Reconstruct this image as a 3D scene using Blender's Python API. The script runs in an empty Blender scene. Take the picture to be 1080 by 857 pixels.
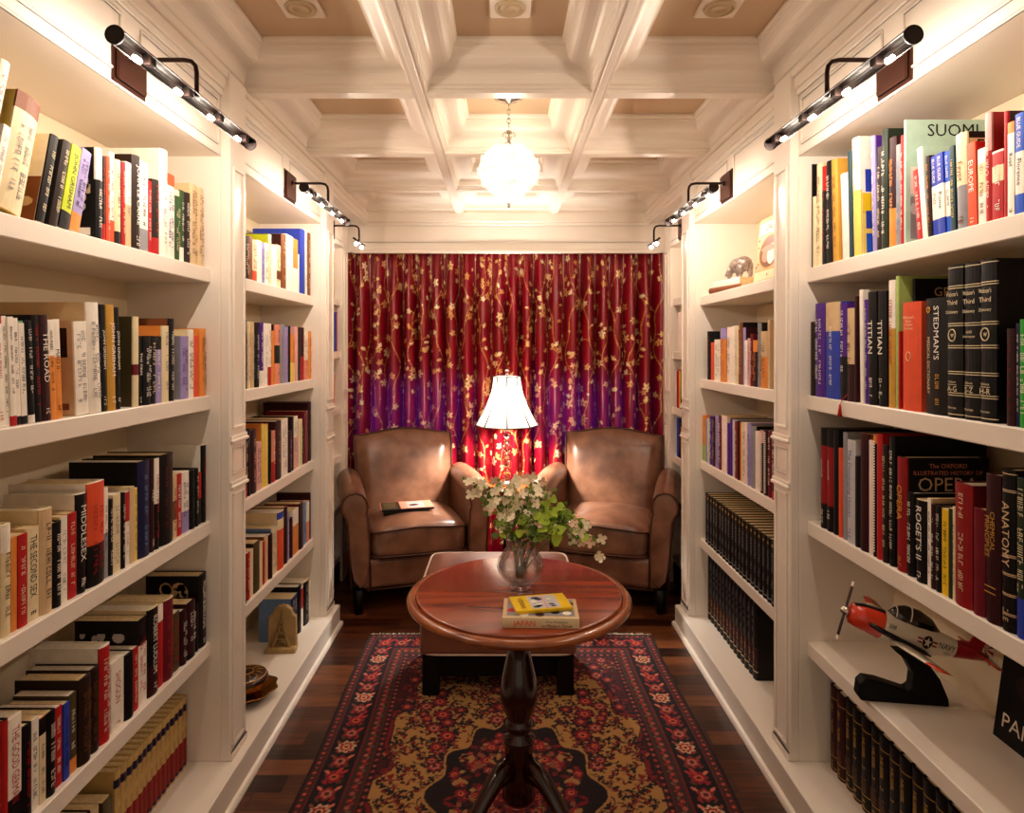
import bpy, math, random
import numpy as np
from mathutils import Vector, Matrix, Euler
C = bpy.context.scene.collection
SC = bpy.context.scene
# ---------------------------------------------------------------- camera, world, exposure
cam_d = bpy.data.cameras.new('camera')
cam = bpy.data.objects.new('camera', cam_d)
C.objects.link(cam)
cam_d.sensor_width = 36.0
cam_d.lens = 36.0 * 670.0 / 1080.0
cam_d.shift_x = 9.0 / 1080.0
cam_d.shift_y = -61.5 / 1080.0
cam_d.clip_start = 0.02
cam.location = (0.0, 0.0, 1.45)
cam.rotation_euler = (math.pi / 2, 0, 0)
SC.camera = cam
SC.view_settings.view_transform = 'Standard'
SC.view_settings.look = 'None'
SC.view_settings.exposure = 0.52
SC.view_settings.gamma = 1.0
SC.view_settings.use_curve_mapping = False
world = bpy.data.worlds.new('world')
SC.world = world
world.use_nodes = True
world.node_tree.nodes['Background'].inputs[0].default_value = (1.0, 0.80, 0.60, 1)
world.node_tree.nodes['Background'].inputs[1].default_value = 0.35
WARM = (1.0, 0.82, 0.67)
PICTURE_WATT = 2.2      # each long picture light
SHORT_WATT = 0.9
CHANDELIER_WATT = 6.0
LAMP_WATT = 170.0
try:
    SC.cycles.use_denoising = True
    SC.cycles.max_bounces = 10
    SC.cycles.diffuse_bounces = 5
    SC.cycles.transparent_max_bounces = 12
    SC.cycles.sample_clamp_indirect = 6.0
    SC.cycles.caustics_refractive = False
    SC.cycles.caustics_reflective = False
except Exception:
    pass

def light(name, kind, loc, watt, color=WARM, parent=None, **kw):
    d = bpy.data.lights.new(name, kind)
    d.energy = watt
    d.color = color
    for k, v in kw.items():
        setattr(d, k, v)
    o = bpy.data.objects.new(name, d)
    C.objects.link(o)
    o.location = loc
    if parent: o.parent = parent
    return o

# blue evening light outside the window behind the curtain
for wx in (-0.62, 0.52):
    o = light('evening_light', 'AREA', (wx, 4.62, 1.02), 4.0, (0.30, 0.10, 1.0), shape='RECTANGLE', size=0.5, size_y=0.42)
    o.rotation_euler = (math.radians(-90), 0, 0)

# ---------------------------------------------------------------- materials
def lin(h):
    h = h.lstrip('#')
    v = [int(h[i:i + 2], 16) / 255.0 for i in (0, 2, 4)]
    return tuple(x / 12.92 if x <= 0.04045 else ((x + 0.055) / 1.055) ** 2.4 for x in v) + (1.0,)

MATS = {}
def mat(name, hexc, rough=0.5, metal=0.0, bump=0.0, bscale=200.0, spec=0.5, coat=0.0, emit=None, estr=0.0, trans=0.0, ior=1.45, vary=0.0, vscale=30.0, sheen=0.0):
    if name in MATS: return MATS[name]
    m = bpy.data.materials.new(name)
    m.use_nodes = True
    nt = m.node_tree
    b = nt.nodes['Principled BSDF']
    col = lin(hexc)
    b.inputs['Base Color'].default_value = col
    b.inputs['Roughness'].default_value = rough
    b.inputs['Metallic'].default_value = metal
    b.inputs['Specular IOR Level'].default_value = spec
    b.inputs['Coat Weight'].default_value = coat
    b.inputs['Coat Roughness'].default_value = 0.12
    b.inputs['Transmission Weight'].default_value = trans
    b.inputs['IOR'].default_value = ior
    b.inputs['Sheen Weight'].default_value = sheen
    if emit:
        b.inputs['Emission Color'].default_value = lin(emit)
        b.inputs['Emission Strength'].default_value = estr
    if bump or vary:
        tc = nt.nodes.new('ShaderNodeTexCoord')
        nz = nt.nodes.new('ShaderNodeTexNoise')
        nz.inputs['Scale'].default_value = bscale if bump else vscale
        nz.inputs['Detail'].default_value = 4
        nt.links.new(tc.outputs['Object'], nz.inputs['Vector'])
        if bump:
            bp = nt.nodes.new('ShaderNodeBump')
            bp.inputs['Strength'].default_value = bump
            bp.inputs['Distance'].default_value = 0.002
            nt.links.new(nz.outputs['Fac'], bp.inputs['Height'])
            nt.links.new(bp.outputs['Normal'], b.inputs['Normal'])
        if vary:
            n2 = nt.nodes.new('ShaderNodeTexNoise')
            n2.inputs['Scale'].default_value = vscale
            n2.inputs['Detail'].default_value = 5
            nt.links.new(tc.outputs['Object'], n2.inputs['Vector'])
            cr = nt.nodes.new('ShaderNodeValToRGB')
            cr.color_ramp.elements[0].position = 0.3
            cr.color_ramp.elements[1].position = 0.7
            cr.color_ramp.elements[0].color = tuple(x * (1 - vary) for x in col[:3]) + (1,)
            cr.color_ramp.elements[1].color = tuple(min(1, x * (1 + vary)) for x in col[:3]) + (1,)
            nt.links.new(n2.outputs['Fac'], cr.inputs['Fac'])
            nt.links.new(cr.outputs['Color'], b.inputs['Base Color'])
    MATS[name] = m
    return m

PAINT = mat('cream_paint', '#EDE3D6', 0.32, bump=0.03, bscale=60)
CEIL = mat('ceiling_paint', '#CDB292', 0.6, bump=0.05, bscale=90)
BACKP = mat('warm_cream_paint', '#E6D5B6', 0.5, bump=0.03, bscale=60)
HOOD = mat('matt_bronze', '#1C100C', 0.55, 0.2, spec=0.3)
BRONZE = mat('dark_bronze', '#2A1710', 0.32, 0.7)
IRON = mat('bronze_plate', '#4A2A20', 0.35, 0.6)
BULB = mat('glowing_bulb', '#FFFFFF', 0.3, emit='#FFF0D8', estr=40)
BLACKWOOD = mat('black_wood', '#080404', 0.45, spec=0.25)
DARKWOOD = mat('dark_mahogany', '#2A0B06', 0.18, coat=0.5, vary=0.4, vscale=14)
PAGE = mat('page_edges', '#D9C08F', 0.8, vary=0.15, vscale=120)
PAGEW = mat('white_page_edges', '#E6DAC4', 0.8, vary=0.1, vscale=120)
WHITE = mat('white_gloss', '#F0EAE0', 0.4)
GOLD = mat('gold_leaf', '#C99A4A', 0.35, 0.6)
BRASS = mat('brass', '#A9702E', 0.22, 0.95)
SILVER = mat('silver', '#C9C2B6', 0.2, 0.95)

def wood(name, c1, c2, c3, rough=0.25, scale=(1.2, 14, 14), coat=0.3, fine=1.0):
    m = bpy.data.materials.new(name); m.use_nodes = True
    nt = m.node_tree; b = nt.nodes['Principled BSDF']
    tc = nt.nodes.new('ShaderNodeTexCoord'); mp = nt.nodes.new('ShaderNodeMapping')
    mp.inputs['Scale'].default_value = scale
    nt.links.new(tc.outputs['Object'], mp.inputs['Vector'])
    n1 = nt.nodes.new('ShaderNodeTexNoise'); n1.inputs['Scale'].default_value = 1.6; n1.inputs['Detail'].default_value = 8; n1.inputs['Distortion'].default_value = 1.2
    nt.links.new(mp.outputs['Vector'], n1.inputs['Vector'])
    cr = nt.nodes.new('ShaderNodeValToRGB')
    e = cr.color_ramp.elements
    e[0].position = 0.30; e[0].color = lin(c1); e[1].position = 0.72; e[1].color = lin(c3)
    x = e.new(0.5); x.color = lin(c2)
    nt.links.new(n1.outputs['Fac'], cr.inputs['Fac'])
    nt.links.new(cr.outputs['Color'], b.inputs['Base Color'])
    b.inputs['Roughness'].default_value = rough
    b.inputs['Coat Weight'].default_value = coat; b.inputs['Coat Roughness'].default_value = 0.1
    MATS[name] = m
    return m
TABLE_TOP = wood('cherry_table_top', '#5A2210', '#8A3A1C', '#A24C26', 0.22, (1.0, 9, 9), 0.35)
TABLE_RIM = wood('cherry_rim', '#6A3416', '#8E4A20', '#A8622C', 0.22, (3, 3, 3), 0.4)

# ---------------------------------------------------------------- mesh helpers
class MB:
    """collects shapes into one mesh; every face has a material slot"""
    def __init__(s): s.v = []; s.f = []; s.m = []; s.mats = []; s.smooth = []
    def slot(s, m):
        if m not in s.mats: s.mats.append(m)
        return s.mats.index(m)
    def face(s, idx, m, sm=False):
        s.f.append(tuple(idx)); s.m.append(s.slot(m)); s.smooth.append(sm)
    def add(s, vs):
        n = len(s.v); s.v.extend([tuple(p) for p in vs]); return n
    def box(s, x0, x1, y0, y1, z0, z1, m, bev=0.0):
        if x1 < x0: x0, x1 = x1, x0
        if z1 < z0: z0, z1 = z1, z0
        if y1 < y0: y0, y1 = y1, y0
        if bev <= 0:
            n = s.add([(x0, y0, z0), (x1, y0, z0), (x1, y1, z0), (x0, y1, z0), (x0, y0, z1), (x1, y0, z1), (x1, y1, z1), (x0, y1, z1)])
            for q in ((0, 3, 2, 1), (4, 5, 6, 7), (0, 1, 5, 4), (1, 2, 6, 5), (2, 3, 7, 6), (3, 0, 4, 7)):
                s.face([n + i for i in q], m)
            return
        b = min(bev, (x1 - x0) / 2.1, (y1 - y0) / 2.1, (z1 - z0) / 2.1)
        rings = [(b, z0), (0, z0 + b), (0, z1 - b), (b, z1)]
        prev = None
        for ins, z in rings:
            xx0, xx1, yy0, yy1 = x0 + ins, x1 - ins, y0 + ins, y1 - ins
            c = b
            pts = [(xx0 + c, yy0, z), (xx1 - c, yy0, z), (xx1, yy0 + c, z), (xx1, yy1 - c, z), (xx1 - c, yy1, z), (xx0 + c, yy1, z), (xx0, yy1 - c, z), (xx0, yy0 + c, z)]
            n = s.add(pts)
            if prev is None: s.face([n + i for i in range(7, -1, -1)], m)
            else:
                for i in range(8):
                    j = (i + 1) % 8
                    s.face((prev + i, prev + j, n + j, n + i), m)
            prev = n
        s.face([prev + i for i in range(8)], m)
    def prism(s, poly, axis, a0, a1, m, sm=False):
        """poly: 2D outline; axis 'x','y','z' is the extrusion direction"""
        def P(p, a):
            return {'x': (a, p[0], p[1]), 'y': (p[0], a, p[1]), 'z': (p[0], p[1], a)}[axis]
        n = s.add([P(p, a0) for p in poly] + [P(p, a1) for p in poly]); k = len(poly)
        s.face([n + i for i in range(k - 1, -1, -1)], m); s.face([n + k + i for i in range(k)], m)
        for i in range(k):
            j = (i + 1) % k
            s.face((n + i, n + j, n + k + j, n + k + i), m, sm)
    def lathe(s, prof, m, c=(0, 0), seg=32, sm=True, fn=None, caps=True):
        """prof: list of (r, z)"""
        base = None; first = None
        for r, z in prof:
            pts = []
            for i in range(seg):
                a = 2 * math.pi * i / seg
                rr = r * (fn(a, z) if fn else 1.0)
                pts.append((c[0] + rr * math.cos(a), c[1] + rr * math.sin(a), z))
            n = s.add(pts)
            if base is not None:
                for i in range(seg):
                    j = (i + 1) % seg
                    s.face((base + i, base + j, n + j, n + i), m, sm)
            else: first = n
            base = n
        if caps:
            s.face([first + i for i in range(seg - 1, -1, -1)], m); s.face([base + i for i in range(seg)], m)
    def tube(s, path, r, m, seg=8, closed=False, sm=True):
        path = [Vector(p) for p in path]; k = len(path)
        rr = r if isinstance(r, (list, tuple)) else [r] * k
        rings = []; up = None
        for i, p in enumerate(path):
            if closed: d = path[(i + 1) % k] - path[i - 1]
            else: d = path[min(i + 1, k - 1)] - path[max(i - 1, 0)]
            if d.length < 1e-9: d = Vector((0, 0, 1))
            d.normalize()
            if up is None:
                up = Vector((0, 0, 1)) if abs(d.z) < 0.9 else Vector((1, 0, 0))
            a = d.cross(up)
            if a.length < 1e-6: a = d.cross(Vector((0, 1, 0)))
            a.normalize(); bb = a.cross(d).normalized(); up = bb
            rings.append(s.add([p + (a * math.cos(2 * math.pi * q / seg) + bb * math.sin(2 * math.pi * q / seg)) * rr[i] for q in range(seg)]))
        for i in range(k if closed else k - 1):
            n0, n1 = rings[i], rings[(i + 1) % k]
            for q in range(seg):
                w = (q + 1) % seg
                s.face((n0 + q, n0 + w, n1 + w, n1 + q), m, sm)
        if not closed:
            s.face([rings[0] + q for q in range(seg - 1, -1, -1)], m); s.face([rings[-1] + q for q in range(seg)], m)
    def ball(s, c, r, m, seg=12, rng=8):
        rx, ry, rz = r if isinstance(r, (list, tuple)) else (r, r, r)
        rows = []
        for i in range(1, rng):
            t = math.pi * i / rng
            rows.append(s.add([(c[0] + rx * math.sin(t) * math.cos(2 * math.pi * j / seg), c[1] + ry * math.sin(t) * math.sin(2 * math.pi * j / seg), c[2] - rz * math.cos(t)) for j in range(seg)]))
        b = s.add([(c[0], c[1], c[2] - rz)]); t = s.add([(c[0], c[1], c[2] + rz)])
        for j in range(seg):
            k = (j + 1) % seg
            s.face((b, rows[0] + k, rows[0] + j), m, True); s.face((t, rows[-1] + j, rows[-1] + k), m, True)
            for i in range(len(rows) - 1):
                s.face((rows[i] + j, rows[i] + k, rows[i + 1] + k, rows[i + 1] + j), m, True)
    def loft(s, rings, m, caps=True, sm=True):
        """rings: lists of points, all the same length, closed"""
        prev = None; first = None; k = len(rings[0])
        for ri, r in enumerate(rings):
            n = s.add(r)
            mm = m[min(ri, len(m) - 1)] if isinstance(m, list) else m
            if prev is not None:
                for i in range(k):
                    j = (i + 1) % k
                    s.face((prev + i, prev + j, n + j, n + i), mm, sm)
            else: first = n
            prev = n
        if caps:
            s.face([first + i for i in range(k - 1, -1, -1)], m[0] if isinstance(m, list) else m)
            s.face([prev + i for i in range(k)], m[-1] if isinstance(m, list) else m)
    def mesh(s, name):
        me = bpy.data.meshes.new(name)
        me.from_pydata(s.v, [], s.f)
        for mm in s.mats: me.materials.append(mm)
        me.polygons.foreach_set('material_index', s.m)
        me.polygons.foreach_set('use_smooth', s.smooth)
        me.update()
        return me
    def build(s, name, parent=None, fix=False):
        me = s.mesh(name)
        o = bpy.data.objects.new(name, me); C.objects.link(o)
        if parent: o.parent = parent
        return o

def recalc(o):
    import bmesh
    b = bmesh.new(); b.from_mesh(o.data); bmesh.ops.recalc_face_normals(b, faces=b.faces); b.to_mesh(o.data); b.free()
    return o
def sub(o, lv=1):
    md = o.modifiers.new('subdivision', 'SUBSURF'); md.levels = lv; md.render_levels = lv
    for p in o.data.polygons: p.use_smooth = True
    return o
def bev(o, w=0.004, n=2):
    md = o.modifiers.new('bevel', 'BEVEL'); md.width = w; md.segments = n; md.limit_method = 'ANGLE'; md.angle_limit = math.radians(40)
    return o
def thing(name, label, cat, loc=(0, 0, 0), rz=0.0, group=None):
    o = bpy.data.objects.new(name, None); C.objects.link(o)
    o.empty_display_size = 0.05
    o.location = loc; o.rotation_euler = (0, 0, rz)
    o['label'] = label; o['category'] = cat
    if group: o['group'] = group
    return o
def tag(o, label, cat, group=None):
    o['label'] = label; o['category'] = cat
    if group: o['group'] = group
    return o
def struct(o):
    o['kind'] = 'structure'; return o

_txt = {}
def text_data(txt):
    """outline of the lettering as a mesh, unit height, centred"""
    if txt in _txt: return _txt[txt]
    cu = bpy.data.curves.new('lettering', 'FONT'); cu.body = txt; cu.align_x = 'CENTER'; cu.align_y = 'CENTER'; cu.size = 1.0; cu.resolution_u = 2
    o = bpy.data.objects.new('lettering', cu); C.objects.link(o)
    dg = bpy.context.evaluated_depsgraph_get()
    me = bpy.data.meshes.new_from_object(o.evaluated_get(dg))
    vs = [tuple(v.co) for v in me.vertices]; fs = [tuple(p.vertices) for p in me.polygons]
    bpy.data.objects.remove(o); bpy.data.curves.remove(cu); bpy.data.meshes.remove(me)
    xs = [v[0] for v in vs]; ys = [v[1] for v in vs]
    cx, cy = (min(xs) + max(xs)) / 2, (min(ys) + max(ys)) / 2
    w, h = max(xs) - min(xs), max(ys) - min(ys)
    _txt[txt] = ([((v[0] - cx) / h, (v[1] - cy) / h) for v in vs], fs, w / h)
    return _txt[txt]
def put_text(mb, txt, org, X, Y, height, maxw, m, bold=0.0):
    vs, fs, asp = text_data(txt)
    org, X, Y = Vector(org), Vector(X), Vector(Y)
    sx = height
    if asp * height > maxw: sx = maxw / asp
    Z = X.cross(Y) * 0.0
    n = mb.add([org + X * (v[0] * sx) + Y * (v[1] * height) for v in vs])
    for f in fs: mb.face([n + i for i in f], m)
# ================================================================ the room
def at_world(o, root):
    o.parent = root; o.location = -root.location; return o
# ---- floor: dark boards laid across the room
def floor_material():
    m = bpy.data.materials.new('dark_floor_boards'); m.use_nodes = True
    nt = m.node_tree; N = nt.nodes; L = nt.links; b = N['Principled BSDF']
    tc = N.new('ShaderNodeTexCoord'); sp = N.new('ShaderNodeSeparateXYZ'); L.new(tc.outputs['Object'], sp.inputs[0])
    def M(op, a, c=None):
        n = N.new('ShaderNodeMath'); n.operation = op
        for i, v in enumerate((a, c)):
            if v is None: continue
            if isinstance(v, (int, float)): n.inputs[i].default_value = v
            else: L.new(v, n.inputs[i])
        return n.outputs[0]
    row = M('DIVIDE', sp.outputs['Y'], 0.083)
    ri = M('FLOOR', row); rf = M('FRACT', row)
    w1 = N.new('ShaderNodeTexWhiteNoise'); w1.noise_dimensions = '1D'; L.new(ri, w1.inputs['W'])
    seg = M('ADD', M('DIVIDE', sp.outputs['X'], 0.75), M('MULTIPLY', w1.outputs['Value'], 5.0))
    si = M('FLOOR', seg); sf = M('FRACT', seg)
    cmb = N.new('ShaderNodeCombineXYZ'); L.new(ri, cmb.inputs[0]); L.new(si, cmb.inputs[1])
    w2 = N.new('ShaderNodeTexWhiteNoise'); w2.noise_dimensions = '3D'; L.new(cmb.outputs[0], w2.inputs['Vector'])
    off = N.new('ShaderNodeCombineXYZ')
    L.new(M('MULTIPLY', sp.outputs['X'], 2.2), off.inputs[0]); L.new(M('MULTIPLY', sp.outputs['Y'], 26.0), off.inputs[1]); L.new(M('MULTIPLY', w2.outputs['Value'], 30.0), off.inputs[2])
    nz = N.new('ShaderNodeTexNoise'); nz.inputs['Scale'].default_value = 1.5; nz.inputs['Detail'].default_value = 8; nz.inputs['Distortion'].default_value = 0.8
    L.new(off.outputs[0], nz.inputs['Vector'])
    v = M('ADD', M('MULTIPLY', nz.outputs['Fac'], 0.75), M('MULTIPLY', w2.outputs['Value'], 0.42))
    cr = N.new('ShaderNodeValToRGB'); e = cr.color_ramp.elements
    e[0].position = 0.32; e[0].color = lin('#1C0A05'); e[1].position = 0.85; e[1].color = lin('#744222')
    x = e.new(0.55); x.color = lin('#45200F'); L.new(v, cr.inputs['Fac'])
    g1 = M('GREATER_THAN', M('ABSOLUTE', M('SUBTRACT', rf, 0.5)), 0.485)
    g2 = M('GREATER_THAN', M('ABSOLUTE', M('SUBTRACT', sf, 0.5)), 0.498)
    gap = M('MAXIMUM', g1, g2)
    mx = N.new('ShaderNodeMix'); mx.data_type = 'RGBA'
    L.new(gap, mx.inputs[0]); L.new(cr.outputs[0], mx.inputs[6]); mx.inputs[7].default_value = lin('#120503')
    L.new(mx.outputs[2], b.inputs['Base Color'])
    b.inputs['Roughness'].default_value = 0.33
    bp = N.new('ShaderNodeBump'); bp.inputs['Strength'].default_value = 0.35; bp.inputs['Distance'].default_value = 0.002
    L.new(M('SUBTRACT', M('MULTIPLY', nz.outputs['Fac'], 0.5), gap), bp.inputs['Height']); L.new(bp.outputs[0], b.inputs['Normal'])
    return m
mb = MB(); mb.box(-1.3, 1.34, -0.8, 4.6, -0.06, 0.0, floor_material()); struct(mb.build('floor'))

ZB, ZC = 2.346, 2.49          # beam underside, coffer ceiling
SIDE = {'L': dict(s=-1, face=0.919, shelf=0.950, pil=0.887, plinth=0.856, back=1.232, face3=1.0, shelf3=1.012),
        'R': dict(s=1, face=0.960, shelf=0.985, pil=0.930, plinth=0.898, back=1.278, face3=1.035, shelf3=1.05)}
def frame_trim(mb, s, x, y0, y1, z0, z1, w=0.012, d=0.006, m=PAINT):
    """a raised moulding frame on a wall face at |x|, standing out into the room"""
    a, b = s * x, s * (x - d)
    for (p, q, r, t) in ((y0, y1, z0, z0 + w), (y0, y1, z1 - w, z1), (y0, y0 + w, z0 + w, z1 - w), (y1 - w, y1, z0 + w, z1 - w)):
        mb.box(a, b, p, q, r, t, m, 0.002)
def pilaster(mb, s, xf, xp, y0, y1):
    mb.box(s * xf, s * xp, y0, y1, 0.109, 2.346, PAINT, 0.003)
    a, b = y0 + 0.018, y1 - 0.018
    frame_trim(mb, s, xp, a, b, 0.15, 0.975, 0.010, 0.007)
    frame_trim(mb, s, xp, a, b, 1.035, 1.125, 0.008, 0.005)
    for z in (0.99, 1.14):
        mb.box(s * xp, s * (xp - 0.012), y0 - 0.0, y1 + 0.0, z, z + 0.012, PAINT, 0.003)
        mb.box(s * xp, s * (xp - 0.006), y0, y1, z + 0.012, z + 0.024, PAINT, 0.002)
    frame_trim(mb, s, xp, a, b, 1.185, 2.045, 0.010, 0.007)
    mb.box(s * xp, s * (xp - 0.006), y0, y1, 0.109, 0.135, PAINT, 0.003)
PART = [(0.94, 1.07), (2.06, 2.188), (3.18, 3.316), (3.946, 4.085)]
OPEN = [(1.07, 2.06), (2.188, 3.18), (3.316, 3.946)]
SHELVES = [[0.500, 0.892, 1.297, 1.708], [0.500, 0.892, 1.297, 1.708], [0.478, 0.79, 1.088, 1.43, 1.755]]
DESC = ['near', 'middle', 'far']
for sd in ('L', 'R'):
    P = SIDE[sd]; s = P['s']; side = 'left' if sd == 'L' else 'right'
    for k in range(3):
        y0, y1 = OPEN[k]; third = (k == 2)
        xf = P['face3'] if third else P['face']; xs = P['shelf3'] if third else P['shelf']
        zb = 0.17 if third else 0.109
        cx = s * (xf + P['back']) / 2
        root = thing('built_in_bookcase', '%s cream built-in bookcase on the %s side of the room%s' % (DESC[k], side, ', beside the armchair and curtain' if third else (', between the two wide pilasters' if k == 1 else ', closest to the viewer')), 'bookcase', (cx, (y0 + y1) / 2, zb), 0, 'built-in bookcases along the two long walls')
        mb = MB(); mb.box(s * (P['back'] - 0.012), s * (P['back'] + 0.008), y0, y1, zb, 2.07, BACKP)
        at_world(mb.build('back_panel'), root)
        for pi in ((0, 1) if k == 0 else (k + 1,)):
            a, b = PART[pi]; fx = P['face3'] if pi == 3 else P['face']
            mb = MB(); mb.box(s * fx, s * (P['back'] + 0.008), a, b, (0.0 if pi == 3 else 0.109), 2.346, PAINT, 0.002)
            at_world(mb.build('side_panel'), root)
            if pi < 3:
                mb = MB(); pilaster(mb, s, fx, P['pil'], a, b); at_world(mb.build('pilaster'), root)
            else:
                mb = MB(); frame_trim(mb, s, fx, a + 0.03, b - 0.03, 0.17, 0.98); frame_trim(mb, s, fx, a + 0.03, b - 0.03, 1.03, 1.12); frame_trim(mb, s, fx, a + 0.03, b - 0.03, 1.18, 2.06)
                at_world(mb.build('panel_moulding'), root)
        for z in SHELVES[k]:
            mb = MB(); mb.box(s * xs, s * (P['back'] - 0.012), y0, y1, z - 0.046, z, PAINT, 0.0025)
            at_world(mb.build('shelf'), root)
        if third:
            mb = MB(); mb.box(s * xs, s * (P['back'] - 0.012), y0, y1, zb - 0.03, zb, PAINT, 0.0025)
            mb.box(s * (xs + 0.012), s * (P['back'] - 0.012), y0, y1, 0.0, zb - 0.03, PAINT)
            at_world(mb.build('base'), root)
        # head panel above the opening, with a moulded frame
        mb = MB(); mb.box(s * xf, s * (P['back'] + 0.008), y0, y1, 2.071, 2.346, PAINT)
        mb.box(s * xf, s * (xf - 0.005), y0, y1, 2.071, 2.078, PAINT, 0.002)
        frame_trim(mb, s, xf, y0 + 0.015, y0 + (y1 - y0) * 0.46, 2.105, 2.255, 0.008, 0.005)
        frame_trim(mb, s, xf, y0 + (y1 - y0) * 0.54, y1 - 0.015, 2.105, 2.255, 0.008, 0.005)
        at_world(mb.build('head_panel'), root)
    # plinth the two nearer bookcases stand on
    mb = MB(); mb.box(s * P['plinth'], s * (P['back'] + 0.008), 0.90, 3.327, 0.0, 0.109, PAINT, 0.003)
    mb.prism([(s * P['plinth'], 0.0), (s * (P['plinth'] - 0.014), 0.0), (s * (P['plinth'] - 0.014), 0.008), (s * (P['plinth'] - 0.009), 0.018), (s * P['plinth'], 0.024)], 'y', 0.90, 3.327, PAINT)
    mb.prism([(3.327, 0.0), (3.341, 0.0), (3.341, 0.008), (3.336, 0.018), (3.327, 0.024)], 'x', s * (P['plinth'] - 0.014), s * P['face3'], PAINT)
    struct(recalc(mb.build('baseboard_' + side)))
    # dark wooden air grille in the base of the far bookcase
    xg = P['shelf3'] + 0.012
    root = thing('air_grille', 'dark wooden slotted air grille in the base of the far %s bookcase' % side, 'grille', (s * xg, 3.63, 0.0), 0, 'air grilles low in the far bookcases')
    mb = MB(); GR = mat('grille_wood', '#3A1A12', 0.35)
    for (a, b, c, d) in ((3.345, 3.93, 0.0, 0.022), (3.345, 3.93, 0.112, 0.13), (3.345, 3.37, 0.022, 0.112), (3.905, 3.93, 0.022, 0.112)):
        mb.box(s * xg, s * (xg - 0.014), a, b, c, d, GR, 0.002)
    at_world(mb.build('frame'), root)
    mb = MB(); mb.box(s * xg, s * (xg - 0.003), 3.37, 3.905, 0.022, 0.112, BLACKWOOD)
    for i in range(4): mb.box(s * (xg - 0.003), s * (xg - 0.010), 3.37, 3.905, 0.03 + i * 0.022, 0.041 + i * 0.022, GR, 0.002)
    at_world(mb.build('slats'), root)
    # wall behind the bookcases and the stretch nearer than them
    mb = MB(); mb.box(s * (P['back'] + 0.008), s * (P['back'] + 0.06), -0.8, 4.6, 0.0, 2.6, PAINT)
    mb.box(s * (P['face'] + 0.03), s * (P['back'] + 0.008), -0.8, 0.90, 0.0, 2.6, PAINT)
    mb.box(s * 1.075, s * (P['back'] + 0.008), 4.085, 4.42, 0.0, 2.6, PAINT)
    # cornice steps under the coffers
    mb.box(s * P['face'], s * (P['face'] - 0.010), -0.8, 4.22, 2.268, 2.290, PAINT, 0.003)
    mb.box(s * P['face'], s * (P['face'] - 0.018), -0.8, 4.22, 2.290, 2.328, PAINT, 0.004)
    mb.box(s * P['face'], s * (P['face'] - 0.026), -0.8, 4.22, 2.328, 2.346, PAINT, 0.004)
    mb.box(s * (P['face3'] + 0.02), s * (P['face'] - 0.0), 3.316, 4.22, 2.30, 2.346, PAINT)
    struct(mb.build('wall_' + side))

# ---- coffered ceiling
mb = MB()
xl = SIDE['L']['face'] - 0.002; xr = SIDE['R']['face'] - 0.002
cols = [(-xl, -0.318), (-0.268, 0.311), (0.361, xr)]
rows = [(-0.5, 0.14), (0.19, 0.855), (0.905, 1.542), (1.592, 2.232), (2.282, 2.932), (2.982, 3.613), (3.663, 4.215)]
prof = [(0.0, ZB), (0.0, 2.357), (0.005, 2.360), (0.005, 2.369), (0.012, 2.373)]
for i in range(1, 13):
    t = i / 12.0
    prof.append((0.012 + 0.088 * (t - 0.13 * math.sin(2 * math.pi * t)), 2.373 + 0.088 * (t + 0.13 * math.sin(2 * math.pi * t))))
prof += [(0.103, 2.463), (0.103, 2.473), (0.110, 2.476), (0.114, 2.482), (0.114, ZC)]
for (x0, x1) in cols:
    for (y0, y1) in rows:
        rings = [mb.add([(x0 + d, y0 + d, z), (x1 - d, y0 + d, z), (x1 - d, y1 - d, z), (x0 + d, y1 - d, z)]) for d, z in prof]
        for a, b in zip(rings, rings[1:]):
            for i in range(4):
                j = (i + 1) % 4
                mb.face((a + i, b + i, b + j, a + j), PAINT, False)
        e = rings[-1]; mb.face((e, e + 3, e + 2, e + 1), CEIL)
xe = [-1.3, cols[0][0], cols[0][1], cols[1][0], cols[1][1], cols[2][0], cols[2][1], 1.34]
ye = [-0.8] + [v for r in rows for v in r] + [4.6]
for i in range(0, len(xe), 2):
    n = mb.add([(xe[i], -0.8, ZB), (xe[i], 4.6, ZB), (xe[i + 1], 4.6, ZB), (xe[i + 1], -0.8, ZB)]); mb.face((n, n + 1, n + 2, n + 3), PAINT)
for j in range(0, len(ye), 2):
    for (x0, x1) in cols:
        n = mb.add([(x0, ye[j], ZB), (x0, ye[j + 1], ZB), (x1, ye[j + 1], ZB), (x1, ye[j], ZB)]); mb.face((n, n + 1, n + 2, n + 3), PAINT)
# thin raised fillet along the middle of every beam
for i in (2, 4):
    mb.box((xe[i] + xe[i + 1]) / 2 - 0.012, (xe[i] + xe[i + 1]) / 2 + 0.012, -0.5, 4.2, ZB - 0.006, ZB, PAINT, 0.002)
mb.box(-1.3, 1.34, -0.8, 4.6, 2.52, 2.6, PAINT)
struct(mb.build('ceiling'))
for x, w in ((-0.615, 'leftmost'), (0.021, 'middle'), (0.655, 'rightmost')):
    t = thing('ceiling_speaker', 'square cream ceiling fitting with round ring, %s of three' % w, 'ceiling fitting', (x, 1.925, ZC), 0, 'square fittings in the front coffers')
    mb = MB(); mb.box(-0.062, 0.062, -0.062, 0.062, -0.010, 0.0, PAINT, 0.003); at = mb.build('plate', t)
    mb = MB(); mb.lathe([(0.048, -0.0095), (0.046, -0.016), (0.040, -0.017), (0.038, -0.0125), (0.030, -0.0125), (0.028, -0.017), (0.022, -0.017), (0.018, -0.011), (0.001, -0.011)], mat('fitting_ring', '#CDB894', 0.45), seg=32); recalc(mb.build('ring', t))

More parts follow.
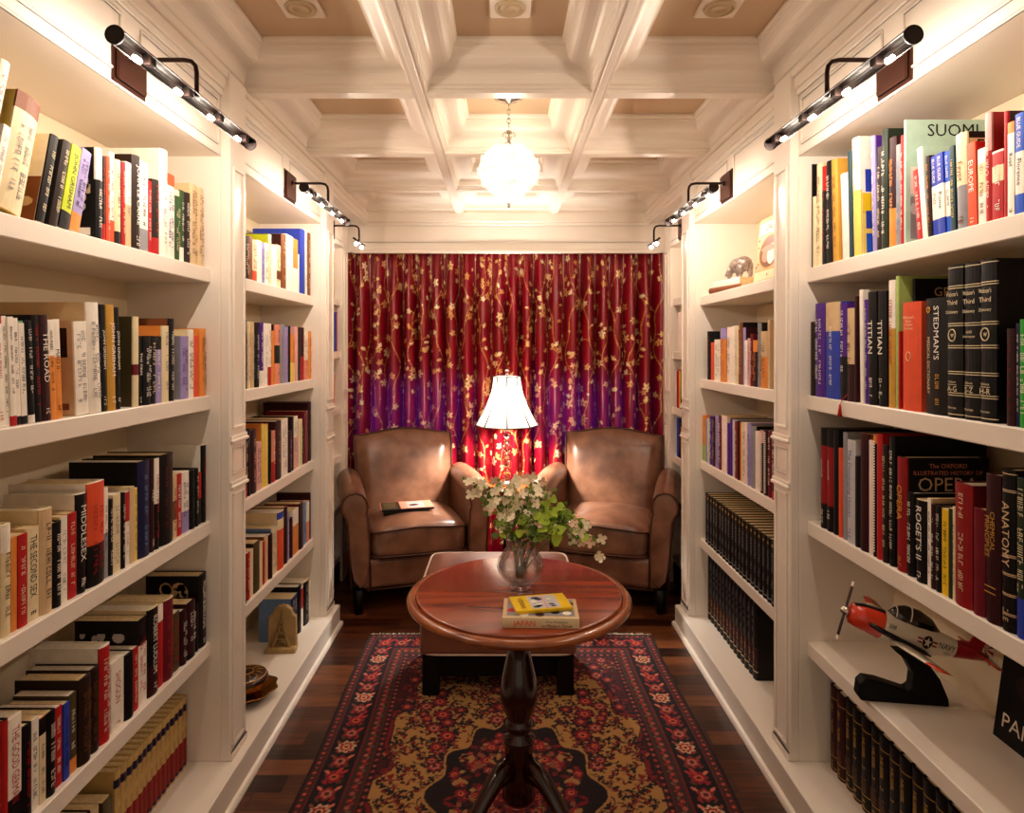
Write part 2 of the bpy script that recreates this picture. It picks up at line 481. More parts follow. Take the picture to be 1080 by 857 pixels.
# ---- far wall with two windows behind the curtain, and the header the curtain hangs behind
mb = MB()
W = [(-0.98, -0.22), (0.22, 0.98)]; z0, z1 = 0.78, 1.235
xs_ = [-1.3, W[0][0], W[0][1], W[1][0], W[1][1], 1.34]
for i in range(0, 6, 2): mb.box(xs_[i], xs_[i + 1], 4.42, 4.50, 0.0, 2.6, PAINT)
for (a, b) in W:
    mb.box(a, b, 4.42, 4.50, 0.0, z0, PAINT); mb.box(a, b, 4.42, 4.50, z1, 2.6, PAINT)
struct(mb.build('wall_back'))
def thin_glass(name, tint, clear):
    m = bpy.data.materials.new(name); m.use_nodes = True
    nt = m.node_tree; tp = nt.nodes.new('ShaderNodeBsdfTransparent'); tp.inputs[0].default_value = tint
    mx = nt.nodes.new('ShaderNodeMixShader'); mx.inputs[0].default_value = clear
    b = nt.nodes['Principled BSDF']; b.inputs['Roughness'].default_value = 0.02; b.inputs['Transmission Weight'].default_value = 1.0; b.inputs['IOR'].default_value = 1.45
    nt.links.new(b.outputs[0], mx.inputs[1]); nt.links.new(tp.outputs[0], mx.inputs[2]); nt.links.new(mx.outputs[0], nt.nodes['Material Output'].inputs[0])
    return m
def clear_glass(name, refract):
    m = bpy.data.materials.new(name); m.use_nodes = True
    nt = m.node_tree; N = nt.nodes; L = nt.links
    tp = N.new('ShaderNodeBsdfTransparent'); gl = N.new('ShaderNodeBsdfGlossy'); gl.inputs['Roughness'].default_value = 0.02
    fr = N.new('ShaderNodeLayerWeight'); pw = N.new('ShaderNodeMath'); pw.operation = 'POWER'; pw.inputs[1].default_value = 3.0; L.new(fr.outputs['Facing'], pw.inputs[0])
    ml = N.new('ShaderNodeMath'); ml.operation = 'MULTIPLY_ADD'; ml.inputs[1].default_value = 0.9; ml.inputs[2].default_value = 0.07; L.new(pw.outputs[0], ml.inputs[0])
    m1 = N.new('ShaderNodeMixShader'); L.new(ml.outputs[0], m1.inputs[0]); L.new(tp.outputs[0], m1.inputs[1]); L.new(gl.outputs[0], m1.inputs[2])
    b = N['Principled BSDF']; b.inputs['Roughness'].default_value = 0.0; b.inputs['Transmission Weight'].default_value = 1.0; b.inputs['IOR'].default_value = 1.45
    m2 = N.new('ShaderNodeMixShader'); m2.inputs[0].default_value = refract; L.new(m1.outputs[0], m2.inputs[1]); L.new(b.outputs[0], m2.inputs[2])
    L.new(m2.outputs[0], N['Material Output'].inputs[0])
    return m
GLASS = clear_glass('window_glass', 0.0)
for i, (a, b) in enumerate(W):
    mb = MB(); 
    for (p, q, r, t_) in ((a, b, z0, z0 + 0.03), (a, b, z1 - 0.03, z1), (a, a + 0.03, z0 + 0.03, z1 - 0.03), (b - 0.03, b, z0 + 0.03, z1 - 0.03), ((a + b) / 2 - 0.012, (a + b) / 2 + 0.012, z0 + 0.03, z1 - 0.03)):
        mb.box(p, q, 4.44, 4.48, r, t_, PAINT, 0.002)
    mb.box(a + 0.03, b - 0.03, 4.459, 4.462, z0 + 0.03, z1 - 0.03, GLASS)
    struct(mb.build('window_%d' % (i + 1)))
mb = MB(); mb.box(-1.07, 1.09, 4.22, 4.245, 2.085, 2.5, PAINT, 0.002)
for (za, zb_, d) in ((2.078, 2.098, 0.016), (2.098, 2.106, 0.008), (2.150, 2.156, 0.004), (2.262, 2.285, 0.006), (2.285, 2.346, 0.012)):
    mb.box(-1.0, 1.035, 4.22 - d, 4.222, za, zb_, PAINT, 0.003)
struct(mb.build('trim_1'))
# ================================================================ woven patterns drawn on a grid
class Cloth:
    def __init__(s, w, h, res, base):
        s.res = res; s.nx = int(w / res) + 1; s.ny = int(h / res) + 1
        s.a = np.zeros((s.ny, s.nx, 3), dtype=np.float32); s.a[:] = lin(base)[:3]
        s.w, s.h = w, h
    def win(s, cx, cy, r):
        i0 = max(0, int((cx - r) / s.res)); i1 = min(s.nx, int((cx + r) / s.res) + 2)
        j0 = max(0, int((cy - r) / s.res)); j1 = min(s.ny, int((cy + r) / s.res) + 2)
        if i1 <= i0 or j1 <= j0: return None
        X = np.arange(i0, i1) * s.res - cx; Y = np.arange(j0, j1) * s.res - cy
        return i0, i1, j0, j1, X[None, :], Y[:, None]
    def ell(s, cx, cy, a, b, ang, col):
        w = s.win(cx, cy, max(a, b) * 1.05)
        if not w: return
        i0, i1, j0, j1, X, Y = w; c, n = math.cos(ang), math.sin(ang)
        m = ((X * c + Y * n) / a) ** 2 + ((-X * n + Y * c) / b) ** 2 <= 1
        s.a[j0:j1, i0:i1][m] = lin(col)[:3]
    def petals(s, cx, cy, r, n, col, rot=0.0, lobe=0.27):
        w = s.win(cx, cy, r * 1.1)
        if not w: return
        i0, i1, j0, j1, X, Y = w
        th = np.arctan2(Y, X + 0 * Y); rr = np.sqrt(X * X + Y * Y)
        m = rr <= r * (1 - lobe / 2 + lobe / 2 * np.cos(n * (th - rot)))
        s.a[j0:j1, i0:i1][m] = lin(col)[:3]
    def line(s, pts, wd, col):
        for (x0, y0), (x1, y1) in zip(pts, pts[1:]):
            d = math.hypot(x1 - x0, y1 - y0); n = max(1, int(d / (s.res * 0.6)))
            for k in range(n):
                t = k / n; s.ell(x0 + (x1 - x0) * t, y0 + (y1 - y0) * t, max(wd, s.res * 0.6), max(wd, s.res * 0.6), 0, col)
    def rect(s, x0, x1, y0, y1, col):
        i0, i1, j0, j1 = [int(round(v / s.res)) for v in (x0, x1, y0, y1)]
        s.a[max(0, j0):j1, max(0, i0):i1] = lin(col)[:3]
def grid_object(name, P, colors, m, parent=None, smooth=True):
    ny, nx = P.shape[:2]
    me = bpy.data.meshes.new(name)
    me.vertices.add(nx * ny); me.vertices.foreach_set('co', P.reshape(-1).astype(np.float32))
    idx = np.arange(nx * ny).reshape(ny, nx)
    q = np.stack([idx[:-1, :-1], idx[:-1, 1:], idx[1:, 1:], idx[1:, :-1]], axis=-1).reshape(-1, 4)
    nf = len(q)
    me.loops.add(nf * 4); me.loops.foreach_set('vertex_index', q.reshape(-1).astype(np.int32))
    me.polygons.add(nf); me.polygons.foreach_set('loop_start', (np.arange(nf) * 4).astype(np.int32))
    me.polygons.foreach_set('loop_total', np.full(nf, 4, dtype=np.int32))
    me.polygons.foreach_set('use_smooth', np.full(nf, smooth, dtype=bool))
    me.update(calc_edges=True)
    ca = me.color_attributes.new('weave', 'FLOAT_COLOR', 'POINT')
    c4 = np.ones((nx * ny, 4), dtype=np.float32); c4[:, :3] = colors.reshape(-1, 3)
    ca.data.foreach_set('color', c4.reshape(-1))
    me.materials.append(m)
    o = bpy.data.objects.new(name, me); C.objects.link(o)
    if parent: o.parent = parent
    return o
def weave_material(name, rough, metal_from_green=False, translucent=0.0, sheen=0.0):
    m = bpy.data.materials.new(name); m.use_nodes = True
    nt = m.node_tree; N = nt.nodes; L = nt.links; b = N['Principled BSDF']
    at = N.new('ShaderNodeAttribute'); at.attribute_name = 'weave'
    L.new(at.outputs['Color'], b.inputs['Base Color'])
    b.inputs['Roughness'].default_value = rough; b.inputs['Sheen Weight'].default_value = sheen
    tc = N.new('ShaderNodeTexCoord'); nz = N.new('ShaderNodeTexNoise'); nz.inputs['Scale'].default_value = 700; nz.inputs['Detail'].default_value = 2
    L.new(tc.outputs['Object'], nz.inputs['Vector'])
    bp = N.new('ShaderNodeBump'); bp.inputs['Strength'].default_value = 0.25; bp.inputs['Distance'].default_value = 0.001
    L.new(nz.outputs['Fac'], bp.inputs['Height']); L.new(bp.outputs[0], b.inputs['Normal'])
    if translucent:
        b.inputs['Coat Weight'].default_value = 0.45; b.inputs['Coat Roughness'].default_value = 0.24
        tr = N.new('ShaderNodeBsdfTranslucent'); mx = N.new('ShaderNodeMixShader')
        tr.inputs[0].default_value = (0.55, 0.18, 0.6, 1)
        mx.inputs[0].default_value = translucent
        L.new(b.outputs[0], mx.inputs[1]); L.new(tr.outputs[0], mx.inputs[2]); L.new(mx.outputs[0], N['Material Output'].inputs[0])
    return m

# ---- the red curtain with gold flowering vines
rnd = random.Random(5)
CW, CH = 4.2, 2.14
cl = Cloth(CW, CH, 0.0042, '#86081A')
def blossom(c, x, y, r, k=None):
    k = k if k is not None else rnd.random()
    g = rnd.choice(['#E8B878', '#F0CC90', '#D99A58', '#F4DDB0'])
    if k < 0.4:
        a0 = rnd.uniform(0, 6.28)
        for i in range(5):
            a = a0 + i * 1.2566
            c.ell(x + r * 0.55 * math.cos(a), y + r * 0.55 * math.sin(a), r * 0.5, r * 0.27, a, g)
        c.ell(x, y, r * 0.18, r * 0.18, 0, '#8E0A18')
    elif k < 0.75:
        a = rnd.uniform(0.4, 2.6)
        for d in (-0.8, 0, 0.8): c.ell(x + r * 0.5 * math.cos(a + d), y + r * 0.5 * math.sin(a + d), r * 0.6, r * 0.24, a + d, g)
    else:
        c.ell(x, y, r * 0.7, r * 0.42, rnd.uniform(0, 3), g)
x = 0.03
while x < CW:
    y = rnd.uniform(-0.05, 0.1); px = x; ph = rnd.uniform(0, 6)
    pts = []
    while y < CH:
        px = x + 0.035 * math.sin(y * 9 + ph) + 0.015 * math.sin(y * 23 + ph)
        pts.append((px, y)); y += 0.02
    cl.line(pts, 0.003, '#C98848')
    for (qx, qy) in pts[::2]:
        r = rnd.random()
        if r < 0.55:
            sd_ = rnd.choice((-1, 1)); L_ = rnd.uniform(0.02, 0.05)
            ex, ey = qx + sd_ * L_, qy + rnd.uniform(0.0, 0.035)
            cl.line([(qx, qy), ((qx + ex) / 2, (qy + ey) / 2 + 0.006), (ex, ey)], 0.002, '#C98848')
            blossom(cl, ex, ey, rnd.uniform(0.018, 0.032))
        elif r < 0.7: blossom(cl, qx, qy, rnd.uniform(0.010, 0.018), 0.9)
    x += 0.118
nxc, nyc = 1050, 430
U = np.linspace(0, 1, nxc)[None, :]; V = np.linspace(0, 1, nyc)[:, None]
nf = 21.0; Wd = 2.13; zt = 2.10
phs = 2 * np.pi * nf * U + 0.7 * np.sin(2 * np.pi * U * 3.3 + 1) + 0.25 * np.sin(2 * np.pi * U * 7.1) * (1 - V)
amp = (0.024 + 0.034 * np.clip((1 - V) * 6, 0, 1)) * (1 + 0.25 * np.sin(2 * np.pi * U * 5.2 + 2))
sh_ = 2.0 * np.clip(0.5 + 0.5 * np.cos(phs), 0, 1) ** 1.15 - 1.0
PX = -1.055 + U * Wd + 0.0125 * np.sin(phs) * np.clip((1 - V) * 5, 0.4, 1)
PY = 4.325 - amp * sh_ * 0.9 + 0.004 * np.sin(V * 9 + U * 40)
PZ = 0.01 + V * (zt - 0.01) + 0 * U
P3 = np.stack([PX, PY, PZ], axis=-1)
ci = np.clip((U * (cl.nx - 1)).astype(int), 0, cl.nx - 1); cj = np.clip((V * (zt) / cl.res).astype(int), 0, cl.ny - 1)
cols_ = cl.a[np.broadcast_to(cj, (nyc, nxc)), np.broadcast_to(ci, (nyc, nxc))]
CURT = weave_material('red_silk_brocade', 0.27, translucent=0.05, sheen=0.0)
root = thing('curtain', 'deep red pleated curtain with gold flowering vines covering the far window wall', 'curtain', (0.0, 4.315, 0.0))
at_world(grid_object('cloth', P3, cols_, CURT), root)
mb = MB(); mb.tube([(-1.06, 4.315, 2.125), (1.08, 4.315, 2.125)], 0.011, BRONZE); at_world(mb.build('curtain_rod'), root)

# ---- the patterned rug
rnd = random.Random(11)
RW, RL = 1.42, 2.30
RX0, RY0 = -0.672, 0.90
rg = Cloth(RW, RL, 0.004, '#2A0610')
NAVY, CRM, RED, DRK, ROSE = '#120A14', '#A07640', '#6E1018', '#2E070C', '#A8543A'
def mir(fn, x, y, *a):
    fn(x, y, *a)
    return
def rosette(x, y, r, style=0):
    for xx in {x, RW - x}:
        if style == 0:
            rg.petals(xx, y, r, 8, '#C09A78', 0.2); rg.petals(xx, y, r * 0.72, 8, '#84201E', 0.2); rg.ell(xx, y, r * 0.36, r * 0.36, 0, '#D89A70'); rg.ell(xx, y, r * 0.2, r * 0.2, 0, NAVY)
        elif style == 1:
            rg.petals(xx, y, r, 6, '#781C1C', 0.5); rg.petals(xx, y, r * 0.6, 6, '#A86450', 0.5); rg.ell(xx, y, r * 0.25, r * 0.25, 0, '#4A0A14')
        elif style == 2:
            rg.petals(xx, y, r, 5, NAVY, 0.3); rg.petals(xx, y, r * 0.82, 5, RED, 0.3); rg.ell(xx, y, r * 0.32, r * 0.32, 0, ROSE)
        else:
            rg.petals(xx, y, r, 7, '#7A1420', 0.1); rg.ell(xx, y, r * 0.45, r * 0.45, 0, '#B8502E'); rg.ell(xx, y, r * 0.2, r * 0.2, 0, NAVY)
def leaf(x, y, a, b, ang, col):
    rg.ell(x, y, a, b, ang, col); rg.ell(RW - x, y, a, b, math.pi - ang, col)
def stroke(pts, w, col):
    rg.line(pts, w, col); rg.line([(RW - p, q) for p, q in pts], w, col)
# field
bx = 0.235
rg.rect(bx, RW - bx, bx, RL - bx, '#3C0A12')
Xg = np.arange(rg.nx)[None, :] * rg.res - RW / 2; Yg = np.arange(rg.ny)[:, None] * rg.res - RL / 2
th = np.arctan2(Yg / 0.80, Xg / 0.42)
wav = 1 + 0.055 * np.cos(16 * th) + 0.03 * np.cos(28 * th + 1)
q = (np.abs(Xg / (0.455 * wav)) ** 3 + np.abs(Yg / (0.83 * wav)) ** 3) ** (1 / 3)
inner = (np.abs(Xg) < RW / 2 - bx) & (np.abs(Yg) < RL / 2 - bx)
rg.a[(q < 1.07) & inner] = lin(NAVY)[:3]
rg.a[(q < 1.045) & inner] = lin(RED)[:3]
rg.a[(q < 1.012) & inner] = lin(NAVY)[:3]
rg.a[(q < 1.0) & inner] = lin(CRM)[:3]
# vine work over the cream ground and the corners
for k in range(1000):
    x = rnd.uniform(bx + 0.02, RW / 2); y = rnd.uniform(bx + 0.02, RL - bx - 0.02)
    on = rg.a[int(y / rg.res), int(x / rg.res)][1] > 0.12
    a = rnd.uniform(0, 6.28); L_ = rnd.uniform(0.02, 0.055)
    pts = [(x + L_ * t * math.cos(a + 1.6 * t), y + L_ * t * math.sin(a + 1.6 * t)) for t in (0, .25, .5, .75, 1)]
    stroke(pts, 0.0024, NAVY if on else rnd.choice(['#8A6038', '#7A1A1C', '#120A14']))
    leaf(pts[-1][0], pts[-1][1], rnd.uniform(0.008, 0.014), 0.006, a + 1.6, NAVY if on and rnd.random() < 0.6 else rnd.choice([RED, DRK, '#6A1018']))
    leaf(pts[2][0] + 0.008, pts[2][1] - 0.006, 0.009, 0.005, a, rnd.choice([NAVY, RED, DRK]) if on else rnd.choice([RED, '#9A5A38', NAVY]))
for k in range(84):
    x = rnd.uniform(bx + 0.03, RW / 2); y = rnd.uniform(bx + 0.03, RL - bx - 0.03)
    r = rnd.uniform(0.018, 0.036)
    rg.petals(x, y, r * 1.25, 9, NAVY, rnd.random()); rg.petals(RW - x, y, r * 1.25, 9, NAVY, rnd.random()); rosette(x, y, r, rnd.choice([2, 2, 1, 3, 3]))
# medallion
qm = (np.abs(Xg / 0.27) ** 1.6 + np.abs(Yg / 0.40) ** 1.6) ** (1 / 1.6) / (1 + 0.07 * np.cos(12 * np.arctan2(Yg / 0.4, Xg / 0.27)))
rg.a[qm < 1.06] = lin(CRM)[:3]; rg.a[qm < 1.03] = lin('#14060C')[:3]
for k in range(240):
    a = rnd.uniform(0, 6.28); t = math.sqrt(rnd.random()) * 0.9
    x, y = RW / 2 - abs(0.25 * t * math.cos(a)), RL / 2 + 0.38 * t * math.sin(a)
    leaf(x, y, rnd.uniform(0.010, 0.022), rnd.uniform(0.006, 0.01), rnd.uniform(0, 3), rnd.choice([RED, '#5A0E16', '#7A4430', '#2A0810', '#98703E']))
    if k % 5 == 0: rosette(x, y, rnd.uniform(0.015, 0.026), rnd.choice([1, 3, 3]))
# borders
def ring(d0, d1, col):
    m = (np.abs(Xg) < RW / 2 - d0) & (np.abs(Yg) < RL / 2 - d0) & ~((np.abs(Xg) < RW / 2 - d1) & (np.abs(Yg) < RL / 2 - d1))
    rg.a[m] = lin(col)[:3]
ring(0.0, 0.012, '#1A0A0C'); ring(0.012, 0.040, '#3A1A16'); ring(0.040, 0.046, '#5E1418'); ring(0.046, 0.150, '#0E0710'); ring(0.150, 0.156, '#5E1418')
ring(0.156, 0.205, '#33201A'); ring(0.205, 0.211, '#561818'); ring(0.211, 0.235, '#1A0A10')
def along(d, step, fn):
    n = int((RL - 2 * d) / step)
    for i in range(n + 1): fn(d, d + i * (RL - 2 * d) / n, i)
    n = int((RW - 2 * d) / step)
    for i in range(1, n):
        for yy in (d, RL - d): fn(d + i * (RW - 2 * d) / n, yy, i + 1)
def bd(x, y, i):
    st = i % 4
    if st == 0: rosette(x, y, 0.037, 0)
    elif st == 2: rosette(x, y, 0.034, 3); leaf(x + 0.01, y + 0.03, 0.02, 0.008, 1.2, '#A83028')
    else: rosette(x, y, 0.034, 1)
    for e in (-1, 1):
        leaf(x + e * 0.03, y + 0.026, 0.014, 0.006, 0.8 * e, rnd.choice(['#A02A26', '#C86A50', '#7A3A28'])); leaf(x - e * 0.025, y - 0.026, 0.012, 0.005, -0.8 * e, rnd.choice(['#8A1A20', '#5A2A20']))
along(0.098, 0.078, bd)
def sm(x, y, i):
    rosette(x, y, 0.012, 3 if i % 2 else 1); leaf(x + 0.008, y + 0.016, 0.010, 0.004, 1.0 + i, '#6A4A30' if i % 2 else '#8A1A1C')
along(0.181, 0.032, sm); along(0.026, 0.026, lambda x, y, i: rosette(x, y, 0.009, 3 if i % 2 else 2)); along(0.223, 0.03, lambda x, y, i: rosette(x, y, 0.009, 1 if i % 2 else 3))
jj, ii = np.mgrid[0:rg.ny, 0:rg.nx]
rng = np.random.RandomState(3)
zz = 0.010 + 0.0012 * rng.rand(rg.ny, rg.nx)
edge = (ii == 0) | (jj == 0) | (ii == rg.nx - 1) | (jj == rg.ny - 1)
zz[edge] = 0.0005
wob = 0.006 * np.sin(jj * 0.02 + 1) 
P3 = np.stack([RX0 + ii * rg.res + wob, RY0 + jj * rg.res + 0.004 * np.sin(ii * 0.03), zz], axis=-1)
RUGM = weave_material('wool_rug', 1.0, sheen=0.0)
root = thing('persian_rug', 'dark red and navy floral rug with cream field lying on the wood floor', 'rug', (RX0 + RW / 2, RY0 + RL / 2, 0.0))
at_world(grid_object('pile', P3, rg.a * np.float32(1.0), RUGM), root)
mb = MB(); FR = mat('cotton_fringe', '#EDE2CC', 0.9)
for i in range(150):
    x = RX0 + 0.005 + i * (RW - 0.01) / 149
    mb.tube([(x, RY0 + RL - 0.004, 0.006), (x + rnd.uniform(-.004, .004), RY0 + RL + 0.012, 0.004), (x + rnd.uniform(-.006, .006), RY0 + RL + rnd.uniform(0.018, 0.03), 0.003)], 0.0026, FR, 4)
at_world(mb.build('fringe'), root)

# ================================================================ furniture
def leather(name, c1, c2, rough=0.38):
    m = bpy.data.materials.new(name); m.use_nodes = True
    nt = m.node_tree; N = nt.nodes; L = nt.links; b = N['Principled BSDF']
    tc = N.new('ShaderNodeTexCoord'); n1 = N.new('ShaderNodeTexNoise'); n1.inputs['Scale'].default_value = 9; n1.inputs['Detail'].default_value = 7
    L.new(tc.outputs['Object'], n1.inputs['Vector'])
    cr = N.new('ShaderNodeValToRGB'); cr.color_ramp.elements[0].position = 0.3; cr.color_ramp.elements[1].position = 0.7
    cr.color_ramp.elements[0].color = lin(c1); cr.color_ramp.elements[1].color = lin(c2)
    L.new(n1.outputs['Fac'], cr.inputs[0]); L.new(cr.outputs[0], b.inputs['Base Color'])
    b.inputs['Roughness'].default_value = rough; b.inputs['Coat Weight'].default_value = 0.25; b.inputs['Coat Roughness'].default_value = 0.25
    v = N.new('ShaderNodeTexVoronoi'); v.inputs['Scale'].default_value = 260; L.new(tc.outputs['Object'], v.inputs['Vector'])
    bp = N.new('ShaderNodeBump'); bp.inputs['Strength'].default_value = 0.25; bp.inputs['Distance'].default_value = 0.001
    L.new(v.outputs['Distance'], bp.inputs['Height']); L.new(bp.outputs[0], b.inputs['Normal'])
    return m
LEATHER = leather('brown_leather', '#5E3A28', '#8A6048', 0.30)
PIPING = mat('leather_piping', '#4A2412', 0.4)

def pillow(mb, W, zb, zt, yfn, thick, m, nu=14, nv=12, bulge=0.02, corner=0.10):
    """upright or lying cushion: closed sheet with soft edges. W(v)->half width, zt(u)->top, yfn(z)->front y"""
    front, back = [], []
    for j in range(nv + 1):
        v = j / nv; fr, bk = [], []
        for i in range(nu + 1):
            u = -1 + 2 * i / nu
            # squircle mapping keeps the corners round
            vv = -1 + 2 * v
            uu = u * math.sqrt(max(0.0, 1 - corner * vv ** 6 * 0.35)); v2 = vv * math.sqrt(max(0.0, 1 - corner * u ** 6 * 0.35))
            z = zb + (zt(uu) - zb) * (v2 + 1) / 2
            x = uu * W((v2 + 1) / 2)
            e = min(1 - abs(u), 1 - abs(vv)); f = min(1, e * 4.5) ** 0.5
            y = yfn(z)
            fr.append((x, y - bulge * (1 - u * u) * (1 - vv * vv) - thick / 2 * f, z)); bk.append((x, y + thick / 2 * f, z))
        front.append(fr); back.append(bk)
    nf_ = mb.add([p for r in front for p in r]); nb_ = mb.add([p for r in back for p in r]); w = nu + 1
    for j in range(nv):
        for i in range(nu):
            a = nf_ + j * w + i; mb.face((a, a + 1, a + w + 1, a + w), m, True)
            a = nb_ + j * w + i; mb.face((a, a + w, a + w + 1, a + 1), m, True)
    for i in range(nu):
        mb.face((nf_ + i, nb_ + i, nb_ + i + 1, nf_ + i + 1), m, True); a = nv * w + i; mb.face((nf_ + a, nf_ + a + 1, nb_ + a + 1, nb_ + a), m, True)
    for j in range(nv):
        a = j * w; mb.face((nf_ + a, nf_ + a + w, nb_ + a + w, nb_ + a), m, True); a = j * w + nu; mb.face((nf_ + a, nb_ + a, nb_ + a + w, nf_ + a + w), m, True)
    return front
def make_armchair(label, loc, rz, seed):
    t = thing('leather_armchair', label, 'armchair', loc, rz, 'pair of brown leather club chairs')
    # back
    mb = MB()
    ztop = lambda u: 0.898 + 0.032 * max(0.0, math.cos(min(1, abs(u) / 0.8) * math.pi / 2)) ** 1.3
    Wb = lambda v: 0.285 + 0.035 * v
    yb = lambda z: 0.165 + 0.17 * (z - 0.25) / 0.65
    fr = pillow(mb, Wb, 0.22, ztop, yb, 0.13, LEATHER, 18, 14, 0.035)
    sub(mb.build('backrest', t), 1)
    mb = MB(); w = len(fr[0])
    path = [fr[j][0] for j in range(4, len(fr))] + [fr[-1][i] for i in range(1, w - 1)] + [fr[j][-1] for j in range(len(fr) - 1, 3, -1)]
    mb.tube([(p[0] * 1.005, p[1] - 0.012, p[2]) for p in path], 0.005, PIPING, 6); mb.build('piping', t)
    # lower frame
    mb = MB(); mb.box(-0.33, 0.33, -0.335, 0.27, 0.135, 0.305, LEATHER, 0.02); bev(mb.build('frame', t), 0.01)
    mb = MB(); mb.tube([(-0.29, -0.338, 0.139), (0.29, -0.338, 0.139)], 0.004, PIPING, 6); mb.build('piping', t)
    # seat cushion
    mb = MB(); rings = []
    n = 28
    def outline(g, z, yo=0.0):
        pts = []
        for i in range(n):
            a = 2 * math.pi * i / n; c, s_ = math.cos(a), math.sin(a)
            ex = 0.28
            x = math.copysign(abs(c) ** ex, c) * 0.272 * g; y = math.copysign(abs(s_) ** ex, s_) * 0.275 * g
            crown = 1 - (x / 0.28) ** 2
            pts.append((x, y - 0.085 - (0.012 if y < 0 else 0) * crown, z + 0.020 * crown * (1 if z > 0.4 else 0) * (1.2 - 0.3 * y / 0.27)))
        return pts
    for g, z in ((0.6, 0.306), (0.97, 0.308), (1.0, 0.325), (1.005, 0.38), (1.0, 0.435), (0.97, 0.452), (0.85, 0.466), (0.6, 0.478), (0.3, 0.484), (0.05, 0.486)): rings.append(outline(g, z))
    mb.loft(rings, LEATHER); o = sub(recalc(mb.build('seat_cushion', t)), 1)
    for g, z in ((1.012, 0.441), (1.012, 0.318)):
        mb = MB(); mb.tube(outline(g, z), 0.0055, PIPING, 6, closed=True); mb.build('piping', t)
    # rolled arms
    for s_ in (-1, 1):
        mb = MB(); rings = []; prof = None
        for (y, dz, k) in ((-0.345, -0.040, 0.90), (-0.34, -0.038, 0.985), (-0.33, -0.036, 1.0), (-0.27, -0.022, 1.0), (-0.15, -0.004, 1.0), (0.0, 0.004, 1.0), (0.15, 0.004, 0.99), (0.26, -0.002, 0.96), (0.275, -0.004, 0.86)):
            pts = []
            cz = 0.632 + dz; r = 0.078 * k
            # inner side up, over the roll, down the outside
            pts.append((0.272, 0.14)); pts.append((0.276, 0.40)); pts.append((0.285, 0.54)); pts.append((0.293, cz - 0.045))
            for q_ in range(0, 9):
                a = math.pi * (1.02 - q_ / 8.0 * 1.30)
                pts.append((0.356 + (r * 0.93) * math.cos(a), cz + r * math.sin(a)))
            pts.append((0.392, cz - 0.085)); pts.append((0.388, 0.45)); pts.append((0.372, 0.14))
            xc = 0.335
            rings.append([(s_ * (xc + (px - xc) * (0.96 if k < 0.95 else 1)), y, pz) for px, pz in pts])
            if abs(y + 0.34) < 1e-6: prof = rings[-1]
        mb.loft(rings, LEATHER); sub(recalc(mb.build('armrest', t)), 1)
        mb = MB(); mb.tube([(p[0], p[1] - 0.003, p[2]) for p in prof], 0.0055, PIPING, 6); mb.build('piping', t)
    for (x, y) in ((-0.33, -0.29), (0.33, -0.29), (-0.3, 0.24), (0.3, 0.24)):
        mb = MB(); mb.lathe([(0.022, 0.0005), (0.026, 0.05), (0.036, 0.137)], BLACKWOOD, (x, y), 12); recalc(mb.build('leg', t))
    return t
# the pair of club chairs
make_armchair('brown leather armchair on the left with two books on its seat', (-0.560, 3.845, 0.0), math.radians(17), 1)
make_armchair('brown leather armchair on the right with an empty seat', (0.628, 3.845, 0.0), math.radians(-17), 2)

# ---- leather ottoman
OT = leather('ottoman_leather', '#6A3A28', '#84503A', 0.42)
OTP = mat('pale_piping', '#C9B09A', 0.5)
t = thing('ottoman', 'square brown leather ottoman with pale piping, behind the round table', 'ottoman', (-0.022, 2.87, 0.0105))
mb = MB(); mb.box(-0.325, 0.325, -0.25, 0.25, 0.17, 0.375, OT, 0.012); bev(mb.build('body', t), 0.006)
mb = MB(); rings = []
def sq(g, z, n=32, w=0.325, d=0.25):
    return [(math.copysign(abs(math.cos(2 * math.pi * i / n)) ** 0.18, math.cos(2 * math.pi * i / n)) * w * g, math.copysign(abs(math.sin(2 * math.pi * i / n)) ** 0.18, math.sin(2 * math.pi * i / n)) * d * g, z) for i in range(n)]
for g, z in ((0.9, 0.3755), (0.985, 0.378), (1.0, 0.39), (1.0, 0.425), (0.98, 0.438), (0.8, 0.447), (0.4, 0.450), (0.05, 0.451)): rings.append(sq(g, z))
mb.loft(rings, OT); recalc(mb.build('top_cushion', t))
mb = MB(); mb.tube(sq(1.004, 0.434), 0.005, OTP, 6, closed=True); mb.build('piping', t)
mb = MB(); mb.tube(sq(1.0, 0.174), 0.004, OTP, 6, closed=True); mb.build('piping', t)
mb = MB(); mb.box(-0.25, 0.25, -0.18, 0.18, 0.05, 0.17, BLACKWOOD, 0.004); mb.build('under_shade_block', t)  # black block added to darken the gap, as shade under the ottoman
for (x, y) in ((-0.28, -0.21), (0.28, -0.21), (-0.28, 0.21), (0.28, 0.21)):
    mb = MB(); mb.box(x - 0.035, x + 0.035, y - 0.03, y + 0.03, 0.0005, 0.17, BLACKWOOD, 0.004); mb.build('leg', t)

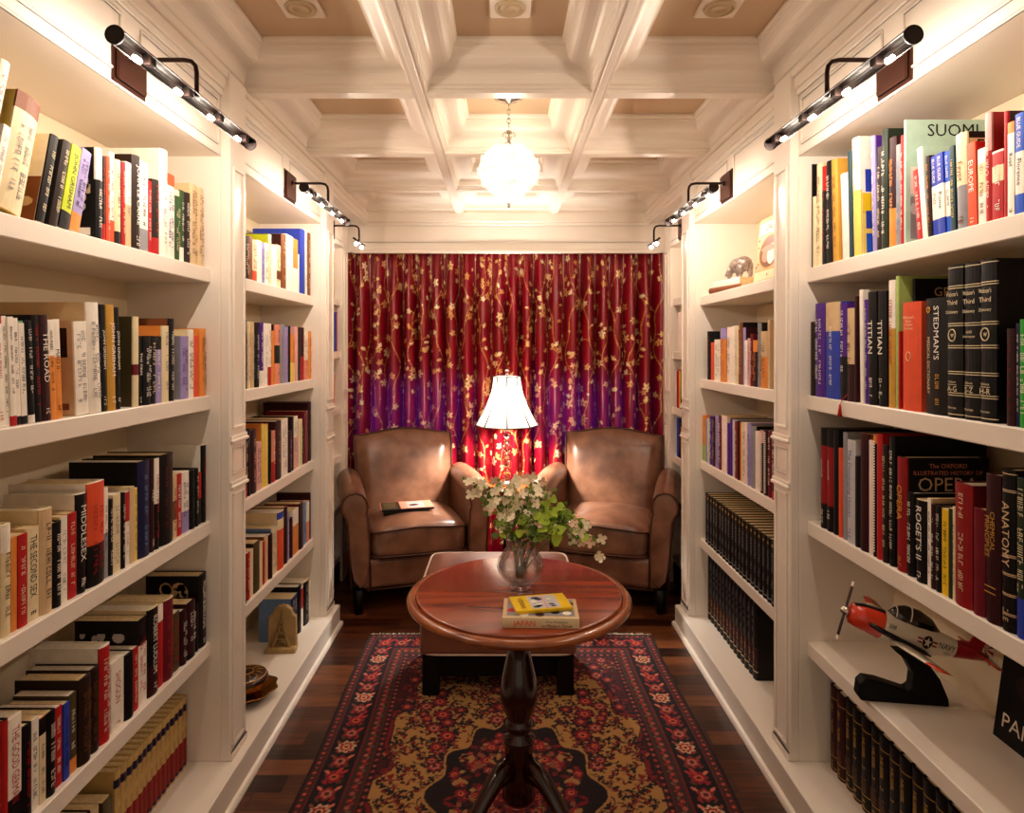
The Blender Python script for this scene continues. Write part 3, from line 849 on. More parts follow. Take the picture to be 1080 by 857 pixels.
# ---- round pedestal table
TX, TY = 0.045, 1.865
t = thing('pedestal_table', 'round reddish wooden pedestal table standing in the middle of the rug', 'table', (TX, TY, 0.0112))
ZT = 0.7288
mb = MB(); R = 0.325
mb.lathe([(0.05, ZT - 0.034), (R - 0.045, ZT - 0.034), (R - 0.03, ZT - 0.031), (R - 0.008, ZT - 0.027), (R, ZT - 0.020), (R + 0.001, ZT - 0.014), (R - 0.004, ZT - 0.008), (R - 0.014, ZT - 0.005), (R - 0.024, ZT - 0.005), (R - 0.0245, ZT - 0.0062), (0.05, ZT - 0.0062)], TABLE_RIM, seg=96); recalc(mb.build('rim', t))
mb = MB(); mb.lathe([(0.02, ZT - 0.006), (R - 0.026, ZT - 0.006), (R - 0.0255, ZT - 0.0035), (R - 0.028, ZT - 0.0008), (R - 0.032, ZT), (0.001, ZT)], TABLE_TOP, seg=96); o = recalc(mb.build('tabletop', t))
mb = MB(); mb.box(-0.16, 0.16, -0.055, 0.055, ZT - 0.056, ZT - 0.034, DARKWOOD, 0.004); mb.build('cleat', t)
mb = MB(); mb.lathe([(0.05, ZT - 0.0565), (0.052, ZT - 0.075), (0.044, ZT - 0.082), (0.046, ZT - 0.135), (0.038, ZT - 0.145), (0.033, ZT - 0.165), (0.038, ZT - 0.20), (0.048, ZT - 0.24), (0.054, ZT - 0.275), (0.055, ZT - 0.305), (0.048, ZT - 0.345), (0.034, ZT - 0.37), (0.036, ZT - 0.378), (0.046, ZT - 0.388), (0.036, ZT - 0.400), (0.032, ZT - 0.412), (0.044, ZT - 0.422), (0.048, ZT - 0.435), (0.042, ZT - 0.45), (0.040, 0.20), (0.050, 0.13), (0.040, 0.115), (0.02, 0.11)], DARKWOOD, seg=40); recalc(mb.build('column', t))
for a in (math.radians(90), math.radians(222), math.radians(318)):
    mb = MB(); c, s_ = math.cos(a), math.sin(a); rings = []
    for (r, z, h, w) in ((0.030, 0.225, 0.085, 0.024), (0.085, 0.215, 0.065, 0.024), (0.14, 0.170, 0.055, 0.023), (0.20, 0.105, 0.048, 0.022), (0.25, 0.060, 0.042, 0.023), (0.295, 0.030, 0.036, 0.027), (0.335, 0.024, 0.034, 0.030), (0.36, 0.022, 0.024, 0.022)):
        z = max(z, h / 2 + 0.001)
        pts = []
        for i in range(10):
            b = 2 * math.pi * i / 10
            u, v = math.cos(b) * w, math.sin(b) * h / 2 * 1.0
            pts.append((c * r - s_ * u, s_ * r + c * u, z + v))
        rings.append(pts)
    mb.loft(rings, DARKWOOD); recalc(mb.build('leg', t))

# ---- small lamp table between the chairs
t = thing('side_table', 'small round wooden side table carrying the lamp between the armchairs', 'table', (0.022, 3.97, 0.0))
mb = MB(); mb.lathe([(0.03, 0.575), (0.165, 0.577), (0.172, 0.585), (0.168, 0.595), (0.02, 0.596)], TABLE_RIM, seg=48); recalc(mb.build('tabletop', t))
mb = MB(); mb.lathe([(0.11, 0.001), (0.10, 0.02), (0.035, 0.035), (0.022, 0.06), (0.026, 0.2), (0.018, 0.35), (0.03, 0.5), (0.05, 0.575)], DARKWOOD, seg=24); recalc(mb.build('column', t))

# ---- table lamp
CRYS = mat('clear_crystal', '#FFFFFF', 0.02, trans=1.0, ior=1.5)
t = thing('table_lamp', 'lit table lamp with white bell shade and clear stacked glass column', 'lamp', (0.022, 3.97, 0.5965))
mb = MB()
mb.lathe([(0.055, 0.0005), (0.055, 0.018), (0.028, 0.026), (0.02, 0.035)], SILVER, seg=24); recalc(mb.build('base', t))
mb = MB(); z = 0.035
for r, h in ((0.030, 0.05), (0.022, 0.03), (0.034, 0.06), (0.022, 0.025), (0.030, 0.055), (0.020, 0.03), (0.026, 0.05)):
    mb.lathe([(r * 0.45, z), (r * 0.9, z + h * 0.2), (r, z + h * 0.5), (r * 0.9, z + h * 0.8), (r * 0.45, z + h)], CRYS, seg=12, sm=False); z += h + 0.001
recalc(mb.build('glass_column', t))
mb = MB(); mb.tube([(0, 0, z), (0, 0, 0.690)], 0.004, SILVER, 8); mb.build('stem', t)
SHADE = bpy.data.materials.new('white_silk_shade'); SHADE.use_nodes = True
_nt = SHADE.node_tree; _b = _nt.nodes['Principled BSDF']; _b.inputs['Base Color'].default_value = lin('#FFF6E8'); _b.inputs['Roughness'].default_value = 0.8
_tr = _nt.nodes.new('ShaderNodeBsdfTranslucent'); _tr.inputs[0].default_value = lin('#FFF4E2'); _mx = _nt.nodes.new('ShaderNodeMixShader'); _mx.inputs[0].default_value = 0.09
_nt.links.new(_b.outputs[0], _mx.inputs[1]); _nt.links.new(_tr.outputs[0], _mx.inputs[2]); _nt.links.new(_mx.outputs[0], _nt.nodes['Material Output'].inputs[0])
def shade_r(v): return 0.082 + 0.110 * (1 - v) ** 1.75
def hexf(a, z): 
    k = 8; s_ = 2 * math.pi / k; b = (a % s_) - s_ / 2
    return math.cos(s_ / 2) / math.cos(b) * 1.02
prof = [(shade_r(v / 12), 0.372 + 0.305 * v / 12) for v in range(13)]
mb = MB(); mb.lathe(prof, SHADE, seg=64, fn=hexf, caps=False); mb.build('lamp_shade', t)
mb = MB()
TRIM = mat('shade_trim', '#3A342C', 0.7)
for (r, z) in (prof[0], prof[-1]):
    mb.tube([(r * hexf(2 * math.pi * i / 64, 0) * math.cos(2 * math.pi * i / 64), r * hexf(2 * math.pi * i / 64, 0) * math.sin(2 * math.pi * i / 64), z) for i in range(64)], 0.0035, TRIM, 6, closed=True)
for k in range(8):
    a = 2 * math.pi * k / 8
    mb.tube([(r * 1.02 * math.cos(a), r * 1.02 * math.sin(a), z) for r, z in prof], 0.0045, TRIM, 6)
mb.build('shade_ribs', t)
mb = MB(); mb.lathe([(0.006, 0.678), (0.015, 0.684), (0.006, 0.69), (0.015, 0.702), (0.010, 0.716), (0.001, 0.72)], CRYS, seg=14); mb.tube([(-0.068, 0, 0.675), (0.068, 0, 0.675)], 0.002, SILVER, 6); recalc(mb.build('finial', t))
mb = MB(); mb.ball((0, 0, 0.50), (0.028, 0.028, 0.036), BULB, 14, 10); mb.build('light_bulb', t)
o = light('lamp_light', 'POINT', (0, 0, 0.50), LAMP_WATT, (1.0, 0.93, 0.84), t, shadow_soft_size=0.038)
BOOKS = {
 'L11': ('L', 0.962, 1.708, [
  (1.15, 1.172, 0.3, 'W', 'K', 0, 13.0, {'l': 'A'}),
  (1.186, 1.204, 0.175, 'W', 'W', 0, 13.0, {'l': 'A'}),
  (1.208, 1.272, 0.25, 'C', 'Y', 0, 13.0, {'l': 'A', 'top': '.15:BR'}),
  (1.311, 1.334, 0.2, 'K', 'W', 0, 13.0, {'l': 'C', 'art': 'wb'}),
  (1.349, 1.374, 0.2, 'DB', 'K', 0, 13.0, {'l': 'C'}),
  (1.3765, 1.408, 0.198, 'LM', 'K', 0, 13.0, {'l': 'K', 'bot': '.2:K', 'T': 'JOHN GRISHAM'}),
  (1.4105, 1.443, 0.2, 'LV', 'W', 0, 13.0, {'l': 'N', 'bot': '.22:O'}),
  (1.4984, 1.5216, 0.216, 'K', 'K', 0.0, 0.0, {'l': 'W', 'top': '.35:W', 'art': 'photo'}),
  (1.5224, 1.5385, 0.203, 'K', 'K', 0.0, 0.0, {'l': 'R', 'bot': '.2:R'}),
  (1.5389, 1.5535, 0.207, 'RO', 'RO', 0.0, 0.0, {'l': 'W'}),
  (1.5541, 1.5713, 0.223, 'W', 'W', 0.0, 0.0, {'l': 'R', 'bot': '.25:RO'}),
  (1.572, 1.5945, 0.21, 'C', 'C', 0.0, 0.0, {'l': 'K', 'bot': '.15:DB'}),
  (1.5952, 1.6014, 0.21, 'DB', 'DB', 0.0, 0.0, {}),
  (1.6021, 1.6183, 0.212, 'R', 'R', 0.0, 0.0, {'l': 'C'}),
  (1.619, 1.6428, 0.218, 'W', 'W', 0.0, 0.0, {'l': 'A', 'bot': '.5:TN'}),
  (1.6435, 1.6795, 0.244, 'DB', 'DB', 0.0, 0.0, {'l': 'W', 'T': 'JOHN LE CARRE', 'dep': '.19'}),
  (1.6803, 1.7195, 0.239, 'W', 'W', 0.0, 0.0, {'l': 'K', 'bot': '.25:A'}),
  (1.7203, 1.7381, 0.197, 'R', 'R', 0.0, 0.0, {'l': 'W'}),
  (1.7389, 1.7741, 0.206, 'DB', 'DB', 0.0, 0.0, {'l': 'R', 'bot': '.22:R'}),
  (1.775, 1.817, 0.301, 'W', 'W', 0.0, 0.0, {'l': 'A', 'dep': '.2'}),
  (1.8188, 1.8582, 0.244, 'W', 'W', 0.0, 0.0, {'l': 'P', 'top': '.14:RO'}),
  (1.8592, 1.8897, 0.206, 'G', 'G', 0.0, 0.0, {'l': 'C', 'top': '.08:C'}),
  (1.8906, 1.9142, 0.213, 'G', 'W', 0.0, 0.0, {'l': 'W', 'bot': '.2:W'}),
  (1.9152, 1.9497, 0.213, 'DB', 'DB', 0.0, 0.0, {'l': 'W'}),
  (1.9517, 1.9972, 0.249, 'TN', 'TN', 0.0, 0.0, {'l': 'BR'}),
  (1.9994, 2.0392, 0.25, 'TN', 'TN', 0.0, 0.0, {'l': 'BR'}),
 ]),
 'L12': ('L', 0.962, 1.297, [
  (1.212, 1.2305, 0.214, 'W', 'W', 0.0, -3.0, {'l': 'R', 'T': 'JOHN IRVING', 'top': '.07:R'}),
  (1.2312, 1.2429, 0.215, 'W', 'M', 0.0, -3.0, {'l': 'K'}),
  (1.2433, 1.2571, 0.214, 'W', 'M', 0.0, -3.0, {'l': 'K', 'bot': '.09:R'}),
  (1.2575, 1.2725, 0.212, 'W', 'K', 0.0, -3.0, {'l': 'K', 'bot': '.08:K'}),
  (1.2729, 1.2883, 0.203, 'W', 'TL', 0.0, -3.0, {'l': 'K', 'bot': '.08:K'}),
  (1.2887, 1.3066, 0.208, 'K', 'TL', 0.0, -3.0, {'l': 'W', 'bot': '.08:W'}),
  (1.3071, 1.3255, 0.22, 'K', 'K', 0.0, -3.0, {'l': 'R'}),
  (1.3259, 1.3532, 0.222, 'DM', 'DM', 0.0, -3.0, {'l': 'W', 'T': 'THE ROAD'}),
  (1.3541, 1.3711, 0.213, 'W', 'O', 0.0, -3.0, {'l': 'K', 'bot': '.64:O'}),
  (1.3715, 1.3899, 0.215, 'W', 'O', 0.0, -3.0, {'l': 'K', 'bot': '.62:O', 'T': 'MAO II'}),
  (1.4317, 1.4751, 0.213, 'W', 'TN', 0.0, -3.0, {'l': 'A', 'art': 'portrait'}),
  (1.4762, 1.5199, 0.259, 'W', 'TN', 0.0, -3.0, {'l': 'A', 'dep': '.2'}),
  (1.5239, 1.5461, 0.257, 'K', 'TL', 0.0, -2.0, {'l': 'W', 'T': 'JOHN GRISHAM'}),
  (1.5466, 1.5776, 0.258, 'GD', 'GD', 0.0, -2.0, {'l': 'W', 'T': 'JOHN GRISHAM'}),
  (1.5788, 1.6014, 0.254, 'K', 'K', 0.0, -2.0, {'l': 'W', 'T': 'JOHN GRISHAM'}),
  (1.6525, 1.676, 0.235, 'C', 'OD', 0.0, 0.0, {'mid': '.35:.47:M'}),
  (1.6773, 1.6947, 0.185, 'K', 'K', 0.0, 0.0, {'l': 'W', 'T': 'THE FIRM'}),
  (1.6954, 1.7292, 0.184, 'K', 'K', 0.0, 0.0, {'l': 'W'}),
  (1.7299, 1.7614, 0.186, 'K', 'K', 0.0, 0.0, {'l': 'C'}),
  (1.7622, 1.7896, 0.186, 'LV', 'LV', 0.0, 0.0, {'l': 'W', 'top': '.2:K'}),
  (1.7919, 1.8258, 0.216, 'C', 'O', 0.0, 0.0, {'l': 'A'}),
  (1.8266, 1.8537, 0.238, 'K', 'BR', 0.0, 0.0, {'l': 'W'}),
  (1.8958, 1.9427, 0.189, 'LV', 'A', 0.0, 0.0, {'l': 'P'}),
  (1.9435, 1.9752, 0.21, 'W', 'C', 0.0, 0.0, {'l': 'K'}),
  (1.977, 2.0116, 0.191, 'RO', 'RO', 0.0, 0.0, {}),
  (2.0135, 2.0495, 0.215, 'O', 'O', 0.0, 0.0, {'l': 'BR'}),
 ]),
 'L13': ('L', 0.962, 0.892, [
  (1.1986, 1.2172, 0.231, 'C', 'C', 0.0, 0.0, {'l': 'K'}),
  (1.219, 1.2431, 0.217, 'C', 'C', 0.0, 0.0, {'l': 'K', 'top': '.25:W'}),
  (1.2446, 1.2605, 0.185, 'O', 'O', 0.0, 0.0, {}),
  (1.261, 1.2858, 0.185, 'R', 'R', 0.0, 0.0, {'l': 'C'}),
  (1.2863, 1.3192, 0.191, 'C', 'TN', 0.0, 0.0, {'l': 'K', 'T': 'THE SECOND SEX'}),
  (1.3204, 1.3575, 0.22, 'TN', 'C', 0.0, 0.0, {'l': 'K'}),
  (1.3581, 1.3845, 0.183, 'K', 'K', 0.0, 0.0, {'l': 'W'}),
  (1.3851, 1.4062, 0.189, 'W', 'TN', 0.0, 0.0, {'l': 'A'}),
  (1.4069, 1.4346, 0.19, 'R', 'R', 0.0, 0.0, {'l': 'C'}),
  (1.4353, 1.467, 0.226, 'K', 'W', 0.0, 0.0, {'l': 'W', 'T': 'MIDDLESEX'}),
  (1.4705, 1.5326, 0.242, 'K', 'W', 0.0, 0.0, {'l': 'R', 'top': '.6:RO', 'art': 'photo'}),
  (1.5356, 1.5508, 0.219, 'W', 'W', 0.0, 0.0, {'l': 'K', 'bot': '.5:A'}),
  (1.5522, 1.5707, 0.186, 'K', 'K', 0.0, 0.0, {'l': 'W'}),
  (1.5715, 1.6012, 0.194, 'C', 'C', 0.0, 0.0, {'l': 'A'}),
  (1.6028, 1.6202, 0.191, 'K', 'K', 0.0, 0.0, {'l': 'W'}),
  (1.6217, 1.6403, 0.189, 'W', 'W', 0.0, 0.0, {'l': 'R', 'top': '.4:R'}),
  (1.6412, 1.6602, 0.198, 'TN', 'C', 0.0, 0.0, {}),
  (1.6619, 1.6746, 0.191, 'Y', 'C', 0.0, 0.0, {'l': 'K'}),
  (1.6763, 1.7311, 0.256, 'N', 'K', 0.0, 0.0, {'l': 'LB'}),
  (1.7329, 1.7514, 0.254, 'DM', 'K', 0.0, 0.0, {'l': 'W', 'T': 'PREY'}),
  (1.7533, 1.7799, 0.253, 'K', 'K', 0.0, 0.0, {'top': '.5:W', 'l': 'R'}),
  (1.7828, 1.8503, 0.256, 'K', 'K', 0.0, 0.0, {'l': 'M'}),
  (1.8523, 1.8735, 0.184, 'TN', 'TN', 0.0, 0.0, {'l': 'K', 'mid': '.3:.6:BR'}),
  (1.8757, 1.9052, 0.184, 'R', 'R', 0.0, 0.0, {'l': 'W'}),
  (1.9074, 1.9495, 0.183, 'W', 'W', 0.0, 0.0, {'l': 'P', 'bot': '.35:LV'}),
  (1.9519, 1.979, 0.181, 'K', 'K', 0.0, 0.0, {'l': 'G'}),
  (1.9814, 2.0021, 0.181, 'K', 'K', 0.0, 0.0, {'l': 'W'}),
  (2.0045, 2.0269, 0.163, 'R', 'K', 0.0, 0.0, {'bot': '.5:K'}),
  (2.0282, 2.055, 0.247, 'K', 'W', 0.0, 0.0, {'l': 'R'}),
 ]),
 'L14': ('L', 0.962, 0.500, [
  (1.2202, 1.2347, 0.232, 'R', 'K', 0.0, 0.0, {}),
  (1.2357, 1.2693, 0.225, 'W', 'W', 0.0, 0.0, {'l': 'R', 'T': 'THE GOOD GERMAN', 'bot': '.3:K'}),
  (1.2698, 1.2953, 0.19, 'K', 'K', 0.0, 0.0, {'l': 'R'}),
  (1.2959, 1.3189, 0.188, 'W', 'W', 0.0, 0.0, {'l': 'K'}),
  (1.3195, 1.3373, 0.179, 'C', 'O', 0.0, 0.0, {'l': 'K', 'top': '.2:K'}),
  (1.3385, 1.3664, 0.177, 'K', 'K', 0.0, 0.0, {'l': 'W'}),
  (1.3676, 1.3901, 0.171, 'R', 'R', 0.0, 0.0, {'l': 'W'}),
  (1.3914, 1.4105, 0.168, 'B', 'B', 0.0, 0.0, {'l': 'N'}),
  (1.4119, 1.4372, 0.176, 'OD', 'OD', 0.0, 0.0, {'l': 'W', 'bot': '.18:O'}),
  (1.4387, 1.4802, 0.196, 'DB', 'DB', 0.0, 0.0, {'l': 'BR'}),
  (1.4818, 1.5147, 0.197, 'DB', 'DB', 0.0, 0.0, {'l': 'BR'}),
  (1.5154, 1.5549, 0.232, 'R', 'W', 0.0, 0.0, {'l': 'W'}),
  (1.5638, 1.615, 0.172, 'W', 'W', 0.0, 0.0, {'l': 'R', 'T': 'SHOGUN'}),
  (1.6159, 1.6538, 0.166, 'K', 'K', 0.0, 0.0, {}),
  (1.6557, 1.6793, 0.164, 'R', 'R', 0.0, 0.0, {'l': 'C'}),
  (1.6802, 1.7194, 0.228, 'W', 'K', 0.0, 0.0, {'l': 'R', 'top': '.3:K', 'art': 'photo'}),
  (1.7213, 1.772, 0.238, 'K', 'C', 0.0, 0.0, {'l': 'W', 'T': 'ROBERT LUDLUM', 'bot': '.35:DM'}),
  (1.7742, 1.8003, 0.228, 'W', 'C', 0.0, 0.0, {'bot': '.8:R'}),
  (1.8025, 1.8547, 0.23, 'M', 'C', 0.0, 0.0, {'l': 'R'}),
  (1.8571, 1.893, 0.17, 'OD', 'OD', 0.0, 0.0, {'l': 'R'}),
  (1.8954, 1.9266, 0.163, 'DM', 'DM', 0.0, 0.0, {'l': 'W'}),
  (1.9278, 1.9826, 0.172, 'DM', 'DM', 0.0, 0.0, {'l': 'W', 'bot': '.1:K'}),
  (1.9853, 2.0016, 0.15, 'K', 'K', 0.0, 0.0, {}),
  (2.0043, 2.055, 0.23, 'K', 'K', 0.0, 0.0, {'l': 'W', 'T': 'WILLIAM BURROUGHS', 'art': 'oval'}),
 ]),
 'L15': ('L', 1.020, 0.109, [
  (1.53, 1.57, 0.2, 'DM', 'DM', 0.0, 0, {}),
  (1.575, 1.605, 0.19, 'TN', 'TN', 0.0, 0, {}),
  (1.62, 1.655, 0.18, 'OD', 'OD', 0.0, 0, {}),
  (1.672, 1.6966, 0.225, 'MU', 'MU', 0, 0, {'b3': '1', 'l': 'BR', 'g': 'set_navy'}),
  (1.6972, 1.7218, 0.225, 'MU', 'MU', 0, 0, {'b3': '1', 'l': 'BR', 'g': 'set_navy'}),
  (1.7224, 1.747, 0.225, 'MU', 'MU', 0, 0, {'b3': '1', 'l': 'BR', 'g': 'set_navy'}),
  (1.7476, 1.7722, 0.225, 'MU', 'MU', 0, 0, {'b3': '1', 'l': 'BR', 'g': 'set_navy'}),
  (1.7728, 1.7974, 0.225, 'MU', 'MU', 0, 0, {'b3': '1', 'l': 'BR', 'g': 'set_navy'}),
  (1.798, 1.8226, 0.225, 'MU', 'MU', 0, 0, {'b3': '1', 'l': 'BR', 'g': 'set_navy'}),
  (1.8232, 1.8478, 0.225, 'MU', 'MU', 0, 0, {'b3': '1', 'l': 'BR', 'g': 'set_navy'}),
  (1.8484, 1.873, 0.225, 'MU', 'MU', 0, 0, {'b3': '1', 'l': 'BR', 'g': 'set_navy'}),
  (1.8736, 1.8982, 0.225, 'MU', 'MU', 0, 0, {'b3': '1', 'l': 'BR', 'g': 'set_navy'}),
  (1.8988, 1.9234, 0.225, 'MU', 'MU', 0, 0, {'b3': '1', 'l': 'BR', 'g': 'set_navy'}),
  (1.924, 1.9486, 0.225, 'MU', 'MU', 0, 0, {'b3': '1', 'l': 'BR', 'g': 'set_navy'}),
  (1.9492, 1.9738, 0.225, 'MU', 'MU', 0, 0, {'b3': '1', 'l': 'BR', 'g': 'set_navy'}),
  (1.9744, 1.999, 0.225, 'MU', 'MU', 0, 0, {'b3': '1', 'l': 'BR', 'g': 'set_navy'}),
  (1.9996, 2.0242, 0.225, 'MU', 'MU', 0, 0, {'b3': '1', 'l': 'BR', 'g': 'set_navy'}),
  (2.0248, 2.0494, 0.225, 'MU', 'MU', 0, 0, {'b3': '1', 'l': 'BR', 'g': 'set_navy'}),
 ]),
 'L21': ('L', 0.962, 1.708, [
  (2.294, 2.3244, 0.208, 'LV', 'A', 0.0, 0.0, {'l': 'A'}),
  (2.3261, 2.3593, 0.189, 'K', 'K', 0.0, 0.0, {'top': '.6:C', 'l': 'BR'}),
  (2.362, 2.3991, 0.162, 'DB', 'DB', 0.0, 0.0, {'l': 'C', 'art': 'photo'}),
  (2.401, 2.4346, 0.166, 'BR', 'BR', 0.0, 0.0, {}),
  (2.4365, 2.4784, 0.16, 'C', 'C', 0.0, 0.0, {'l': 'R', 'bot': '.25:RO'}),
  (2.4803, 2.5313, 0.166, 'W', 'W', 0.0, 0.0, {}),
  (2.5334, 2.5625, 0.164, 'LV', 'LV', 0.0, 0.0, {'l': 'P'}),
  (2.5647, 2.6025, 0.168, 'W', 'W', 0.0, 0.0, {'l': 'K'}),
  (2.6048, 2.6322, 0.209, 'C', 'LM', 0.0, 0.0, {'l': 'A'}),
  (2.6346, 2.6989, 0.173, 'W', 'W', 0.0, 0.0, {}),
  (2.7014, 2.7514, 0.183, 'C', 'C', 0.0, 0.0, {'l': 'K', 'mid': '.2:.4:BR'}),
  (2.7539, 2.8102, 0.238, 'BR', 'DM', 0.0, 0.0, {'l': 'C'}),
  (2.8128, 2.9088, 0.249, 'W', 'W', 0.0, 0.0, {}),
  (2.9116, 2.9752, 0.246, 'W', 'W', 0.0, 0.0, {'top': '.55:O'}),
  (2.9783, 3.0011, 0.183, 'W', 'W', 0.0, 0.0, {}),
  (3.0043, 3.0805, 0.307, 'B', 'B', 0.0, 0.0, {}),
  (3.0838, 3.1169, 0.317, 'W', 'B', 0.0, 0.0, {'l': 'K'}),
  (3.1202, 3.175, 0.31, 'BR', 'BR', 0.0, 0.0, {'l': 'C'}),
 ]),
 'L22': ('L', 0.962, 1.297, [
  (2.2979, 2.3212, 0.206, 'A', 'M', 0.0, 0.0, {'l': 'W'}),
  (2.3228, 2.3368, 0.185, 'W', 'W', 0.0, 0.0, {}),
  (2.3384, 2.3875, 0.21, 'DM', 'DM', 0.0, 0.0, {'l': 'M'}),
  (2.3892, 2.4155, 0.254, 'C', 'LV', 0.0, 0.0, {'l': 'A'}),
  (2.4172, 2.4542, 0.254, 'TN', 'P', 0.0, 0.0, {'l': 'A'}),
  (2.4579, 2.503, 0.252, 'K', 'K', 0.0, 0.0, {'l': 'W'}),
  (2.5059, 2.5429, 0.254, 'P', 'P', 0.0, 0.0, {'l': 'W', 'bot': '.25:W'}),
  (2.5449, 2.5873, 0.253, 'W', 'W', 0.0, 0.0, {'l': 'A'}),
  (2.5883, 2.627, 0.253, 'W', 'W', 0.0, 0.0, {'l': 'BR', 'bot': '.3:R'}),
  (2.6291, 2.6724, 0.225, 'O', 'O', 0.0, 0.0, {}),
  (2.6746, 2.7357, 0.253, 'SL', 'K', 0.0, 0.0, {'l': 'K', 'mid': '.35:.65:K'}),
  (2.738, 2.7876, 0.256, 'A', 'A', 0.0, 0.0, {'l': 'LV'}),
  (2.7901, 2.8342, 0.248, 'LV', 'LV', 0.0, 0.0, {'l': 'R'}),
  (2.8367, 2.867, 0.252, 'K', 'K', 0.0, 0.0, {}),
  (2.8696, 2.9299, 0.216, 'O', 'DM', 0.0, 0.0, {'l': 'BR', 'bot': '.4:Y'}),
  (2.9326, 2.9735, 0.253, 'PK', 'PK', 0.0, 0.0, {}),
  (2.9763, 3.017, 0.251, 'DB', 'DB', 0.0, 0.0, {}),
  (3.0199, 3.0663, 0.251, 'DM', 'DM', 0.0, 0.0, {'l': 'R', 'bot': '.45:R'}),
  (3.0707, 3.1327, 0.236, 'W', 'W', 0.0, 0.0, {'l': 'R', 'bot': '.4:SL'}),
  (3.1359, 3.175, 0.236, 'O', 'O', 0.0, 0.0, {'l': 'BR'}),
 ]),
 'L23': ('L', 0.962, 0.892, [
  (2.3053, 2.333, 0.252, 'OD', 'Y', 0.0, 0.0, {}),
  (2.3353, 2.3835, 0.248, 'DM', 'DM', 0.0, 0.0, {'l': 'TN', 'bot': '.2:R'}),
  (2.3858, 2.4191, 0.249, 'K', 'K', 0.0, 0.0, {}),
  (2.4216, 2.476, 0.244, 'DM', 'DM', 0.0, 0.0, {'l': 'PK'}),
  (2.4784, 2.5276, 0.188, 'PK', 'PK', 0.0, 0.0, {'l': 'K'}),
  (2.5303, 2.5449, 0.256, 'Y', 'O', 0.0, 0.0, {}),
  (2.5476, 2.6023, 0.249, 'Y', 'O', 0.0, 0.0, {}),
  (2.6051, 2.6306, 0.218, 'K', 'DM', 0.0, 0.0, {}),
  (2.6335, 2.6757, 0.212, 'SL', 'SL', 0.0, 0.0, {'l': 'W', 'bot': '.4:R'}),
  (2.6787, 2.7487, 0.248, 'DM', 'DM', 0.0, 0.0, {'l': 'O', 'bot': '.5:DM'}),
  (2.7518, 2.8324, 0.247, 'W', 'W', 0.0, 0.0, {'l': 'P'}),
  (2.8357, 2.8831, 0.186, 'DM', 'DM', 0.0, 0.0, {'l': 'LV'}),
  (2.8866, 2.9179, 0.245, 'K', 'DM', 0.0, 0.0, {}),
  (2.9214, 2.9791, 0.241, 'W', 'W', 0.0, 0.0, {'l': 'LV', 'bot': '.6:PK'}),
  (2.9828, 3.0353, 0.221, 'C', 'C', 0.0, 0.0, {'l': 'GN'}),
  (3.0391, 3.0622, 0.183, 'DM', 'DM', 0.0, 0.0, {}),
  (3.0661, 3.1217, 0.253, 'M', 'M', 0.0, 0.0, {}),
  (3.1257, 3.175, 0.291, 'DM', 'DM', 0.0, 0.0, {'l': 'GD'}),
 ]),
 'L24': ('L', 0.962, 0.500, [
  (2.3191, 2.3462, 0.174, 'W', 'W', 0.0, 0.0, {'l': 'K'}),
  (2.3488, 2.3846, 0.162, 'K', 'K', 0.0, 0.0, {'l': 'O'}),
  (2.3873, 2.412, 0.178, 'R', 'R', 0.0, 0.0, {'l': 'W'}),
  (2.4148, 2.4486, 0.179, 'C', 'C', 0.0, 0.0, {}),
  (2.4515, 2.5057, 0.195, 'OD', 'DB', 0.0, 0.0, {}),
  (2.5087, 2.5377, 0.179, 'C', 'O', 0.0, 0.0, {}),
  (2.5408, 2.5689, 0.172, 'R', 'R', 0.0, 0.0, {}),
  (2.572, 2.6042, 0.185, 'TN', 'BR', 0.0, 0.0, {}),
  (2.6075, 2.644, 0.182, 'DM', 'DM', 0.0, 0.0, {}),
  (2.6474, 2.7062, 0.197, 'C', 'LB', 0.0, 0.0, {'l': 'A'}),
  (2.7096, 2.7826, 0.246, 'C', 'C', 0.0, 0.0, {'top': '.12:B', 'bot': '.7:RO'}),
  (2.7863, 2.8362, 0.249, 'DM', 'M', 0.0, 0.0, {}),
  (2.8401, 2.8638, 0.192, 'LV', 'LV', 0.0, 0.0, {'l': 'W'}),
  (2.8678, 2.9043, 0.179, 'DM', 'DM', 0.0, 0.0, {}),
  (2.9084, 2.9847, 0.204, 'O', 'W', 0.0, 0.0, {'top': '.35:W'}),
  (2.989, 3.0514, 0.216, 'DM', 'M', 0.0, 0.0, {}),
  (3.056, 3.1048, 0.204, 'LB', 'LB', 0.0, 0.0, {'l': 'K'}),
  (3.1096, 3.1505, 0.196, 'W', 'SL', 0.0, 0.0, {'bot': '.5:SL'}),
  (3.1553, 3.175, 0.229, 'DM', 'DM', 0.0, 0.0, {}),
 ]),
 'L25': ('L', 0.962, 0.109, [
  (2.8959, 2.9756, 0.197, 'N', 'LB', 0.0, 0.0, {'l': 'W', 'bot': '.1:TN'}),
  (2.9791, 3.0264, 0.219, 'K', 'K', 0.0, 0.0, {}),
  (3.0283, 3.0606, 0.192, 'R', 'W', 0.0, 0.0, {'bot': '.5:W'}),
  (3.0645, 3.141, 0.209, 'K', 'C', 0.0, 0.0, {'l': 'W'}),
  (3.1431, 3.175, 0.184, 'W', 'C', 0.0, 0.0, {}),
 ]),
 'L31': ('L', 1.020, 1.755, [
  (3.74, 3.77, 0.2, 'A', 'A', 0, 0, {}),
  (3.771, 3.801, 0.21, 'K', 'K', 0, 0, {}),
  (3.802, 3.827, 0.215, 'W', 'W', 0, 0, {}),
  (3.828, 3.848, 0.21, 'TN', 'TN', 0, 0, {}),
 ]),
 'L32': ('L', 1.020, 1.430, [
  (3.66, 3.71, 0.23, 'W', 'W', 0, 0, {}),
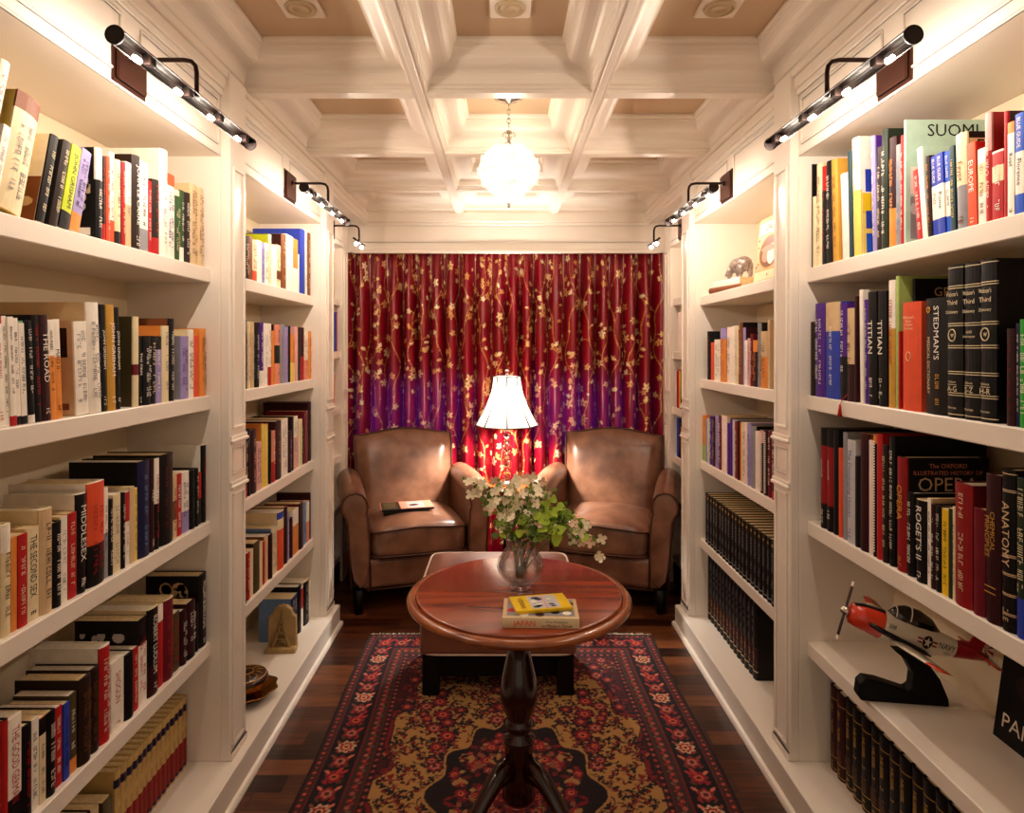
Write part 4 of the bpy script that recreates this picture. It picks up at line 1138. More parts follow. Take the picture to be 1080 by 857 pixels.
  (3.711, 3.761, 0.25, 'DM', 'K', 0, 0, {}),
  (3.762, 3.792, 0.2, 'P', 'P', 0, 0, {}),
  (3.793, 3.838, 0.225, 'K', 'K', 0, 0, {}),
  (3.839, 3.869, 0.235, 'B', 'B', 0, 0, {}),
  (3.87, 3.89, 0.24, 'R', 'R', 0, 0, {}),
 ]),
 'L33': ('L', 1.020, 1.088, [
  (3.68, 3.73, 0.21, 'W', 'W', 0, 0, {}),
  (3.731, 3.766, 0.205, 'W', 'W', 0, 0, {}),
  (3.767, 3.787, 0.19, 'DM', 'DM', 0, 0, {}),
  (3.788, 3.818, 0.2, 'BR', 'BR', 0, 0, {}),
  (3.819, 3.849, 0.2, 'SL', 'SL', 0, 0, {}),
 ]),
 'R11': ('R', 0.995, 1.708, [
  (2.055, 2.0488, 0.335, 'K', 'K', 0.0, 0.0, {}),
  (2.0475, 2.0217, 0.226, 'C', 'C', 0.0, 0.0, {}),
  (2.0205, 1.9883, 0.321, 'C', 'TN', 0.0, 0.0, {'l': 'BR'}),
  (1.9871, 1.9628, 0.306, 'K', 'K', 0.0, 0.0, {'l': 'R', 'top': '.25:R'}),
  (1.9605, 1.927, 0.313, 'K', 'W', 0.0, 0.0, {'l': 'W'}),
  (1.9157, 1.8833, 0.307, 'GD', 'GD', 0.0, -2.0, {'l': 'BR'}),
  (1.8651, 1.8286, 0.25, 'PW', 'W', 0.0, -3.0, {}),
  (1.8267, 1.8071, 0.307, 'TD', 'TD', 0.0, -2.0, {}),
  (1.8052, 1.7693, 0.335, 'W', 'W', 0.0, -2.0, {'l': 'Y', 'bot': '.55:Y', 'art': 'guide'}),
  (1.7153, 1.698, 0.314, 'LV', 'P', 0.0, -2.0, {'l': 'W', 'art': 'letter N'}),
  (1.6964, 1.6745, 0.275, 'DB', 'DB', 0.0, 0.0, {'l': 'C'}),
  (1.6712, 1.6452, 0.311, 'DG', 'DG', 0.0, 0.0, {'l': 'W'}),
  (1.6435, 1.6138, 0.281, 'DM', 'DM', 0.0, 0.0, {'l': 'O', 'bot': '.35:O'}),
  (1.6122, 1.5924, 0.254, 'A', 'A', 0.0, 0.0, {'l': 'LB'}),
  (1.5917, 1.5793, 0.272, 'R', 'PK', 0.0, 0.0, {'l': 'W'}),
  (1.5789, 1.5725, 0.307, 'MT', 'MT', 0.0, 0.0, {'art': 'suomi'}),
  (1.5309, 1.5116, 0.173, 'R', 'R', 0.0, -6.0, {'l': 'W'}),
  (1.5077, 1.4903, 0.222, 'W', 'MT', 0.0, -6.0, {'art': 'travel'}),
  (1.4885, 1.4743, 0.192, 'DB', 'DB', 0.0, -3.0, {'l': 'O'}),
  (1.4732, 1.4547, 0.186, 'B', 'B', 0.0, -3.0, {'l': 'W', 'BG': '1'}),
  (1.4535, 1.4316, 0.187, 'B', 'B', 0.0, -3.0, {'l': 'W', 'BG': '1', 'T2': 'Rome'}),
  (1.4304, 1.4147, 0.185, 'BB', 'BB', 0.0, -3.0, {'l': 'W', 'BG': '1'}),
  (1.4136, 1.3988, 0.19, 'TD', 'TD', 0.0, -2.0, {'l': 'Y'}),
  (1.3944, 1.3612, 0.208, 'C', 'K', 0.0, -2.0, {'l': 'BR', 'bot': '.45:A', 'T': 'Egypt', 'art': 'food'}),
  (1.3601, 1.3359, 0.178, 'RO', 'R', 0.0, -2.0, {'l': 'W', 'T': 'EUROPE'}),
  (1.3349, 1.314, 0.158, 'W', 'P', 0.0, -1.0, {'l': 'BR', 'mid': '.4:.8:C'}),
  (1.3131, 1.2961, 0.225, 'R', 'R', 0.0, -1.0, {'top': '.35:PK', 'l': 'W', 'dep': '.2'}),
  (1.2947, 1.2656, 0.14, 'R', 'R', 0.0, 0.0, {'l': 'W', 'mid': '.55:.78:C', 'top': '.03:W'}),
  (1.2647, 1.2555, 0.211, 'R', 'DM', 0.0, 0.0, {}),
  (1.2542, 1.2382, 0.185, 'W', 'W', 0.0, 0.0, {'l': 'K', 'top': '.12:O', 'T': 'Road'}),
  (1.2365, 1.2166, 0.195, 'BB', 'BB', 0.0, 0.0, {'l': 'W', 'BG': '1', 'T2': 'Florence'}),
  (1.2158, 1.1984, 0.185, 'W', 'W', 0.0, 0.0, {'l': 'B'}),
 ]),
 'R12': ('R', 0.995, 1.297, [
  (2.055, 2.0302, 0.237, 'DB', 'DB', 0.0, 0.0, {}),
  (2.0278, 1.9674, 0.293, 'P', 'P', 0.0, 0.0, {'l': 'W'}),
  (1.965, 1.8826, 0.291, 'B', 'B', 0.0, 0.0, {'l': 'W', 'top': '.3:TN', 'art': 'blob'}),
  (1.8806, 1.8445, 0.284, 'P', 'P', 0.0, 0.0, {'l': 'W', 'bot': '.45:K'}),
  (1.8425, 1.804, 0.267, 'TN', 'TN', 0.0, 0.0, {'l': 'K', 'bot': '.4:DM', 'tassel': '1'}),
  (1.8021, 1.7925, 0.299, 'DM', 'DM', 0.0, 0.0, {}),
  (1.7708, 1.7542, 0.315, 'W', 'W', 0.0, -1.0, {}),
  (1.7524, 1.7353, 0.286, 'P', 'N', 0.0, -1.0, {'l': 'W'}),
  (1.7281, 1.69, 0.304, 'K', 'K', 0.0, -1.0, {'l': 'W', 'T': 'TITIAN'}),
  (1.6876, 1.6503, 0.302, 'K', 'K', 0.0, -1.0, {'l': 'W', 'T': 'TITIAN'}),
  (1.6439, 1.6179, 0.327, 'W', 'C', 0.0, 0.0, {'l': 'R', 'bot': '.62:GD'}),
  (1.6156, 1.6033, 0.335, 'GN', 'GN', 0.0, 0.0, {}),
  (1.6018, 1.595, 0.195, 'R', 'R', 0.0, 0.0, {'l': 'PK', 'dep': '.12'}),
  (1.5946, 1.5852, 0.326, 'K', 'K', 0.03, 0.0, {'art': 'grand', 'dep': '.2'}),
  (1.5848, 1.5155, 0.265, 'RO', 'RO', 0.0, 0.0, {'dict': '1'}),
  (1.4989, 1.4254, 0.268, 'K', 'DG', 0.0, 0.0, {'sted': '1', 'l': 'W'}),
  (1.4233, 1.3767, 0.335, 'K', 'K', 0.0, 0.0, {'web': 'A-G'}),
  (1.3748, 1.3306, 0.334, 'K', 'K', 0.0, 0.0, {'web': 'S-Z'}),
  (1.3294, 1.286, 0.335, 'K', 'K', 0.0, 0.0, {'web': 'H-R', 'dep': '.24'}),
  (1.2576, 1.2375, 0.191, 'DM', 'DM', 0.0, 0.0, {'l': 'M'}),
  (1.2366, 1.2285, 0.201, 'N', 'N', 0.0, 0.0, {'l': 'W'}),
  (1.2275, 1.205, 0.208, 'GR', 'GR', 0.0, 0.0, {'l': 'W'}),
 ]),
 'R13': ('R', 0.995, 0.892, [
  (1.9924, 1.9574, 0.309, 'K', 'K', 0.0, 0.0, {'l': 'W', 'mid': '.25:.83:DR', 'enc': '1'}),
  (1.9553, 1.9195, 0.309, 'K', 'K', 0.0, 0.0, {'l': 'W', 'mid': '.25:.83:DR', 'enc': '1'}),
  (1.9174, 1.89, 0.312, 'K', 'K', 0.0, 0.0, {}),
  (1.888, 1.8673, 0.262, 'RO', 'RO', 0.0, 0.0, {}),
  (1.8653, 1.8432, 0.312, 'A', 'A', 0.0, 0.0, {}),
  (1.8413, 1.8004, 0.294, 'LA', 'LA', 0.0, 0.0, {'l': 'B', 'T': 'The Developing Human'}),
  (1.7977, 1.7718, 0.253, 'K', 'K', 0.0, 0.0, {}),
  (1.7701, 1.7314, 0.323, 'DM', 'BR', 0.0, 0.0, {}),
  (1.7298, 1.7115, 0.308, 'PW', 'PW', 0.0, 0.0, {}),
  (1.7099, 1.6953, 0.325, 'K', 'Y', 0.0, 0.0, {'l': 'W', 'top': '.07:O', 'dots': '1'}),
  (1.6936, 1.6683, 0.33, 'R', 'R', 0.0, 0.0, {}),
  (1.6668, 1.6456, 0.305, 'DB', 'DB', 0.0, 0.0, {'l': 'C'}),
  (1.6452, 1.6404, 0.303, 'TN', 'TN', 0.02, 0.0, {'dep': '.2'}),
  (1.6401, 1.6169, 0.331, 'K', 'K', 0.0, 0.0, {'l': 'W'}),
  (1.6096, 1.5721, 0.286, 'DR', 'K', 0.0, 0.0, {'l': 'GD', 'T': 'OPERA', 'bot': '.0:K', 'art': 'opera'}),
  (1.5707, 1.5455, 0.204, 'K', 'K', 0.0, 0.0, {'l': 'W'}),
  (1.5333, 1.4967, 0.196, 'K', 'TN', 0.0, 0.0, {'l': 'W', 'T': "ROGET'S II"}),
  (1.4952, 1.4834, 0.206, 'W', 'TN', 0.0, 0.0, {'l': 'K'}),
  (1.4819, 1.466, 0.195, 'DM', 'DM', 0.0, 0.0, {'l': 'W'}),
  (1.4646, 1.4449, 0.197, 'K', 'K', 0.0, 0.0, {'l': 'W'}),
  (1.4435, 1.4223, 0.195, 'YB', 'C', 0.0, 0.0, {'l': 'K'}),
  (1.421, 1.411, 0.201, 'DG', 'C', 0.0, 0.0, {}),
  (1.4097, 1.4005, 0.207, 'C', 'C', 0.0, 0.0, {'l': 'K'}),
  (1.3992, 1.3477, 0.265, 'DR', 'M', 0.0, 0.0, {'l': 'C'}),
  (1.3453, 1.3124, 0.222, 'M', 'M', 0.0, 0.0, {}),
  (1.3101, 1.2713, 0.301, 'DM', 'DM', 0.0, 0.0, {'l': 'GD', 'T': 'CHEMICAL PRINCIPLES', 'T3': '1'}),
  (1.2697, 1.2368, 0.319, 'K', 'K', 0.0, 0.0, {'l': 'TN', 'T': 'ANATOMY', 'bands': '1'}),
  (1.2348, 1.205, 0.308, 'DG', 'N', 0.0, 0.0, {'l': 'C', 'bot': '.25:B'}),
 ]),
 'R15': ('R', 1.050, 0.109, [
  (2.045, 2.001, 0.265, 'DM', 'DM', 0, 0, {'l': 'GD', 'gilt': '1', 'g': 'gilt'}),
  (1.9998, 1.9558, 0.265, 'DM', 'DM', 0, 0, {'l': 'GD', 'gilt': '1', 'g': 'gilt'}),
  (1.9546, 1.9106, 0.27, 'K2', 'K2', 0, 0, {'l': 'GD', 'gilt': '1', 'g': 'gilt'}),
  (1.9094, 1.8654, 0.27, 'K2', 'K2', 0, 0, {'l': 'GD', 'gilt': '1', 'g': 'gilt'}),
  (1.8642, 1.8202, 0.27, 'K2', 'K2', 0, 0, {'l': 'GD', 'gilt': '1', 'g': 'gilt'}),
  (1.819, 1.775, 0.27, 'K2', 'K2', 0, 0, {'l': 'GD', 'gilt': '1', 'g': 'gilt'}),
  (1.7738, 1.7298, 0.27, 'K2', 'K2', 0, 0, {'l': 'GD', 'gilt': '1', 'g': 'gilt'}),
  (1.7286, 1.6846, 0.27, 'K2', 'K2', 0, 0, {'l': 'GD', 'gilt': '1', 'g': 'gilt'}),
  (1.6834, 1.6394, 0.27, 'K2', 'K2', 0, 0, {'l': 'GD', 'gilt': '1', 'g': 'gilt'}),
  (1.6382, 1.5942, 0.27, 'K2', 'K2', 0, 0, {'l': 'GD', 'gilt': '1', 'g': 'gilt'}),
  (1.593, 1.549, 0.27, 'K2', 'K2', 0, 0, {'l': 'GD', 'gilt': '1', 'g': 'gilt'}),
  (1.5478, 1.5038, 0.27, 'K2', 'K2', 0, 0, {'l': 'GD', 'gilt': '1', 'g': 'gilt'}),
  (1.5026, 1.4586, 0.27, 'K2', 'K2', 0, 0, {'l': 'GD', 'gilt': '1', 'g': 'gilt'}),
  (1.4574, 1.4134, 0.27, 'K2', 'K2', 0, 0, {'l': 'GD', 'gilt': '1', 'g': 'gilt'}),
  (1.4122, 1.3682, 0.27, 'K2', 'K2', 0, 0, {'l': 'GD', 'gilt': '1', 'g': 'gilt'}),
 ]),
 'R22': ('R', 0.995, 1.297, [
  (3.1027, 3.0616, 0.234, 'K', 'K', 0.0, 0.0, {'l': 'O'}),
  (3.0585, 3.0095, 0.18, 'RO', 'RO', 0.0, 0.0, {}),
  (3.0065, 2.9218, 0.193, 'W', 'W', 0.0, 0.0, {'l': 'K'}),
  (2.9161, 2.8417, 0.243, 'O', 'O', 0.0, 0.0, {'l': 'P', 'top': '.2:LV'}),
  (2.8363, 2.7761, 0.245, 'PW', 'PW', 0.0, 0.0, {'l': 'K'}),
  (2.7736, 2.7357, 0.248, 'W', 'W', 0.0, 0.0, {}),
  (2.7332, 2.6965, 0.249, 'C', 'C', 0.0, 0.0, {'l': 'PK'}),
  (2.694, 2.6749, 0.23, 'M', 'M', 0.0, 0.0, {'l': 'W'}),
  (2.6725, 2.6466, 0.26, 'BR', 'K', 0.0, 0.0, {'l': 'O'}),
  (2.6443, 2.6258, 0.238, 'LV', 'DM', 0.0, 0.0, {}),
  (2.6235, 2.5941, 0.185, 'W', 'W', 0.0, 0.0, {'l': 'PK'}),
  (2.5919, 2.5642, 0.193, 'PK', 'PK', 0.0, 0.0, {'l': 'DM'}),
  (2.562, 2.5372, 0.21, 'M', 'M', 0.0, 0.0, {'l': 'W'}),
  (2.535, 2.4899, 0.184, 'DM', 'DM', 0.0, 0.0, {'l': 'O', 'top': '.25:O'}),
  (2.4879, 2.4604, 0.251, 'A', 'K', 0.0, 0.0, {'l': 'K'}),
  (2.4584, 2.3995, 0.217, 'O', 'O', 0.0, 0.0, {'l': 'DM', 'top': '.45:TN'}),
  (2.3938, 2.3749, 0.259, 'TN', 'TN', 0.0, 0.0, {'art': 'city'}),
 ]),
 'R23': ('R', 0.995, 0.892, [
  (3.175, 3.1356, 0.224, 'O', 'O', 0.0, 0.0, {'bot': '.35:GN'}),
  (3.1321, 3.1042, 0.209, 'A', 'A', 0.0, 0.0, {}),
  (3.1007, 3.0699, 0.216, 'LA', 'LA', 0.0, 0.0, {}),
  (3.0665, 3.0298, 0.234, 'P', 'A', 0.0, 0.0, {'l': 'W'}),
  (3.0266, 2.9877, 0.236, 'DM', 'A', 0.0, 0.0, {'l': 'TN'}),
  (2.9845, 2.9404, 0.244, 'LV', 'A', 0.0, 0.0, {'l': 'BR'}),
  (2.9374, 2.9023, 0.246, 'M', 'A', 0.0, 0.0, {'l': 'W'}),
  (2.8994, 2.8304, 0.254, 'PW', 'TN', 0.0, 0.0, {}),
  (2.8276, 2.791, 0.225, 'P', 'P', 0.0, 0.0, {'l': 'LV'}),
  (2.7882, 2.7663, 0.249, 'P', 'N', 0.0, 0.0, {}),
  (2.7636, 2.7393, 0.247, 'LA', 'LA', 0.0, 0.0, {}),
  (2.7366, 2.705, 0.246, 'DR', 'A', 0.0, 0.0, {'l': 'W'}),
  (2.7025, 2.6793, 0.249, 'DM', 'DM', 0.0, 0.0, {}),
  (2.6768, 2.6591, 0.247, 'O', 'A', 0.0, 0.0, {}),
  (2.6566, 2.6318, 0.25, 'C', 'C', 0.0, 0.0, {}),
  (2.6294, 2.5955, 0.251, 'PW', 'PW', 0.0, 0.0, {'l': 'K'}),
  (2.5931, 2.5625, 0.253, 'LV', 'LV', 0.0, 0.0, {'l': 'P'}),
  (2.5602, 2.5147, 0.249, 'A', 'K', 0.0, 0.0, {'l': 'LV'}),
  (2.5125, 2.4709, 0.231, 'PW', 'W', 0.0, 0.0, {}),
  (2.4688, 2.4307, 0.242, 'DM', 'DM', 0.0, 0.0, {'l': 'W', 'top': '.2:PK', 'dots': '1'}),
  (2.4287, 2.3919, 0.247, 'DM', 'DM', 0.0, 0.0, {'l': 'W', 'dots': '1'}),
  (2.3899, 2.3621, 0.247, 'M', 'M', 0.0, 0.0, {'l': 'W'}),
  (2.3601, 2.3105, 0.258, 'DM', 'K', 0.0, 0.0, {'l': 'W', 'bot': '.12:R'}),
  (2.3086, 2.2791, 0.251, 'SL', 'W', 0.0, 0.0, {'l': 'W'}),
 ]),
 'R24': ('R', 0.995, 0.500, [
  (3.135, 3.0949, 0.238, 'K', 'K', 0, 0, {'l': 'LA', 'dot': '1', 'g': 'dotted'}),
  (3.0941, 3.0541, 0.238, 'K', 'K', 0, 0, {'l': 'LA', 'dot': '1', 'g': 'dotted'}),
  (3.0533, 3.0132, 0.238, 'K', 'K', 0, 0, {'l': 'LA', 'dot': '1', 'g': 'dotted'}),
  (3.0124, 2.9724, 0.238, 'K', 'K', 0, 0, {'l': 'LA', 'dot': '1', 'g': 'dotted'}),
  (2.9716, 2.9316, 0.238, 'K', 'K', 0, 0, {'l': 'LA', 'dot': '1', 'g': 'dotted'}),
  (2.9307, 2.8907, 0.238, 'K', 'K', 0, 0, {'l': 'LA', 'dot': '1', 'g': 'dotted'}),
  (2.8899, 2.8498, 0.238, 'K', 'K', 0, 0, {'l': 'LA', 'dot': '1', 'g': 'dotted'}),
  (2.8491, 2.809, 0.238, 'K', 'K', 0, 0, {'l': 'LA', 'dot': '1', 'g': 'dotted'}),
  (2.8082, 2.7681, 0.238, 'K', 'K', 0, 0, {'l': 'LA', 'dot': '1', 'g': 'dotted'}),
  (2.7673, 2.7273, 0.238, 'K', 'K', 0, 0, {'l': 'LA', 'dot': '1', 'g': 'dotted'}),
  (2.7265, 2.6864, 0.238, 'K', 'K', 0, 0, {'l': 'LA', 'dot': '1', 'g': 'dotted'}),
  (2.6856, 2.6456, 0.238, 'K', 'K', 0, 0, {'l': 'LA', 'dot': '1', 'g': 'dotted'}),
  (2.6448, 2.6048, 0.238, 'K', 'K', 0, 0, {'l': 'LA', 'dot': '1', 'g': 'dotted'}),
  (2.604, 2.5639, 0.238, 'K', 'K', 0, 0, {'l': 'LA', 'dot': '1', 'g': 'dotted'}),
  (2.5631, 2.5231, 0.238, 'K', 'K', 0, 0, {'l': 'LA', 'dot': '1', 'g': 'dotted'}),
  (2.5223, 2.4822, 0.238, 'K', 'K', 0, 0, {'l': 'LA', 'dot': '1', 'g': 'dotted'}),
  (2.4814, 2.4413, 0.238, 'K', 'K', 0, 0, {'l': 'LA', 'dot': '1', 'g': 'dotted'}),
  (2.4405, 2.4005, 0.238, 'K', 'K', 0, 0, {'l': 'LA', 'dot': '1', 'g': 'dotted'}),
  (2.3997, 2.3597, 0.238, 'K', 'K', 0, 0, {'l': 'LA', 'dot': '1', 'g': 'dotted'}),
  (2.3589, 2.3188, 0.238, 'K', 'K', 0, 0, {'l': 'LA', 'dot': '1', 'g': 'dotted'}),
  (2.312, 2.29, 0.23, 'W', 'W', 0, 0, {}),
 ]),
 'R25': ('R', 1.020, 0.109, [
  (3.17, 3.1274, 0.31, 'K', 'K', 0, 0, {'l': 'LA', 'redlab': '1', 'g': 'redlab'}),
  (3.1264, 3.0839, 0.31, 'K', 'K', 0, 0, {'l': 'LA', 'redlab': '1', 'g': 'redlab'}),
  (3.0829, 3.0403, 0.31, 'K', 'K', 0, 0, {'l': 'LA', 'redlab': '1', 'g': 'redlab'}),
  (3.0393, 2.9967, 0.31, 'K', 'K', 0, 0, {'l': 'LA', 'redlab': '1', 'g': 'redlab'}),
  (2.9957, 2.9531, 0.31, 'K', 'K', 0, 0, {'l': 'LA', 'redlab': '1', 'g': 'redlab'}),
  (2.9521, 2.9096, 0.31, 'K', 'K', 0, 0, {'l': 'LA', 'redlab': '1', 'g': 'redlab'}),
  (2.9086, 2.866, 0.31, 'K', 'K', 0, 0, {'l': 'LA', 'redlab': '1', 'g': 'redlab'}),
  (2.865, 2.8224, 0.31, 'K', 'K', 0, 0, {'l': 'LA', 'redlab': '1', 'g': 'redlab'}),
  (2.8214, 2.7789, 0.31, 'K', 'K', 0, 0, {'l': 'LA', 'redlab': '1', 'g': 'redlab'}),
  (2.7779, 2.7353, 0.31, 'K', 'K', 0, 0, {'l': 'LA', 'redlab': '1', 'g': 'redlab'}),
  (2.7343, 2.6917, 0.31, 'K', 'K', 0, 0, {'l': 'LA', 'redlab': '1', 'g': 'redlab'}),
  (2.6907, 2.6481, 0.31, 'K', 'K', 0, 0, {'l': 'LA', 'redlab': '1', 'g': 'redlab'}),
  (2.6471, 2.6046, 0.31, 'K', 'K', 0, 0, {'l': 'LA', 'redlab': '1', 'g': 'redlab'}),
  (2.6036, 2.561, 0.31, 'K', 'K', 0, 0, {'l': 'LA', 'redlab': '1', 'g': 'redlab'}),
 ]),
 'R32': ('R', 1.060, 1.430, [
  (3.86, 3.82, 0.235, 'PW', 'PW', 0, 0, {}),
  (3.819, 3.779, 0.235, 'PW', 'PW', 0, 0, {}),
  (3.778, 3.728, 0.24, 'W', 'W', 0, 0, {}),
  (3.727, 3.715, 0.24, 'R', 'W', 0, 0, {}),
  (3.714, 3.664, 0.25, 'DM', 'DM', 0, 0, {}),
  (3.663, 3.613, 0.24, 'W', 'W', 0, 0, {}),
 ]),
 'R33': ('R', 1.060, 1.088, [
  (3.93, 3.91, 0.235, 'PK', 'PK', 0, 0, {}),
  (3.909, 3.889, 0.23, 'LA', 'LA', 0, 0, {}),
  (3.888, 3.876, 0.22, 'R', 'R', 0, 0, {}),
  (3.875, 3.855, 0.2, 'K', 'K', 0, 0, {}),
  (3.854, 3.829, 0.23, 'R', 'R', 0, 0, {}),
  (3.828, 3.798, 0.225, 'YB', 'YB', 0, 0, {}),
  (3.797, 3.767, 0.235, 'K', 'K', 0, 0, {}),
  (3.766, 3.736, 0.23, 'YB', 'R', 0, 0, {}),
  (3.735, 3.705, 0.22, 'W', 'W', 0, 0, {}),
 ]),
 'R34': ('R', 1.060, 0.790, [
  (3.88, 3.85, 0.235, 'B', 'B', 0, 0, {}),
  (3.849, 3.824, 0.23, 'K', 'K', 0, 0, {}),
  (3.823, 3.803, 0.21, 'DB', 'DB', 0, 0, {}),
  (3.802, 3.777, 0.19, 'SL', 'SL', 0, 0, {}),
  (3.776, 3.746, 0.2, 'TN', 'TN', 0, 0, {}),
  (3.745, 3.715, 0.23, 'DM', 'DM', 0, 0, {}),
  (3.714, 3.684, 0.23, 'K', 'K', 0, 0, {}),
 ]),
}
# ================================================================ books
COL = dict(W=('#F2EADC', 'white'), C=('#E6D5AC', 'cream'), K=('#0A0708', 'black'), K2=('#0E0708', 'black'), DB=('#26160F', 'dark brown'), R=('#B01C1E', 'red'),
    DR=('#8A1418', 'deep red'), DM=('#300A10', 'dark maroon'), M=('#6A1220', 'maroon'), RO=('#DE5230', 'orange-red'), O=('#E08A3C', 'orange'), Y=('#E8C860', 'yellow'),
    YB=('#E8C020', 'bright yellow'), B=('#2A3FA8', 'blue'), BB=('#2456C4', 'bright blue'), N=('#161840', 'navy'), P=('#4A1E82', 'purple'), LV=('#9A8CC0', 'lilac'),
    G=('#2C4A24', 'green'), GR=('#2C9A30', 'bright green'), DG=('#1C2A1C', 'dark green'), GN=('#A8BE6C', 'pale green'), LM=('#BCCB1E', 'lime green'), TL=('#A8D8CC', 'pale teal'),
    TD=('#1E3C44', 'dark teal'), MT=('#B4D4C4', 'mint'), TN=('#D2B48A', 'tan'), MU=('#C9A868', 'mustard tan'), GD=('#C8963C', 'gold'), BR=('#7A4628', 'brown'), OD=('#4A3E22', 'olive brown'),
    A=('#8E8C90', 'grey'), LA=('#C4C2C4', 'light grey'), PK=('#DCA4A0', 'pink'), SL=('#E08A70', 'salmon'), PW=('#F2DDD2', 'pale pink'), LB=('#6A8AB8', 'light blue'))
def CM(c): return mat('cover_' + COL[c][1].replace(' ', '_').replace('-', '_'), COL[c][0], 0.48, vary=0.06, vscale=40, spec=0.3)
ORD = ['first', 'second', 'third', 'fourth', 'fifth', 'sixth', 'seventh', 'eighth', 'ninth', 'tenth', 'eleventh', 'twelfth', 'thirteenth', 'fourteenth', 'fifteenth', 'sixteenth', 'seventeenth', 'eighteenth', 'nineteenth', 'twentieth',
    'twenty-first', 'twenty-second', 'twenty-third', 'twenty-fourth', 'twenty-fifth', 'twenty-sixth', 'twenty-seventh', 'twenty-eighth', 'twenty-ninth', 'thirtieth', 'thirty-first', 'thirty-second', 'thirty-third', 'thirty-fourth']
rb = random.Random(77)

def cover_mesh(t, h, d, sc, cc, bands, hard, name):
    bt = 0.0028 if hard else 0.0007
    bulge = min(0.007, t * 0.20) if hard else min(0.0015, t * 0.05)
    bt = min(bt, t * 0.2)
    arc = [(t * i / 6.0, -bulge * (1 - (2 * i / 6.0 - 1) ** 2)) for i in range(7)]
    r = 0.0
    outer = [(0, d)] + [(0, 0.004)] + [(x, y) for x, y in arc] + [(t, 0.004)] + [(t, d)]
    inner = [(t - bt, d), (t - bt, 0.003), (bt, 0.003), (bt, d)]
    zs = sorted({0.0, 1.0, *[b[0] for b in bands], *[b[1] for b in bands]})
    mb = MB(); cm = CM(cc); sm = CM(sc)
    def colour(z):
        for a, b, c in bands:
            if a <= z < b: return c if not isinstance(c, str) else CM(c)
        return sm
    n_o = [mb.add([(x, y, z * h) for x, y in outer]) for z in zs]
    for k in range(len(zs) - 1):
        a, b = n_o[k], n_o[k + 1]; mm = colour((zs[k] + zs[k + 1]) / 2)
        for i in range(len(outer) - 1):
            edge = i in (0, len(outer) - 2)
            mb.face((a + i, a + i + 1, b + i + 1, b + i), cm if edge else mm, False)
    no = len(outer)
    i0 = mb.add([(x, y, 0) for x, y in inner]); i1 = mb.add([(x, y, h) for x, y in inner])
    for i in range(3): mb.face((i0 + i, i0 + i + 1, i1 + i + 1, i1 + i), cm)
    for o_, q, up in ((n_o[0], i0, 0), (n_o[-1], i1, 1)):
        # cap strips between the outer and the inner outline
        L_ = [(o_, o_ + 1, q + 2, q + 3), tuple([o_ + k for k in range(1, no - 1)]) + (q + 1, q + 2), (o_ + no - 2, o_ + no - 1, q, q + 1)]
        for f in L_: mb.face(f if not up else f[::-1], cm)
    mb.face((n_o[0], q_ := i0 + 3, i1 + 3, n_o[-1]), cm); mb.face((n_o[0] + no - 1, n_o[-1] + no - 1, i1, i0), cm)
    return mb.mesh(name), bt, bulge

def glyphs(mb, t, h, bulge, m, z0, z1, rr, two=False):
    """rows of small strokes that read as a line of lettering running down the spine"""
    size = min(t * (0.42 if not two else 0.28), 0.013)
    z = z1
    xs = [t / 2] if not two else [t * 0.33, t * 0.68]
    for xc in xs:
        z = z1 - rr.uniform(0, 0.01)
        while z > z0:
            n = rr.randint(3, 8)
            for _ in range(n):
                if z < z0: break
                w = size * rr.uniform(0.35, 0.62); a = xc - size / 2; b = xc + size / 2
                y = -bulge - 0.0004
                def q4(x0, x1, za, zb_):
                    c = mb.add([(x0, y, za), (x1, y, za), (x1, y, zb_), (x0, y, zb_)]); mb.face((c, c + 1, c + 2, c + 3), m)
                if rr.random() < 0.85: q4(a, b, z, z - w * 0.26)
                if rr.random() < 0.4: q4(a, b, z - w * 0.74, z - w)
                for f_ in (0.0, 0.42, 0.84):
                    if rr.random() < 0.45: q4(a + size * f_, a + size * (f_ + 0.16), z, z - w)
                z -= w + size * 0.22
            z -= size * rr.uniform(0.6, 2.2)

def rectp(mb, side, t, d, h, u0, u1, v0, v1, m, lift=0.0004):
    """a flat printed area on the board that faces the viewer; u runs spine to fore edge"""
    if side == 'L': pts = [(-lift, u1 * d, v0 * h), (-lift, u0 * d, v0 * h), (-lift, u0 * d, v1 * h), (-lift, u1 * d, v1 * h)]
    else: pts = [(t + lift, u0 * d, v0 * h), (t + lift, u1 * d, v0 * h), (t + lift, u1 * d, v1 * h), (t + lift, u0 * d, v1 * h)]
    c = mb.add(pts); mb.face((c, c + 1, c + 2, c + 3), m)
def cover_text(mb, side, t, d, h, txt, u, v, hh, maxw, m, lift=0.0007):
    if side == 'L': put_text(mb, txt, (-lift, u * d, v * h), (0, -1, 0), (0, 0, 1), hh, maxw, m)
    else: put_text(mb, txt, (t + lift, u * d, v * h), (0, 1, 0), (0, 0, 1), hh, maxw, m)
def blobs(mb, side, t, d, h, m, box, n, r, rr):
    for _ in range(n):
        u, v = rr.uniform(box[0], box[1]), rr.uniform(box[2], box[3]); k = 9; pts = []
        ru, rv = r * rr.uniform(0.5, 1.3) / d, r * rr.uniform(0.5, 1.3) / h
        for i in range(k):
            a = 2 * math.pi * i / k
            uu = min(box[1], max(box[0], u + ru * math.cos(a))); vv = min(box[3], max(box[2], v + rv * math.sin(a)))
            pts.append((-0.0005 if side == 'L' else t + 0.0005, uu * d, vv * h))
        if side == 'L': pts = pts[::-1]
        c = mb.add(pts); mb.face([c + i for i in range(k)], m)
